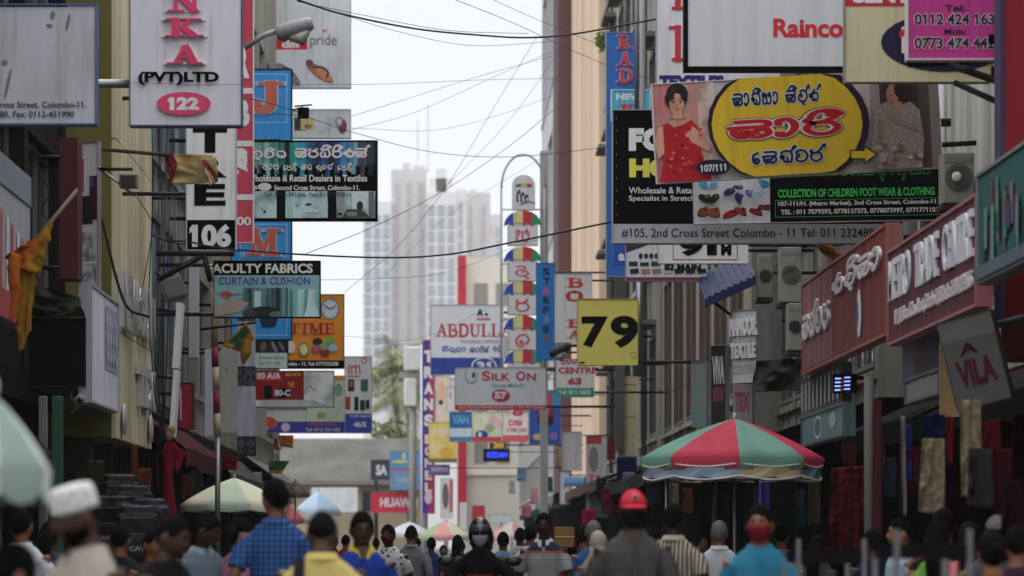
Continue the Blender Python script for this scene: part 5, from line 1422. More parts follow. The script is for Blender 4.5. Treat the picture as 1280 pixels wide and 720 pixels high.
        if not mask:
            pts = [HC + head_pt(Vector((q, -math.sqrt(1 - q * q - .28), -.535)).normalized()) + Vector((0, -.002, 0)) for q in (-.24, -.12, 0, .12, .24)]
            fin(MB().loft(pts, [.002, .006, .006, .006, .002], mat('#5a2f2a', .5, 0), 6), 'lips', True)
        if moust:
            pts = [HC + head_pt(Vector((q, -math.sqrt(1 - q * q - .17), -.41)).normalized()) + Vector((0, -.004, 0)) for q in (-.28, -.14, 0, .14, .28)]
            fin(MB().loft(pts, [.003, .007, .006, .007, .003], HAIRM, 6), 'moustache', True)
        if glasses:
            b = MB()
            for s_ in (-1, 1):
                c_ = HC + head_pt(Vector((s_ * .36, -.93, .07)).normalized()) + Vector((0, -.012, 0))
                b.ball(c_, (.024, .003, .018), GLASS, 12, 6)
            fin(b, 'glasses', True)
    def shell(keep, k, m, name, jit=0.0, sink=.93, par=None):
        b = MB()
        seg, ring = 44, 34
        vs, fs, kp = [], [], []
        for i in range(ring + 1):
            th = math.pi * i / ring
            for j in range(seg):
                ph = 2 * math.pi * j / seg
                d = Vector((math.sin(th) * math.cos(ph), math.sin(th) * math.sin(ph), math.cos(th)))
                q = keep(d)
                kk = sink if q <= 0 else sink + (k - sink) * min(1, q / .10)
                if jit: kk += jit * (noise.noise(d * 6 + Vector((px, 0, 0))) + .8 * noise.noise(d * 22 + Vector((0, px, 0)))) * (1 if q > 0 else .3) + (jit * .8 * max(0, d.z) if q > 0 else 0)
                vs.append(HC + head_pt(d) * kk); kp.append(q > -.12)
        for i in range(ring):
            for j in range(seg):
                f = (i * seg + j, (i + 1) * seg + j, (i + 1) * seg + (j + 1) % seg, i * seg + (j + 1) % seg)
                if all(kp[t] for t in f): fs.append(f)
        b.add(vs, fs, m)
        return fin(b, name, True, par)
    hm = hm or HAIRM
    def hairline(d):
        side = abs(d.x)
        lo_ = (.52 - .75 * max(0, side - .35) if d.y < 0 else .25 - .85 * d.y) + .12 * noise.noise(d * 5 + Vector((0, 0, px)))
        return d.z - lo_
    if hair == 'short':
        shell(hairline, 1.10, hm, 'hair', .05)
    elif hair == 'crop':
        shell(hairline, 1.03, hm, 'hair', .02)
    elif hair == 'fringe':
        shell(lambda d: d.z - (.9 if (d.y < .35 and abs(d.x) < .55) else (.1 if d.y < 0 else .25 - .9 * d.y)), 1.05, hm, 'hair', .03)
    elif hair in ('long', 'bun', 'tail'):
        h_ = shell(lambda d: d.z - ((.5 - 1.3 * max(0, abs(d.x) - .3)) if d.y < 0 else (.1 - 1.1 * d.y)), 1.12, hm, 'hair', .04)
        if hair == 'bun':
            q = fin(MB().ball((0, .105, 1.60), (.05, .045, .05), hm, 14, 10), 'hair_bun', True); q.parent = h_
        else:
            z1 = 1.12 if hair == 'long' else 1.2
            wd = .075 if hair == 'long' else .03
            q = fin(MB().loft([(0, .07, 1.63), (0, .105, 1.52), (0, .125, 1.38), (0, .125, z1)], [(.07, .04), (wd, .04), (wd * .9, .03), (wd * .4, .015)], hm, 12), 'hair_length', True); q.parent = h_
    if beard:
        shell(lambda d: (min(-.3 - d.z, .25 - d.y, d.z + 1.1) if abs(d.x) > .28 or d.z < -.62 or -.44 < d.z < -.36 else -1), 1.06, HAIRM, 'beard', .03, .97)
    if mask:
        mk = shell(lambda d: min(-.02 - d.z, d.z + .9, -.18 - d.y), 1.075, mask, 'face_mask', 0, .99)
        for s_ in (-1, 1):
            lp = fin(MB().loft([HC + head_pt(Vector((s_ * .9, -.4, -.2))) * 1.03, HC + Vector((s_ * .082, .015, .01))], .0022, mask, 5), 'ear_loop', True); lp.parent = mk
    if cap:
        cp = shell(lambda d: d.z - .30 + .12 * max(0, d.y), 1.16, cap, 'cap', 0, 1.04)
        if capbrim:
            vs, fs = [], []
            n = 14
            for i in range(n + 1):
                a = R(-160) + R(140) * i / n
                ins = HC + Vector((.083 * math.cos(a), .1 * math.sin(a), .042))
                bul = math.sin(math.pi * i / n)
                ou = HC + Vector((.088 * math.cos(a), .1 * math.sin(a) - .075 * bul, .028 - .012 * bul + .01 * (1 - abs(math.cos(a)))))
                vs += [ins, ou, ins + Vector((0, 0, -.006)), ou + Vector((0, 0, -.006))]
            for i in range(n):
                o = i * 4
                fs += [(o, o + 1, o + 5, o + 4), (o + 2, o + 6, o + 7, o + 3), (o + 1, o + 3, o + 7, o + 5)]
            fin(MB().add(vs, fs, cap), 'brim', True, None).parent = cp
    if hat == 'kufi':
        b = MB()
        pr = [(.05, .1), (.08, .099), (.112, .095), (.128, .086), (.135, .06)]
        b.loft([HC + Vector((0, .008, 0)) + Vector((0, 0, .03))] + [HC + Vector((0, .008, z)) for z, q in pr], [(.083, .102)] + [(q * .83, q * 1.0) for z, q in pr], mat('#b9b8b6', .9, .1, 0, 10, .5, 'spots', '#8f8d8b', 60), 26)
        fin(b, 'prayer_cap', True)
    if hat == 'helmet':
        hl = shell(lambda d: min(1, max(d.z - .32, (d.y + .45 if d.z > -.75 else -1), .9 - 9 if True else 0)), 1.36, mat('#0c0c0e', .15, .05), 'helmet', 0, 1.12)
        v_ = shell(lambda d: min(.62 - d.z, d.z - .22, -.35 - d.y), 1.42, mat('#3a3c40', .1, .0), 'visor', 0, 1.34); v_.parent = hl
        v_ = shell(lambda d: min(d.z - .62, .12 - abs(d.x)), 1.39, mat('#7a1a22', .2, .05), 'helmet_stripe', 0, 1.34); v_.parent = hl
        for s_ in (-1, 1):
            q = fin(MB().loft([HC + Vector((s_ * .095, -.02, -.07)), HC + Vector((s_ * .06, -.06, -.125)), HC + Vector((0, -.075, -.145))], .006, BLACK, 6), 'chin_strap', True); q.parent = hl
    if scarf:
        shell(lambda d: max(d.z - .45, d.y + .15), 1.17, scarf, 'head_scarf', .02, 1.0)
        fin(MB().loft([(0, .03, 1.56), (0, .02, 1.47), (0, .01, 1.38), (0, .01, 1.28)], [(.09, .1), (.1, .1), (.17, .11), (.19, .125)], scarf, 18), 'scarf_drape')
    if strap:
        for s_ in strap[1]:
            pts = [(s_ * .12, -.135, 1.1), (s_ * .12, -.128, 1.3), (s_ * .115, -.05, 1.43), (s_ * .115, .06, 1.43), (s_ * .12, .13, 1.3), (s_ * .125, .135, 1.1)]
            fin(MB().loft(pts, [(.03, .009)] * 6, strap[0], 8, (1, 0, 0)), 'bag_strap')
    if extra: extra(r, fin, shell)
    return r

POL = lambda h: cloth(h)
def pocket(m):
    def f(r, fin, shell):
        for s_ in (-1, 1):
            fin(MB().box(s_ * .035, s_ * .125, -.139, -.128, 1.14, 1.245, m), 'chest_pocket', bevel=.004, smooth=False)
            fin(MB().box(s_ * .032, s_ * .128, -.143, -.1395, 1.235, 1.265, m), 'pocket_flap', bevel=.001, smooth=False)
        fin(MB().box(-.014, .014, -.134, -.122, .9, 1.36, m), 'button_placket', bevel=.002, smooth=False)
    return f
def polo(m):
    def f(r, fin, shell):
        fin(MB().box(-.016, .016, -.134, -.118, 1.24, 1.385, m), 'button_placket', bevel=.002, smooth=False)
    return f
def yoke(*bands):
    def f(r, fin, shell):
        sh = [o for o in r.children if o.name.startswith('shirt')][0]
        for z0, z1, m in bands:
            sh.data.materials.append(m)
            k = len(sh.data.materials) - 1
            for p in sh.data.polygons:
                if z0 < p.center.z < z1: p.material_index = k
        fin(MB().box(-.016, .016, -.132, -.118, 1.22, 1.385, cloth('#9a9a9c')), 'button_placket', bevel=.002, smooth=False)
    return f
def chest_text(txt, m, w_, z0, z1):
    def f(r, fin, shell):
        vs, fs, bb = glyph_text(txt, .03)
        b = MB()
        q = []
        for v in vs:
            x = -w_ + 2 * w_ * (v[0] - bb[0]) / (bb[2] - bb[0])
            q.append(Vector((x, -.143 + .5 * x * x, z0 + (z1 - z0) * (v[1] - bb[1]) / (bb[3] - bb[1]))))
        fin(b.add(q, fs, m), 'shirt_print', smooth=False)
    return f
def capbadge(r, fin, shell):
    fin(MB().loft([HC + Vector((0, -.112, .085)), HC + Vector((0, -.12, .087))], [.02, .02], cloth('#b9b0aa'), 14, (1, 0, 0)), 'cap_badge', True)
    fin(MB().loft([HC + Vector((0, -.1205, .087)), HC + Vector((0, -.1225, .0875))], [.013, .013], cloth('#5a2228'), 14, (1, 0, 0)), 'badge_centre', True)
    pocket(cloth('#4c4947'))(r, fin, shell)

PLAID = cloth('#24406f', 'plaid', '#3d5f92', 26)
P('man in a white prayer cap and pale grey shirt, walking and looking down left', 108, 596, 13.6, -48, cloth('#958d84'), hair='crop', skin=2, hat='kufi', pitch=16, beard=True, collar=cloth('#958d84'), yaw=-12)
P('dark haired man in black clothes between the prayer cap man and the grey blue shirt', 208, 640, 18, 55, cloth('#101113'), skin=2, pitch=14, yaw=10)
P('man in a grey blue shirt with his head turned down, left of the plaid shirt', 252, 640, 25, 30, cloth('#65737f'), skin=2, pitch=18, yaw=35, collar=cloth('#8b98a3'))
P('person in a pink top seen small beside the plaid shirt man', 299, 646, 25, 150, cloth('#a8748c'), skin=1, fem=1, hair='bun')
P('man in a white shirt seen from behind at the far left', 27, 636, 26, 165, cloth('#c9cbd0', 'vstripe', '#b5b9c2', 40), skin=1, sleeve=1, collar=cloth('#c9cbd0'))
P('tall man in a blue plaid shirt seen from behind, head turned left', 345, 597, 24, 172, PLAID, skin=1, yaw=28, collar=PLAID, wid=1.06, hair='short')
P('man with a yellow shirt and a bag strap seen from behind', 402, 633, 18.0, 178, wid=1.12, pitch=26, shirt=cloth('#b9a765'), skin=2, collar=cloth('#b9a765'), strap=(cloth('#1d1d20'), (1,)))
P('man in a royal blue polo shirt with a bright yellow collar', 452, 637, 23, 8, cloth('#1f3a8f'), skin=2, collar=cloth('#c9b02a'), open_v=SKIN[2], pitch=8, extra=polo(cloth('#1f3a8f')))
P('man in a white shirt with dark floral spots and a dark red mask', 486, 655, 39, -12, cloth('#c6c6c8', 'spots', '#33303a', 20), skin=2, mask=cloth('#5a1c22'), collar=cloth('#c6c6c8'), yaw=-15)
P('short haired man in a grey shirt seen from behind, left of the helmet rider', 514, 655, 43, 176, cloth('#6f7274'), skin=1, hair='crop', sleeve=1, collar=cloth('#6f7274'))
P('small distant person in dark blue between the grey shirt and the rider', 539, 671, 55, 170, cloth('#27406f'), skin=2)
P('small distant person in grey right beside the dark blue one', 554, 681, 62, 10, cloth('#6f7b86'), skin=1, mask=cloth('#4a6a8f'))
P('distant person in a red shirt far behind the blue polo man', 432, 668, 60, 170, cloth('#8f2a33'), skin=1)
P('man in a grey and navy striped polo shirt with a white collar', 680, 640, 34, -4, cloth('#a3a3a6'), skin=2, collar=cloth('#c9c9cb'), yaw=-6, moust=True,
  extra=yoke((1.325, 1.6, cloth('#2f3340')), (1.30, 1.325, cloth('#a85a68')), (1.27, 1.285, cloth('#9a9a6a')), (1.235, 1.245, cloth('#6f7f8f'))))
P('dark haired person in a pale shirt behind the left shoulder of the striped polo man', 663, 655, 42, 170, cloth('#b9b9bb'), skin=1, wid=.95)
P('smaller person further back left of the striped polo man', 650, 659, 50, 175, cloth('#a9b0b5'), skin=2)
P('person in a red and white shirt carrying a brown cardboard box', 712, 674, 37, 200, cloth('#a8242e'), skin=2, wid=.9)
P('grey haired person in dark blue close behind the red cap man', 742, 650, 34, 185, cloth('#3f5f8f'), hm=GREYH, skin=1)
P('person in a beige head scarf left of the red cap man', 748, 663, 31, 190, cloth('#5a6a80'), skin=1, scarf=cloth('#a59c8c'), fem=1, long_=True, hair='short')
P('dark haired person half hidden behind the grey haired one', 730, 657, 40, 160, cloth('#2b2f38'), skin=1)
P('man in a bright red cap, black mask and dark grey shirt', 791, 607, 22, 3, cloth('#4c4947'), skin=2, collar=cloth('#4c4947'), mask=cloth('#14161d'), cap=mat('#b8303c', .8, .1), open_v=SKIN[2], extra=capbadge, wid=1.05)
P('dark haired woman in a red top seen from behind with a thin shoulder strap', 836, 655, 28, 170, cloth('#8f1f30'), skin=1, fem=1, hair='tail', strap=(cloth('#6a5148'), (1,)), long_=True)
P('tall man in a cream and dark striped shirt seen from behind, by the umbrella', 842, 628, 27.5, 165, cloth('#b5ad98', 'vstripe', '#3a3a3a', 32), skin=2, wid=1.05, collar=cloth('#b5ad98'))
P('grey haired man in a plain white shirt seen from behind under the umbrella', 899, 650, 33, 176, cloth('#c9ccd0'), hm=GREYH, skin=1, hair='short', collar=cloth('#c9ccd0'))
P('person facing the camera in shade between the striped and white shirts', 876, 664, 36, 20, cloth('#3a3034'), skin=1, hair='long', fem=1)
P('man in a teal blue polo shirt with a dark red mask', 950, 629, 21.3, -6, cloth('#2f7590'), skin=1, mask=cloth('#7a1822'), collar=cloth('#2f7590'), extra=polo(cloth('#2f7590')), yaw=-8)
P('person in a black and white striped top behind the teal polo man', 977, 655, 36, 160, cloth('#b9b9bb', 'hstripe', '#2a2a2c', 36), skin=1, hair='short')
P('man in a pale blue shirt in left profile, near the patterned skirts', 1127, 647, 27, -80, cloth('#a9bccb'), skin=3, collar=cloth('#a9bccb'))
P('woman in a green top and pink shawl with long dark hair, behind the right stall', 1172, 650, 22, 165, cloth('#6f9a3f'), skin=1, fem=1, hair='long', strap=(cloth('#c9707a'), (-1,)), long_=True)
P('taller dark haired person in black behind the green top woman', 1180, 634, 25, 190, cloth('#1d1a1c'), skin=1)
P('person in dark clothes with dark hair and a pink hair tie at the right edge', 1240, 662, 18, 185, cloth('#26262a'), skin=1, fem=1, hair='bun', extra=lambda r, fin, shell: fin(MB().loft([(0, .085, 1.595), (0, .1, 1.597)], [.042, .04], cloth('#b03a6a'), 14), 'hair_tie', True))
P('person in a grey knitted cap behind the pink hair tie person', 1246, 640, 24, 175, cloth('#55555a'), skin=1, cap=cloth('#6a6a70'), capbrim=False)
P('dark figure in a black veil standing near the right edge of the stall', 1212, 652, 26, 180, cloth('#15151a'), skin=1, fem=1, scarf=cloth('#15151a'), long_=True)
P('woman in a magenta blouse and orange shawl at the bottom left corner', 12, 676, 11.5, 120, cloth('#a8306a'), skin=1, fem=1, hair='long', strap=(cloth('#a8552a'), (1,)), long_=True)
P('dark haired person deep in shade behind the prayer cap man', 150, 655, 27, 170, cloth('#22242a'), skin=1)
P('person in a brown shirt in the shade right of the backpacks', 190, 662, 27, 40, cloth('#33302c'), skin=1)
P('far pedestrian in white crossing the junction left of the grey shirt man', 470, 672, 70, 180, cloth('#b9bbbd'), skin=1)
P('far pedestrian in orange crossing the junction beside the rider', 577, 676, 64, 180, cloth('#b5542a'), skin=1)
P('far pedestrian in black in front of the low house', 417, 670, 75, 90, cloth('#1d1f24'), skin=1)
P('far pedestrian in blue by the right pavement stalls', 706, 664, 58, 180, cloth('#3a5a8a'), skin=1)
P('far pedestrian in a green shirt by the right pavement stalls', 724, 667, 64, 10, cloth('#4a6a4a'), skin=1)

for i, (lab, px, top, Y, fc, h) in enumerate((('dark haired person in a slate shirt at the far left behind the white shirt', 62, 650, 28, 160, '#3a4048'), ('person in a dusty rose top behind the yellow shirt man', 375, 664, 40, 170, '#8a5a62'), ('person in a cream shirt far behind the yellow shirt man', 392, 668, 52, 175, '#b5ab95'),
   ('person in a sky blue shirt just right of the passenger', 629, 664, 45, 185, '#6f90b0'), ('person in a dark maroon shirt just left of the rider', 572, 668, 48, 170, '#4a1f2a'), ('person in a khaki shirt left of the beige head scarf', 728, 668, 44, 10, '#7f765a'), ('person in a purple top right of the cardboard box', 722, 676, 48, 190, '#5a3f6a'),
   ('person in a black shirt between the red cap man and the tall striped shirt man', 812, 656, 31, 170, '#1b1c20'), ('person in a grey top in the shade left of the red checked fabric', 1022, 668, 30, 150, '#44464a'), ('person in a navy top in the shade right of the red checked fabric', 1092, 660, 28, 200, '#1f2740'), ('dark haired person in a plum top at the right frame edge', 1272, 655, 20, 170, '#3a2336'),
   ('person in a mustard shirt near the foot of the cream umbrella', 322, 664, 44, 170, '#8a7430'), ('person in a white shirt at the far junction centre', 522, 672, 80, 175, '#c3c3c5'), ('person in a beige shirt at the far junction left', 448, 673, 82, 20, '#a5987c'))):
    P(lab, px, top, Y, fc, cloth(h), skin=i % 3, hair='short' if i % 4 else 'long', fem=0 if i % 4 else 1)

# motorcycle and its two riders
MY, MX = 31.8, (600 - CX) * 31.8 / F
P('helmeted motorcycle rider in a black T-shirt and pale face mask', 600, 643, MY + .55, 0, cloth('#101114'), cloth('#23252b'), hair='short', skin=2, mask=cloth('#b9bcc2'), hat='helmet', seated=True,
  arms={s_: ((s_ * .33, -.16, 1.10), (s_ * .33, -.50, 1.04)) for s_ in (-1, 1)}, lean=.06, group='two people on the motorcycle',
  extra=chest_text('DEUTSCHLAND', cloth('#a8452f'), .115, 1.20, 1.235))
P('passenger in an orange shirt sitting behind the helmeted rider', 603, 650, MY + 1.1, 0, cloth('#c9542f'), cloth('#2b2b30'), hair='short', skin=2, seated=True, wid=1.12,
  arms={s_: ((s_ * .30, -.10, 1.12), (s_ * .2, -.36, 1.02)) for s_ in (-1, 1)}, hat='helmet', group='two people on the motorcycle')
r = thing('motorcycle', 'black motorcycle ridden towards the camera with two round mirrors and a headlight', 'motorcycle', (MX, MY, .03))
BP = mat('#121214', .25, .1)
RUB = mat('#171717', .8, .2)
for y0 in (-.35, .95):
    b = MB()
    n = 24
    pts = [(MX, MY + y0 + .27 * math.cos(2 * math.pi * i / n), .33 + .27 * math.sin(2 * math.pi * i / n)) for i in range(n + 1)]
    b.loft(pts, .045, RUB, 8, (1, 0, 0), False)
    t_ = b.build('wheel', r, smooth=True)
    q = MB().loft([(MX - .05, MY + y0, .33), (MX + .05, MY + y0, .33)], [.05, .05], STEEL, 10, (0, 1, 0))
    for i in range(8):
        a = math.pi * i / 4
        q.cyl((MX, MY + y0, .33), (MX, MY + y0 + .24 * math.cos(a), .33 + .24 * math.sin(a)), .006, STEEL, 5)
    q = q.build('hub', r, smooth=True); q.parent = t_
for s_ in (-1, 1):
    MB().cyl((MX + s_ * .09, MY - .35, .33), (MX + s_ * .08, MY - .12, .95), .024, STEEL).build('fork', r, smooth=True)
    m_ = MB().loft([(MX + s_ * .25, MY + .02, 1.05), (MX + s_ * .29, MY - .02, 1.17), (MX + s_ * .295, MY - .03, 1.24)], .008, DARKM, 6).build('mirror', r, smooth=True)
    q = MB().ball((MX + s_ * .295, MY - .03, 1.27), (.075, .02, .05), BP, 14, 8).build('mirror_head', r, smooth=True); q.parent = m_
    MB().ball((MX + s_ * .2, MY - .16, .9), (.03, .03, .025), mat('#c9781f', .3, 0)).build('indicator', r, smooth=True)
MB().loft([(MX - .36, MY + .1, 1.03), (MX - .2, MY - .02, 1.03), (MX, MY - .07, 1.0), (MX + .2, MY - .02, 1.03), (MX + .36, MY + .1, 1.03)], .016, DARKM, 8, (0, 0, 1)).build('handlebar', r, smooth=True)
hl = MB().ball((MX, MY - .18, .93), (.1, .09, .1), BP, 16, 10).build('headlight', r, smooth=True)
q = MB().ball((MX, MY - .235, .93), (.08, .04, .08), mat('#c3c7cb', .1, 0), 16, 10).build('lens', r, smooth=True); q.parent = hl
MB().ball((MX, MY - .12, 1.06), (.12, .05, .06), mat('#b9bcc0', .2, .1)).build('cowl', r, smooth=True)
MB().loft([(MX, MY + .02, .86), (MX, MY + .2, .9), (MX, MY + .45, .82)], [(.1, .09), (.15, .12), (.1, .08)], BP, 14).build('fuel_tank', r, smooth=True)
MB().loft([(MX, MY + .42, .80), (MX, MY + .8, .79), (MX, MY + 1.25, .84)], [(.12, .05), (.14, .05), (.1, .04)], RUB, 12).build('seat', r, smooth=True)
MB().box(MX - .14, MX + .14, MY + .1, MY + .55, .32, .66, mat('#5a5c60', .4, .3, .6)).build('engine', r, bevel=.03)
MB().loft([(MX, MY - .6, .55), (MX, MY - .35, .66), (MX, MY - .1, .58)], [(.06, .012), (.07, .012), (.06, .012)], BP, 10).build('mudguard', r, smooth=True)
MB().loft([(MX, MY - .1, .9), (MX, MY + .3, .7), (MX, MY + .95, .36)], .03, DARKM, 8).build('frame', r, smooth=True)
r = thing('cardboard_box', 'brown taped cardboard box held by the person in the red and white shirt', 'box', W(706, 683, 36.8))
MB().box(W(693, 0, 36.8).x, W(717.5, 0, 36.8).x, 36.7, 36.86, W(0, 684, 36.8).z, W(0, 659, 36.8).z, mat('#8a6a45', .8, .3)).build('carton', r, bevel=.004)
MB().box(W(693, 0, 36.8).x - .002, W(717.5, 0, 36.8).x + .002, 36.694, 36.699, W(0, 672, 36.8).z, W(0, 670, 36.8).z, mat('#b59a6a', .4, .1)).build('tape', r)

# ================================================================== umbrellas, cloth, fittings
def parasol(label, px, pyt, pyb, pxl, pxr, Y, cols, npan=8, val=None, tilt=0, name='market_umbrella', group='market umbrellas over the stalls', pole=True, rot=0.0, inner=None, fold=.12):
    tp = W(px, pyt, Y)
    rad = (pxr - pxl) / 2 * Y / F
    cx = ((pxl + pxr) / 2 - CX) * Y / F
    hgt = (pyb - pyt) * Y / F
    r = thing(name, label, 'umbrella', (tp.x, Y, .03), group=group)
    b, seg = MB(), 6
    ax = Vector((cx - tp.x, 0, -hgt * .0))
    zt = hgt * (1 - fold)
    def pt(u, t):
        a = 2 * math.pi * u / npan + rot
        k = 1 - .07 * math.sin(math.pi * (u % 1)) * t
        rr_ = rad * t * k
        return tp + Vector((ax.x * t + rr_ * math.cos(a), rr_ * math.sin(a), -zt * (.62 * t + .38 * t * t) - .035 * rad * math.sin(math.pi * (u % 1)) * math.sin(math.pi * t) - tilt * rr_ * math.cos(a)))
    for p in range(npan):
        m = cols[p % len(cols)]
        vs, fs = [], []
        for i in range(seg + 1):
            for j in range(5):
                vs.append(pt(p + j / 4, i / seg))
        for j in range(5):
            q = pt(p + j / 4, 1)
            o = (q - tp - ax); o.z = 0
            vs.append(tp + ax + Vector((o.x * .985, o.y * .985, q.z - tp.z - hgt * fold * (.75 + .35 * math.sin(math.pi * j / 4)))))
        for i in range(seg + 1):
            for j in range(4):
                fs.append((i * 5 + j, i * 5 + j + 1, (i + 1) * 5 + j + 1, (i + 1) * 5 + j))
        b.add(vs, fs, m)
    b.build('canopy', r, smooth=True)
    bot = tp + ax + Vector((0, 0, -zt))
    for p in range(npan):
        MB().loft([tp + Vector((0, 0, -.06)), pt(p, .5) + Vector((0, 0, -.015)), pt(p, 1) + Vector((0, 0, -.012))], .008, STEEL, 5).build('rib', r, smooth=True)
    if pole:
        MB().cyl((tp.x, Y, .03), tp + Vector((0, 0, -.02)), .02, STEEL, 10).build('pole', r, smooth=True)
    MB().ball(tp + Vector((0, 0, .02)), (.022, .022, .04), mat('#b5b5b5', .4)).build('finial', r, smooth=True)
    return r
UR, UG, UW = mat('#ab394c', .7, .4, 0, 2), mat('#668b7e', .7, .4, 0, 2), mat('#c3bfa8', .7, .15, 0, 2)
parasol('big red and green panelled market umbrella over the white shirt man', 918, 523, 590, 799, 1031, 36, [UG, UR], 8, rot=R(-90), fold=.25)
b_ = MB(); 
for k in range(16):
    a0, a1 = 2 * math.pi * k / 16, 2 * math.pi * (k + 1) / 16
    cc = W(915, 585, 36); ra = 115 * 36 / F
    f = lambda a, z, k_: Vector((cc.x + ra * k_ * math.cos(a), 36 + ra * k_ * math.sin(a), z))
    b_.add([f(a0, cc.z - .01, .97), f(a1, cc.z - .01, .97), f(a1, cc.z - .1 - .02 * (k % 2), .96), f((a0 + a1) / 2, cc.z - .125, .96), f(a0, cc.z - .1 - .02 * (1 - k % 2), .96)], [(0, 1, 2, 3, 4)], mat(['#9aa3b5', '#8fa0b5', '#b5ab86', '#6f95a8'][k // 2 % 4], .7, .1))
u_ = [o for o in bpy.data.objects if o.get('label', '').startswith('big red and green')][0]
b_.build('lower_valance', u_)
for k in range(8):
    a0 = 2 * math.pi * k / 8
    pts = []
    for j in range(9):
        a = a0 + 2 * math.pi / 8 * j / 8
        pts.append(f(a, cc.z - .09 - .04 * math.sin(math.pi * j / 8), .965))
    MB().loft(pts, .011, mat('#cfcdc6', .7, .2), 6).build('white_piping', u_, smooth=True)
    pts = [f(a0 + 2 * math.pi / 8 * j / 8, W(0, 586, 36).z + .005 + .035 * (1 - math.sin(math.pi * j / 8)), .985 - .04 * math.sin(math.pi * j / 8)) for j in range(9)]
    MB().loft(pts, .009, mat('#cfcdc6', .7, .2), 6).build('white_piping', u_, smooth=True)
for i, (px, lean) in enumerate(((882, 14), (948, -3), (832, 2))):
    tag(MB().cyl((W(px, 0, 36.6).x, 36.6, .03), W(px + lean, 590, 36.6), .022, STEEL, 8).build('support_pole', None, smooth=True), ['leaning steel pole left of the centre under the big red and green umbrella', 'thin upright steel pole right of the umbrella centre', 'steel pole under the left rim of the big umbrella'][i], 'pole')
parasol('cream and pale green market umbrella behind the plaid shirt man', 293, 597, 640, 222, 362, 60, [mat('#d6d4bc', .7, .15), mat('#bccab6', .7, .15), mat('#dddcd2', .7, .15)], 8, rot=R(-70), fold=.2)
parasol('blurred pale green and white umbrella with an orange hem held at the left edge', -10, 492, 628, -105, 66, 11.5, [mat('#76857c', .7, .25), mat('#a5ada6', .7, .25)], 8, rot=R(20), fold=.3)
parasol('small brown umbrella right of the plaid shirt man', 369, 601, 622, 352, 387, 80, [mat('#6a5c58', .7, .2), mat('#54494a', .7, .2)], 8, fold=.2)
parasol('pale blue umbrella in front of the low house at the end', 398, 614, 645, 368, 426, 105, [mat('#9db5cb', .7, .15), mat('#aac0d2', .7, .15)], 8, fold=.2)
parasol('pink and white umbrella half hidden behind the plaid shirt man', 360, 629, 655, 318, 392, 85, [mat('#b5656c', .7, .15), mat('#b9b5a8', .7, .15)], 8, fold=.2)
parasol('grey white umbrella above the grey shirt man', 512, 652, 672, 482, 542, 120, [mat('#b3b9bf', .7, .15)], 8, fold=.2)
parasol('pink and green striped umbrella behind the helmet rider on the left', 556, 651, 676, 520, 598, 112, [mat('#c58f8b', .7, .15), mat('#b9b8a5', .7, .15), mat('#8fa07f', .7, .15)], 9, fold=.2)
parasol('pink and white umbrella behind the helmet rider on the right', 640, 652, 676, 610, 672, 110, [mat('#c0888a', .7, .15), mat('#b9b5ac', .7, .15)], 8, fold=.2)
parasol('small pale umbrella beyond the striped polo man', 655, 660, 678, 635, 690, 130, [mat('#b9bdbd', .7, .15)], 8, fold=.2)

def sheet(name, label, cat, corners, Y, m, rip=.03, fr=6.0, n=26, th=.012, group=None, seed=0, parent=None, kpat=None, twist=0):
    """rippled cloth between four photo corners (tl, tr, br, bl), given its own thickness"""
    k = [W(p[0], p[1], Y) for p in corners]
    b = MB()
    vs, fs = [], []
    for side_ in (0, 1):
        for i in range(n + 1):
            for j in range(n + 1):
                u, v = j / n, i / n
                p = k[0] * (1 - u) * (1 - v) + k[1] * u * (1 - v) + k[2] * u * v + k[3] * (1 - u) * v
                q = noise.noise(Vector((u * 3 + seed, v * 3, seed)))
                d = rip * (math.sin(u * fr * 2 + q * 3 + v * twist) * (.25 + .75 * v) + q)
                vs.append(p + Vector((rip * .3 * q, d + side_ * th, rip * .4 * noise.noise(Vector((u * 4, seed + 7, 0))))))
    N = (n + 1) ** 2
    for i in range(n):
        for j in range(n):
            a = i * (n + 1) + j
            fs.append((a, a + 1, a + n + 2, a + n + 1)); fs.append((N + a, N + a + n + 1, N + a + n + 2, N + a + 1))
    rim = [j for j in range(n + 1)] + [i * (n + 1) + n for i in range(1, n + 1)] + [n * (n + 1) + j for j in range(n - 1, -1, -1)] + [i * (n + 1) for i in range(n - 1, 0, -1)]
    for i in range(len(rim)):
        a, c_ = rim[i], rim[(i + 1) % len(rim)]
        fs.append((a, N + a, N + c_, c_))
    b.add(vs, fs, m)
    if kpat:
        for m2 in kpat[1:]:
            if not isinstance(m2, int): b.mid(m2)
        o_i = 0
        for i in range(n):
            for j in range(n):
                w_ = kpat[0](j / n, i / n)
                b.mi[o_i] = b.mi[o_i + 1] = w_; o_i += 2
    o = b.build(name, parent, smooth=True)
    if parent is None: tag(o, label, cat, group)
    return o

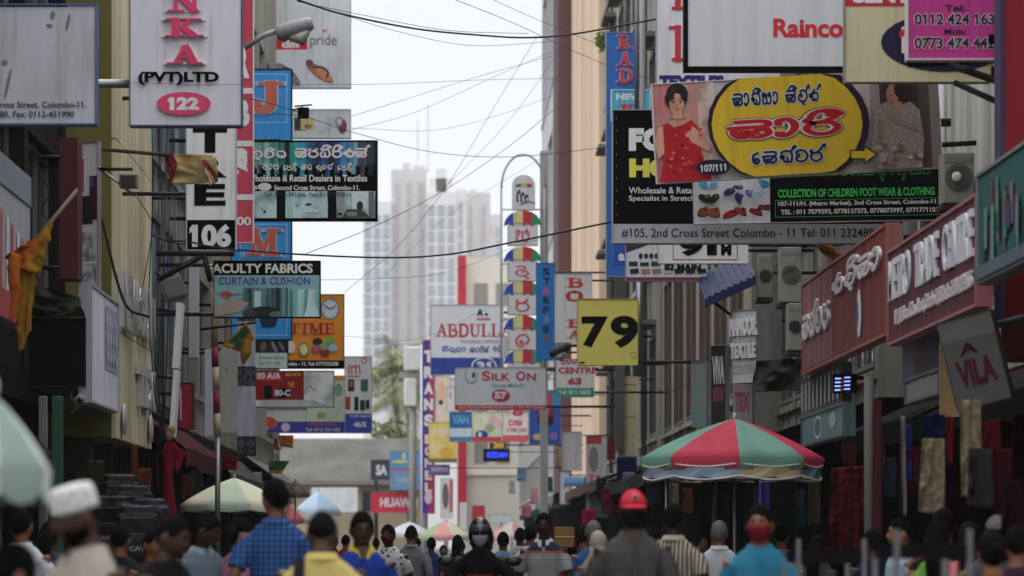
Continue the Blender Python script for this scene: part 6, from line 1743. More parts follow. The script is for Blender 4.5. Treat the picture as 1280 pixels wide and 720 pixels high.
# flags
FY, FM, FG, FO = cloth('#9a7226'), cloth('#7a2430'), cloth('#2f5a3c'), cloth('#b5602a')
r = thing('flag', 'faded yellow and red flag on a horizontal pole, in front of the 106 sign', 'flag', W(200, 190, 42))
MB().cyl(W(108, 185, 41.9), W(212, 194, 41.9), .022, RUST).build('flag_pole', r, smooth=True)
sheet('flag_cloth', '', '', [(205, 191), (266, 194), (272, 229), (212, 230)], 42, cloth('#b9a06a'), .05, 2.2, 22, .006, parent=r, seed=3, kpat=(lambda u, v: 1 if (u < .14 or (.3 < u < .5 and v > .6) or (.5 < u < .62 and v < .7)) else 0, cloth('#c0a878'), cloth('#8f3c42')))
sheet('flag_fold', '', '', [(205, 191), (216, 191), (222, 205), (213, 231)], 41.93, cloth('#7f2c34'), .02, 1, 12, .006, parent=r, seed=5)
sheet('flag_fold', '', '', [(252, 200), (270, 196), (273, 226), (262, 233)], 41.94, cloth('#c0a878'), .03, 2, 12, .006, parent=r, seed=15, kpat=(lambda u, v: 1 if abs(u - v) < .2 else 0, 0, cloth('#8f3c42')))
r = thing('flag', 'orange yellow flag furled on a slanting pole at the left edge', 'flag', W(50, 330, 33))
MB().cyl(W(20, 330, 33.1), W(97, 237, 33.1), .018, mat('#7a6f62', .6, .3)).build('flag_pole', r, smooth=True)
MB().loft([W(66, 275, 33), W(52, 305, 33), W(38, 330, 33), W(30, 360, 33), W(30, 400, 33), W(26, 438, 33)], [(.02, .02), (.06, .05), (.11, .06), (.08, .06), (.07, .05), (.03, .02)], FY, 14).build('flag_cloth', r, remesh=.012, wrinkle=.02)
MB().loft([W(22, 318, 32.9), W(16, 335, 32.9), W(20, 372, 32.9), W(14, 400, 32.9)], [(.06, .03), (.07, .04), (.05, .03), (.02, .01)], FO, 10).build('flag_fold', r, remesh=.012, wrinkle=.018)
sheet('flag_fold', '', '', [(40, 298), (60, 303), (46, 348), (4, 322)], 32.93, FO, .06, 4, 24, .006, parent=r, seed=21, kpat=(lambda u, v: 1 if u > .6 else 0, FO, FY))
sheet('flag_fold', '', '', [(20, 335), (46, 338), (38, 400), (24, 440)], 32.95, FY, .05, 3, 24, .006, parent=r, seed=23)
r = thing('flag', 'green, orange and yellow flag on a pole left of the 80 A/A sign', 'flag', W(300, 430, 51))
MB().cyl(W(250, 412, 51.1), W(320, 403, 51.1), .02, DARKM).build('flag_pole', r, smooth=True)
sheet('flag_cloth', '', '', [(277, 432), (308, 403), (318, 424), (300, 440)], 51, FG, .04, 2, 18, .006, parent=r, seed=9, kpat=(lambda u, v: 1 if v > .55 and u > .4 else (2 if u < .12 or u > .92 or v < .08 else 0), FG, FO, FY))
MB().loft([W(310, 425, 51), W(307, 440, 51), W(304, 455, 51)], [.06, .08, .03], FY, 10).build('flag_fold', r, remesh=.014, wrinkle=.015)
r = thing('flag', 'furled red and yellow flag on a slanting pole under the silver address strip', 'flag', W(1000, 290, 43))
MB().cyl(W(965, 279, 43.1), W(1080, 330, 43.1), .018, mat('#9a9486', .5, .3)).build('flag_pole', r, smooth=True)
MB().loft([W(972, 282, 43), W(1000, 295, 43), W(1025, 304, 43), W(1046, 322, 43), (W(1062, 333, 43))], [.015, .05, .055, .07, .05], cloth('#8f5a34', 'blotch', '#b9a05a', 5), 12).build('flag_cloth', r, remesh=.012, wrinkle=.02)
for i, (a, lab, m) in enumerate(((((348, 544), (367, 544), (366, 560), (350, 558)), 'small orange flag hanging below the pale green sign', FO), (((336, 576), (362, 576), (352, 592), (336, 592)), 'small green and yellow flag above the plaid shirt man', FG), (((342, 548), (347, 548), (349, 570), (343, 570)), 'thin red and white pennant left of the small orange flag', cloth('#8f3a44')))):
    sheet('flag', lab, 'flag', a, 70, m, .03, 2, 12, .01, seed=i * 3, kpat=(lambda u, v: 1 if v > .6 else 0, m, FY if i < 2 else cloth('#c9c4c0')))

# cloth and goods
sheet('hanging_cloth', 'white cloth strip with black diamond blocks hanging beside the 80 A/A sign', 'cloth', [(297, 383), (319, 383), (320, 570), (296, 570)], 56, mat('#b9b9c6', .8, .1, 0, 6, 0, 'spots', '#a5a5b8', 40), .03, 1.5, 30, .012, kpat=(lambda u, v: 1 if (v < .07 or .39 < v < .52 or v > .86) else 0, 0, mat('#33343a', .8, .1, 0, 6, 0, 'check', '#55575f', 9)))
r = thing('striped_pole', 'slim red and cream banded pole in front of the grey green banner', 'pole', W(271, 545, 54))
for i, (y0, y1, h) in enumerate(((360, 434, '#a08468'), (434, 459, '#7a2430'), (459, 488, '#b5a488'), (488, 517, '#7a2430'), (517, 545, '#b5a488'))):
    x = 268 + i * 1.0
    MB().cyl(W(x, y1 - .05, 54), W(x - .8, y0, 54), .05, mat(h, .6, .2), 10).build('band', r, smooth=True)
MB().cyl(W(272, 545.5, 54), W(272, 700, 54), .04, STEEL, 8).build('base_pole', r, smooth=True)
sheet('hanging_cloth', 'dark red awning flap hanging in the shade behind the cream umbrella', 'cloth', [(264, 565), (297, 570), (296, 588), (264, 586)], 58, cloth('#7a1420'), .05, 2, 14)
r = thing('mannequin', 'fair haired shop mannequin in a red dress standing by the cables', 'mannequin', Vector((W(210, 0, 40).x, 40, .12)))
MB().ball(W(212, 544, 40), (.045, .055, .07), mat('#8a6f5c', .7), 14, 10).build('head', r, smooth=True)
MB().ball(W(212.5, 540, 39.98) + Vector((.01, .03, .02)), (.05, .06, .06), mat('#8a6c40', .7, .1, 0, 9, .4), 14, 10).build('hair', r, smooth=True)
MB().loft([W(211, 552, 40), W(210, 560, 40), W(210, 578, 40), W(210, 600, 40), W(212, 640, 40), Vector((W(212, 0, 40).x, 40, .2))], [(.025, .025), (.065, .045), (.055, .05), (.055, .05), (.08, .07), (.1, .1)], cloth('#6f101a'), 14).build('dress', r, remesh=.014, wrinkle=.01)
sheet('hanging_cloth', 'crimson cloth spread out beside the mannequin', 'cloth', [(214, 552), (233, 566), (222, 590), (212, 580)], 40.3, cloth('#8a1426'), .04, 2, 14)
sheet('hanging_cloth', 'orange brown cloth strip in the dark left shop', 'cloth', [(165, 556), (173, 556), (174, 625), (161, 625)], 42.6, cloth('#6f3420'), .03, 2, 14)
# right shop hangings
KH = mat('#8f8266', .85, .2, 0, 10, .2, 'blotch', '#5f5644', 22)
sheet('hanging_cloth', 'beige patterned skirt hanging at a right shop front above the profile man', 'cloth', [(1153, 548), (1181, 548), (1181, 645), (1148, 640)], 27, KH, .03, 2.4, 24)
sheet('hanging_cloth', 'longer beige patterned skirt hanging right of the first skirt', 'cloth', [(1200, 500), (1226, 500), (1226, 622), (1202, 621)], 26, KH, .03, 2.4, 24)
sheet('hanging_cloth', 'navy cloth hanging above the first beige skirt', 'cloth', [(1153, 518), (1182, 518), (1182, 547), (1153, 547)], 27.3, cloth('#10183a'), .03, 2, 12)
sheet('hanging_cloth', 'thin bright red garment strip between the two beige skirts', 'cloth', [(1184, 520), (1191, 520), (1190, 580), (1184, 572)], 26.5, cloth('#6f1019'), .03, 2, 12)
sheet('hanging_cloth', 'red checked fabric length hanging below the big umbrella edge', 'cloth', [(1040, 585), (1080, 582), (1082, 690), (1034, 690)], 37, mat('#541218', .8, .1, 0, 6, 0, 'check', '#2a080b', 14), .05, 3, 26)
sheet('hanging_cloth', 'white twisted cloth strip against the dark red shop pillar', 'cloth', [(1126, 520), (1131, 520), (1133, 645), (1129, 645)], 30.5, cloth('#8d8582'), .03, 2, 18)
sheet('hanging_cloth', 'magenta cloth displayed on the right pavement behind the box', 'cloth', [(727, 637), (746, 637), (745, 662), (727, 664)], 50, cloth('#9a1f4f'), .03, 2, 12)
sheet('hanging_cloth', 'navy door cloth below the beige shop board', 'cloth', [(771, 571), (796, 571), (797, 640), (771, 640)], 83, cloth('#1d2a52'), .05, 3, 14)
for i, (px, h, nm) in enumerate(((948, '#5a48a8', 'violet'), (958, '#2f3a7a', 'blue'), (1135, '#1d2f6a', 'dark blue'))):
    sheet('hanging_cloth', nm + ' garment hanging in the shade ' + ('of the shop behind the umbrella' if i < 2 else 'below the brown banner'), 'cloth', [(px - 4, 596 if i < 2 else 530), (px + 4, 596 if i < 2 else 530), (px + 4, 640 if i < 2 else 600), (px - 4, 640 if i < 2 else 600)], 41 if i < 2 else 31, cloth(h), .03, 2, 10)
r = thing('round_pillar', 'grey steel pillar on the right shop front, right of the red checked fabric', 'pillar', Vector((W(1086, 0, 34).x, 34, .15)))
MB().cyl(r.location, W(1086, 470, 34), .045, mat('#5a5855', .6, .4), 12).build('shaft', r, smooth=True)
MB().box(W(1092, 0, 33.9).x, W(1102, 0, 33.9).x, 33.9, 34.1, .15, W(0, 500, 34).z, mat('#4a1016', .6, .3)).build('red_casing', r)
for lab, px, y0, y1, Y, wd, h in (('green painted square post at the left shop front', 71, 495, 720, 37, 13, '#28503c'), ('pale grey square post left of the green post', 53, 495, 720, 38, 10, '#77756f')):
    r = thing('square_post', lab, 'post', Vector((W(px, 0, Y).x, Y, .15)))
    a, c_ = W(px - wd / 2, 0, Y).x, W(px + wd / 2, 0, Y).x
    MB().box(a, c_, Y, Y + .12, .2, W(0, y0, Y).z, mat(h, .6, .4)).build('shaft', r, bevel=.008)
    MB().box(a - .03, c_ + .03, Y - .03, Y + .15, .15, .198, DARKM).build('foot', r)

# racks of small hangings along the far pavements
rr = random.Random(21)
far = [(640, 600, 150), (652, 585, 140), (668, 610, 135), (684, 596, 125), (694, 618, 118), (716, 622, 108), (728, 596, 100), (742, 618, 92), (752, 628, 86), (764, 610, 80), (800, 606, 70), (816, 600, 66), (658, 632, 120), (676, 636, 112), (700, 560, 112), (786, 590, 74)]
nm = ['pale grey', 'dusty blue', 'faded pink', 'dark green', 'cream', 'navy', 'brown', 'white', 'grey blue', 'maroon', 'black', 'slate', 'rose', 'teal', 'beige', 'violet grey']
hx = ['#b0b0b2', '#6f86a5', '#b58a8f', '#2f4a3c', '#c0b8a0', '#26335c', '#6a4f3c', '#c6c6c8', '#7f8f9f', '#6a2230', '#17171a', '#4f565f', '#b0667a', '#2f6a6f', '#a5977a', '#7a6f88']
for i, (px, py, Y) in enumerate(far):
    wd, hh = rr.uniform(5, 9) * 100 / Y * 1.0, rr.uniform(16, 30) * 100 / Y
    sheet('hanging_garment', nm[i] + ' garment hung outside the shops down the right pavement', 'clothes', [(px - wd, py), (px + wd, py), (px + wd * 1.1, py + hh), (px - wd * 1.1, py + hh)], Y, cloth(hx[i]), .04, 2, 10, .03, 'garments hung along the far right pavement', seed=i)
lef = [(232, 592, 62), (246, 588, 64), (262, 600, 66), (282, 575, 70), (306, 586, 72), (322, 590, 76), (334, 600, 80), (120, 575, 40), (95, 590, 38), (180, 585, 44)]
rig = [(1062, 556, 38), (1098, 545, 34), (1112, 572, 33), (1142, 560, 31), (1226, 560, 24.2), (1250, 560, 24.5), (1268, 600, 23), (1018, 600, 42), (1000, 612, 43), (860, 610, 55), (842, 604, 58), (1240, 525, 25.5)]
nr = ['wine red', 'dark rose', 'smoky blue', 'deep red', 'ash grey', 'oxblood', 'black and red', 'dark khaki', 'dim teal', 'dim orange', 'pale stone', 'crimson']
hr = ['#401018', '#4f2430', '#222b38', '#3d0b12', '#2c2a2c', '#360a10', '#20080b', '#3a3628', '#1c3436', '#5a3822', '#6a665e', '#4a0d16']
for i, (px, py, Y) in enumerate(rig):
    wd, hh = rr.uniform(7, 12) * 32 / Y, rr.uniform(50, 80) * 32 / Y
    sheet('hanging_garment', nr[i] + ' garment hung in the shade of the near right shops', 'clothes', [(px - wd, py), (px + wd, py), (px + wd * 1.1, py + hh), (px - wd * 1.1, py + hh)], Y, cloth(hr[i]), .05, 2.5, 14, .03, 'garments hung in the near right shops', seed=i + 70)
nl = ['dull red', 'pale cream', 'sky blue', 'charcoal', 'mustard', 'white dotted', 'plum', 'dark olive', 'blackish', 'rust brown']
hl2 = ['#7a2a2e', '#a59d88', '#5f7f9a', '#26272a', '#8a6f2c', '#a9a9ab', '#4a2a44', '#33341f', '#121214', '#5f3422']
for i, (px, py, Y) in enumerate(lef):
    wd, hh = rr.uniform(5, 8) * 62 / Y, rr.uniform(26, 44) * 62 / Y
    sheet('hanging_garment', nl[i] + ' garment hung outside the shops down the left pavement', 'clothes', [(px - wd, py), (px + wd, py), (px + wd * 1.1, py + hh), (px - wd * 1.1, py + hh)], Y, cloth(hl2[i]), .04, 2, 10, .03, 'garments hung along the left pavement', seed=i + 40)
# backpacks on the left
def backpack(loc, rz, m, txt, label):
    r = thing('backpack', label, 'backpack', loc, (0, 0, rz), 'black backpacks hung for sale on the left')
    MB().box(-.16, .16, -.11, .09, 0, .40, m).box(-.13, .13, -.09, .08, .38, .47, m).build('bag_body', r, False, remesh=.016, wrinkle=.012)
    MB().box(-.12, .12, -.15, -.1, .04, .22, m).build('front_pocket', r, False, remesh=.012, wrinkle=.005)
    for z in (.235, .37):
        MB().box(-.13, .13, -.122, -.116, z, z + .008, mat('#5a5a5c', .4, .2)).build('zip', r, False)
    for s_ in (-1, 1):
        MB().loft([(s_ * .08, .09, .42), (s_ * .1, .14, .3), (s_ * .1, .13, .1), (s_ * .11, .09, .02)], [(.025, .008)] * 4, m, 6).build('strap', r, False, smooth=True)
    MB().loft([(-.04, .03, .45), (-.03, .04, .51), (.03, .04, .51), (.04, .03, .45)], .009, BLACK, 6).build('handle', r, False, smooth=True)
    vs, fs, bb = glyph_text(txt, .02)
    MB().add([(-.08 + .16 * (v[0] - bb[0]) / (bb[2] - bb[0]), -.158, .10 + .04 * (v[1] - bb[1]) / (bb[3] - bb[1])) for v in vs], fs, cloth('#9a9a9c')).build('lettering', r, False)
    return r
LBL = ['black backpack topmost of the hung stack on the left', 'black backpack lowest in the stack, its white letters facing the street', 'black backpack just below the topmost one in the stack', 'dark navy backpack at the right of the hung stack', 'black backpack at the left of the hung stack behind the cap man']
for i, (px, py, Y, h) in enumerate(((150, 662, 31, '#0f1012'), (172, 704, 29.6, '#101114'), (168, 676, 30.6, '#0d0d0f'), (186, 694, 30.2, '#14182a'), (140, 690, 30.4, '#111113'))):
    backpack(W(px, py, Y), R(18 - 9 * i), mat(h, .55, .1, 0, 8, .3), ['CAVE', 'CAVE', 'CAVE', 'CAVE', 'CAVE'][i], LBL[i])

# stall frames at the lower right
def stall(label, pxl, pxr, pyb, Y, m):
    r = thing('stall_frame', label, 'stall', Vector((W((pxl + pxr) / 2, 0, Y).x, Y, .15)), group='metal stall frames on the right pavement')
    a, c_, z = W(pxl, 0, Y).x, W(pxr, 0, Y).x, W(0, pyb, Y).z
    for x in (a, c_):
        for y in (Y, Y + .8):
            MB().box(x - .012, x + .012, y - .012, y + .012, .15, z + (.1 if y == Y else -.031), mat('#5f5f62', .5, .3, .3)).build('post', r)
    for y in (Y, Y + .8):
        MB().box(a + .013, c_ - .013, y - .018, y + .018, z - .03, z + .035, mat('#0e0e10', .9, .2)).build('top_rail', r)
    MB().box(a + .03, c_ - .03, Y + .03, Y + .77, .75, .79, mat('#5f5a54', .7, .4)).build('shelf', r)
    b = MB()
    rr = random.Random(int(pxl))
    for i in range(26):
        x, y = rr.uniform(a + .1, c_ - .1), rr.uniform(Y + .1, Y + .7)
        b.box(x - .06, x + .06, y - .05, y + .05, .80, .80 + rr.uniform(.08, .3), cloth(rr.choice(['#9a9284', '#2a3f8a', '#b5aca0', '#6a5a48', '#a8a5a0', '#3a4a5a'])))
    g = b.build('stall_goods', r); g['kind'] = 'stuff'
stall('nearest stall frame with a black rail in front of the green top woman', 1121, 1212, 690, 15.6, 0)
stall('stall frame with white posts and wrapped goods left of the green top woman', 998, 1080, 697, 19, 0)

# ------------------------------------------------------------------ fittings
def ac(label, px0, py0, px1, py1, Y, depth=.35, front=True, grp='air conditioners on the right facades'):
    r = thing('air_conditioner', label, 'air conditioner', W((px0 + px1) / 2, py1, Y), group=grp)
    a, c_ = W(px0, py1, Y), W(px1, py0, Y)
    cm = mat('#8f8e84', .6, .6)
    MB().box(a.x, c_.x, Y, Y + depth, a.z, c_.z, cm).build('casing', r, bevel=.01)
    cx, cz = (a.x + c_.x) / 2, (a.z + c_.z) / 2
    ra = min(c_.x - a.x, c_.z - a.z) * .42
    b = MB()
    for k in range(5):
        q = ra * (k + 1) / 5
        b.loft([(cx + q * math.cos(2 * math.pi * i / 20), Y - .012, cz + q * math.sin(2 * math.pi * i / 20)) for i in range(21)], .005, DARKM, 5, (0, 1, 0), False)
    b.build('fan_grille', r, smooth=True)
    MB().box(a.x + .02, c_.x - .02, Y - .006, Y - .001, c_.z - .1, c_.z - .05, mat('#6d6c66', .5, .3)).build('vent', r)
    MB().box(a.x, c_.x, Y + .02, Y + depth + .25, a.z - .05, a.z - .003, RUST).build('bracket', r)
    return r
ac('tall grey air conditioner on the dingy facade above the grey street sign box', 975, 309, 1002, 378, 49)
ac('lower cream air conditioner beside the worn red fascia', 985, 379, 1003, 438, 46.5)
ac('slim air conditioner left of the tall grey one', 948, 318, 966, 372, 51)
r = ac('round grilled outdoor fan unit on a shelf behind the black footwear sign', 1179, 190, 1218, 254, 36)
MB().ball(W(1196, 221, 35.95), (.05, .02, .05), mat('#b5b2a8', .5)).build('hub', r, smooth=True)
for i, (px, y0, y1, Y, ra, h, lab) in enumerate(((1156, 105, 300, 43.6, .06, '#a5a6a8', 'pale drain pipe left of the outdoor fan unit'), (1166, 105, 300, 44, .09, '#232426', 'thick black pipe between two pale pipes behind the saree banner'), (1178, 105, 300, 43.3, .045, '#b9babc', 'thin bright pipe right of the black pipe'), (796, -40, 140, 63, .04, '#77767a', 'thin grey pole in front of the tall blue letter sign'), (803, -40, 372, 62.3, .05, '#8a8a8c', 'grey steel pole rising above the 79 sign'))):
    tag(MB().cyl(W(px, y1, Y), W(px, y0, Y), ra, mat(h, .4, .3), 10).build('pipe', None, smooth=True), lab, 'pipe')
r = thing('awning', 'blue sheet metal awning above the grey street sign box', 'awning', W(912, 372, 52))
a, c_ = W(881, 374, 50), W(945, 345, 50)
b = MB()
for i in range(16):
    x0, x1 = a.x + (c_.x - a.x) * i / 16, a.x + (c_.x - a.x) * (i + 1) / 16
    z0, z1 = a.z + (c_.z - a.z) * i / 16, a.z + (c_.z - a.z) * (i + 1) / 16
    k = .02 * (i % 2)
    b.add([(x0, 50, z0 + k), (x1, 50, z1 + k), (x1, 51.8, z1 + .45 + k), (x0, 51.8, z0 + .45 + k), (x0, 50, z0 - .12), (x1, 50, z1 - .12)], [(0, 1, 2, 3), (4, 5, 1, 0)], mat('#1b2850', .6, .3))
b.build('canopy', r)
MB().cyl((a.x + .1, 50.05, a.z - .02), (a.x + 1.2, 51.9, a.z - .6), .02, DARKM).build('stay', r, smooth=True)
small_aw = thing('awning', 'small curved pale blue awning far down the right pavement', 'awning', W(715, 608, 100))
b = MB()
for i in range(8):
    t0, t1 = R(90 * i / 8), R(90 * (i + 1) / 8)
    f = lambda t, px: Vector((W(px, 0, 100).x, 100 - .6 * math.sin(t), W(0, 596, 100).z - .28 + .28 * math.cos(t)))
    b.add([f(t0, 704), f(t0, 730), f(t1, 730), f(t1, 704)], [(0, 1, 2, 3)], mat('#3f6f9a', .6, .2))
b.build('canopy', small_aw, smooth=True)
MB().cyl(W(706, 603, 99.5), W(706, 610, 101), .02, DARKM).build('stay', small_aw)

def lamp(label, arm, head, Y, hm, tilt_, name='street_lamp'):
    r = thing(name, label, 'lamp', W(*head, Y))
    MB().loft([W(*p, Y) for p in arm], .03, hm, 8, (0, 1, 0)).build('lamp_arm', r, smooth=True)
    b = MB()
    h = W(*head, Y)
    d = Vector((math.cos(tilt_), 0, math.sin(tilt_)))
    b.loft([h - d * .16, h - d * .1, h + d * .22, h + d * .27], [(.06, .07), (.1, .11), (.085, .13), (.06, .1)], hm, 8, (0, 0, 1))
    b.build('housing', r, smooth=True)
    MB().loft([h - d * .03 + Vector((.03, 0, -.075)), h + d * .1 + Vector((.03, 0, -.12)), h + d * .2 + Vector((.02, 0, -.07))], [(.03, .08), (.09, .11), (.03, .08)], mat('#9a9a94', .15, .2), 12, (0, 0, 1)).build('glass_bowl', r, smooth=True)
    return r
lamp('grey street lamp with a glass bowl on an arm across the sandal billboard', [(306, 60), (330, 44), (345, 39)], (362, 38), 40, mat('#8d8f90', .4, .3), R(18))
r = thing('floodlight', 'small square floodlight on a bracket in front of the olive building', 'lamp', W(160, 228, 41))
MB().box(W(149, 0, 41).x, W(172, 0, 41).x, 41, 41.12, W(0, 235, 41).z, W(0, 217, 41).z, mat('#5f5c58', .5, .3)).build('housing', r, bevel=.012)
MB().box(W(151.5, 0, 41).x, W(169.5, 0, 41).x, 40.985, 40.998, W(0, 232.5, 41).z, W(0, 219.5, 41).z, mat('#3a3032', .2, .2)).build('glass', r)
MB().cyl(W(124, 211.5, 41.05), W(166, 211.5, 41.05), .02, DARKM).build('bracket', r, smooth=True)
MB().loft([W(122, 209, 41.06), W(145, 226, 41.06), W(168, 245, 41.06), W(171, 243, 41.06)], .014, STEEL, 6).build('stay', r, smooth=True)
r = thing('floodlight', 'tilted white floodlight under the steel bracket left of the fabric sign', 'lamp', W(215, 360, 45))
b = MB(); k = [W(200, 349, 45), W(226, 344, 45), W(235, 368, 45), W(210, 373, 45)]
b.add([p for p in k] + [p + Vector((-.05, .25, -.05)) for p in k], [(0, 1, 2, 3), (7, 6, 5, 4), (0, 4, 5, 1), (1, 5, 6, 2), (2, 6, 7, 3), (3, 7, 4, 0)], mat('#77797b', .4, .3)).build('housing', r, bevel=.01)
MB().cyl(W(195, 340, 45.1), W(212, 352, 45.1), .02, DARKM).build('bracket', r, smooth=True)
r = thing('security_camera', 'silver security camera under the black box sign on the left', 'camera', W(93, 503, 40))
MB().loft([W(89, 487, 40), W(89, 497, 40), W(93, 500, 40)], .015, STEEL, 6).build('mount', r, smooth=True)
MB().loft([W(90, 511, 40.1), W(97, 502, 39.9), W(101, 498, 39.8)], [.05, .055, .05], mat('#8f9092', .3, .2), 12).build('housing', r, smooth=True)
MB().ball(W(100, 500, 39.78), (.035, .02, .035), GLASS).build('lens', r, smooth=True)
r = thing('electrical_cabinet', 'pair of white electrical cabinets on a pole, left of the purple column sign', 'cabinet', Vector((W(515, 0, 150).x, 150, .03)))
for x0, x1, y0, y1 in ((505, 526, 433, 463), (505, 521, 473, 508)):
    MB().box(W(x0, 0, 150).x, W(x1, 0, 150).x, 150, 150.9, W(0, y1, 150).z, W(0, y0, 150).z, mat('#c6c7c4', .5, .2)).build('cabinet', r, bevel=.05)
MB().box(W(498, 0, 150).x, W(528, 0, 150).x, 150.2, 150.6, W(0, 472, 150).z, W(0, 465, 150).z, mat('#a9a69a', .6, .3)).build('platform', r)
MB().cyl(r.location, W(517, 433, 150.6), .15, mat('#a3a29c', .7, .3), 10).build('pole', r, smooth=True)
lamp('dark street lamp head with a pale bowl beside the 79 sign', [(742, 440), (724, 432), (712, 432)], (703, 436), 70, mat('#2b2825', .6, .3), R(206))

# awnings added to shade and darken the shop fronts
AWG = 'sloping shade awnings added along the shop fronts'
def awn(label, side, X, Y0, Y1, out_, z, m, drop=.45, val=.25):
    r = thing('awning', label, 'awning', (side * X, (Y0 + Y1) / 2, z), group=AWG)
    b = MB(); n = 18
    for i in range(n):
        a, c_ = Y0 + (Y1 - Y0) * i / n, Y0 + (Y1 - Y0) * (i + 1) / n
        k0, k1 = .03 * noise.noise(Vector((a, z, X))), .03 * noise.noise(Vector((c_, z, X)))
        xo = side * (X - out_)
        b.add([(side * X, a, z), (side * X, c_, z), (xo, c_, z - drop + k1), (xo, a, z - drop + k0), (xo, c_, z - drop - val + k1 * 3), (xo, a, z - drop - val + k0 * 3)], [(0, 1, 2, 3), (3, 2, 4, 5)], m)
    b.build('canopy', r)
    for y in (Y0 + .2, Y1 - .2):
        MB().cyl((side * X, y, z - drop - .1), (side * (X - out_), y, z - drop - .01), .015, DARKM, 6).build('stay', r, smooth=True)
for a in (('grimy grey awning over the near left pavement', -1, 4.6, 22, 30, .7, 3.0, '#2f2e2d'), ('black tarpaulin awning above the backpack stall', -1, 4.6, 30.2, 38, .45, 2.8, '#1d1d1f'),
          ('faded maroon awning beyond the mannequin', -1, 4.2, 49.5, 57.5, .6, 3.2, '#4a1f26'), ('grey awning below the red notice cabinet', -1, 4.25, 62, 74, .5, 3.1, '#4b4a48'), ('dirty white awning at the far left end', -1, 4.3, 76, 91, .6, 3.3, '#7d7b77'),
          ('brown awning under the maroon fascia', 1, 6.0, 31.6, 38.5, .9, 3.25, '#2b2422'), ('black awning under the worn red fascia', 1, 6.0, 38.7, 45.8, 1.0, 3.25, '#1f1d1d'),
          ('grey awning behind the big umbrella', 1, 5.5, 46.5, 59.5, 1.3, 3.3, '#3f3d3a'), ('dark green awning below the 79 sign building', 1, 5.0, 60.5, 83.5, 1.4, 3.2, '#26302b'), ('rusty awning on the concrete building', 1, 4.9, 85, 111, 1.4, 3.4, '#5a4a40'), ('pale awning at the peach building', 1, 4.7, 113, 136, 1.4, 3.4, '#77757a')):
    awn(*a[:7], mat(a[7], .8, .4, 0, 1.5))

# ------------------------------------------------------------------ overhead wires
WG = 'overhead wires across the street'
def wire(label, pts, r_=.008, m=None):
    P3 = [W(p[0], p[1], p[2]) for p in pts]
    L = smooth_line(P3, 8)
    tag(MB().loft(L, r_ * (.75 if r_ < .012 else .9), m or mat('#1c1c1e', .6, .1), 6, (0, 0, 1)).build('overhead_wire', None, smooth=True), label, 'wire', WG)
wire('thick black cable sagging across the whole street below the M sign', [(190, 294, 44), (230, 305, 46), (360, 317, 50), (480, 322, 52), (560, 318, 52), (640, 303, 50), (766, 277, 48)], .014)
wire('heavy cable bundle crossing from the top left lamp to the pale i l sign', [(372, 0, 40), (430, 18, 44), (520, 36, 48), (600, 44, 50), (660, 47, 50), (720, 42, 50), (820, 24, 50)], .014)
wire('thin wire just above the heavy cable bundle', [(372, 2, 41), (460, 20, 46), (560, 38, 50), (660, 42, 52)], .005)
wire('thin wire dipping below the heavy cable bundle', [(420, 16, 50), (500, 40, 54), (590, 57, 58), (690, 52, 60)], .005)
wire('thin wire from the top edge down to the black sign corner', [(560, -4, 60), (640, 28, 60), (720, 65, 60), (800, 95, 55), (870, 92, 52)], .007)
wire('second thin wire running down from the top edge to the right', [(608, -4, 60), (680, 28, 62), (760, 60, 62)], .006)
wire('long diagonal wire rising from below the textile sign to the right', [(378, 319, 58), (470, 282, 62), (560, 235, 66), (640, 180, 70), (700, 130, 74)], .008)
wire('faint diagonal wire left of the umbrella column', [(430, 366, 80), (500, 305, 84), (560, 230, 88), (620, 130, 92), (672, 45, 96)], .008)
wire('faint wire crossing the tower windows', [(400, 350, 70), (480, 348, 74), (560, 340, 78), (640, 310, 82), (700, 290, 86)], .006)
wire('faint rising wire above the brown tower', [(440, 145, 60), (520, 120, 64), (600, 95, 68), (690, 70, 70)], .005)
wire('second faint rising wire above the brown tower', [(440, 162, 62), (520, 140, 66), (620, 95, 70), (700, 60, 72)], .005)
wire('level faint wire at the foot of the sandal billboard', [(370, 106, 60), (480, 105, 62), (600, 100, 66), (700, 98, 70)], .005)
wire('faint sagging wire at mast height', [(440, 160, 70), (540, 163, 74), (620, 145, 78), (690, 120, 80)], .005)
wire('thin wire from the small black box to the right', [(322, 142, 50), (380, 146, 54), (440, 165, 58), (540, 190, 62), (640, 196, 66), (760, 184, 66)], .007)
wire('steep wire left of the clock sign across the towers', [(452, 372, 90), (560, 270, 94), (640, 220, 98), (690, 190, 100)], .006)
wire('low faint wire above the blue footed 31 sign', [(432, 420, 90), (520, 424, 96), (600, 390, 100), (640, 376, 104)], .006)
wire('wire hanging from the dark office block down to the left', [(700, 60, 110), (660, 120, 112), (610, 180, 114), (530, 260, 118)], .008)
wire('wire along the left signs past the J sign', [(300, 120, 46), (340, 130, 50), (372, 140, 54)], .008)
wire('drooping black cable down the olive facade', [(124, 262, 43), (136, 310, 43), (146, 350, 43), (160, 385, 43), (186, 396, 43)], .02)
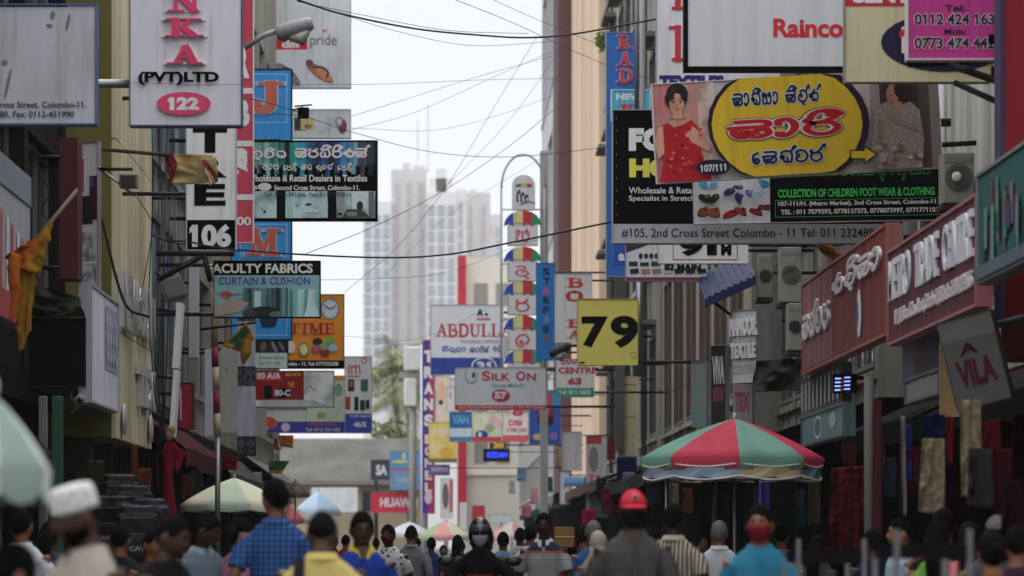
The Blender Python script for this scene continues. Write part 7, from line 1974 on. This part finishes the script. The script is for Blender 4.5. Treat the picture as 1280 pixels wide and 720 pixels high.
wire('thin cable from the floodlight down the olive facade', [(171, 246, 42.5), (186, 270, 42.8), (190, 290, 43), (176, 372, 43)], .008)
rr = random.Random(4)
for i in range(14):
    x = 192 + i * 1.9 + rr.uniform(-1, 1)
    wire(['loose vertical cable in the bundle beside the olive building', 'loose vertical cable in the bundle beside the olive building'][0], [(x + rr.uniform(-3, 3), 130, 46 + i * .1), (x + rr.uniform(-3, 3), 220, 46 + i * .1), (x + rr.uniform(-4, 6), 300, 46), (x + rr.uniform(-6, 3), 380, 46), (x - i * .6, 470, 46), (203 + rr.uniform(-3, 3), 560, 46)], .004 + .006 * rr.random())
wire('cable looping from the bundle to the number 106 sign', [(192, 290, 44.5), (205, 300, 44.3), (235, 302, 44), (262, 308, 43.7), (300, 314, 43.7)], .012)
wire('electric wire drooping from the 79 sign post to the grey box sign', [(806, 470, 62), (830, 490, 61), (860, 480, 58), (890, 445, 55), (925, 440, 52)], .01)
wire('tangled cable in front of the low left boards', [(40, 180, 36), (48, 210, 36), (62, 240, 36), (52, 262, 36), (66, 285, 36)], .01)
r = thing('junction_box', 'small black junction box on the wire beside the J sign', 'box', W(379, 141, 54))
MB().box(W(372, 0, 54).x, W(386, 0, 54).x, 54, 54.15, W(0, 147, 54).z, W(0, 134, 54).z, BLACK).build('casing', r, bevel=.01)
MB().cyl(W(368, 133, 54), W(390, 131, 54), .012, BLACK).build('clamp', r)
MB().cyl(W(366, 137, 54.05), W(379, 134, 54.05), .01, BLACK).build('lead', r)

# tarpaulins rolled over the near shops
sheet('tarpaulin', 'crumpled dark green tarpaulin draped above the black box sign', 'tarpaulin', [(22, 350), (100, 372), (106, 396), (26, 394)], 38.3, mat('#2a3326', .7, .4, 0, 3), .09, 4.5, 34, .02, seed=5, twist=5)
sheet('tarpaulin', 'crumpled dark tarpaulin draped left of the worn red fascia', 'tarpaulin', [(945, 452), (1003, 446), (1003, 486), (940, 492)], 46.2, mat('#38352f', .7, .4, 0, 3), .1, 3.5, 34, .02, seed=8, twist=4)

bpy.data.scenes.remove(SCR)
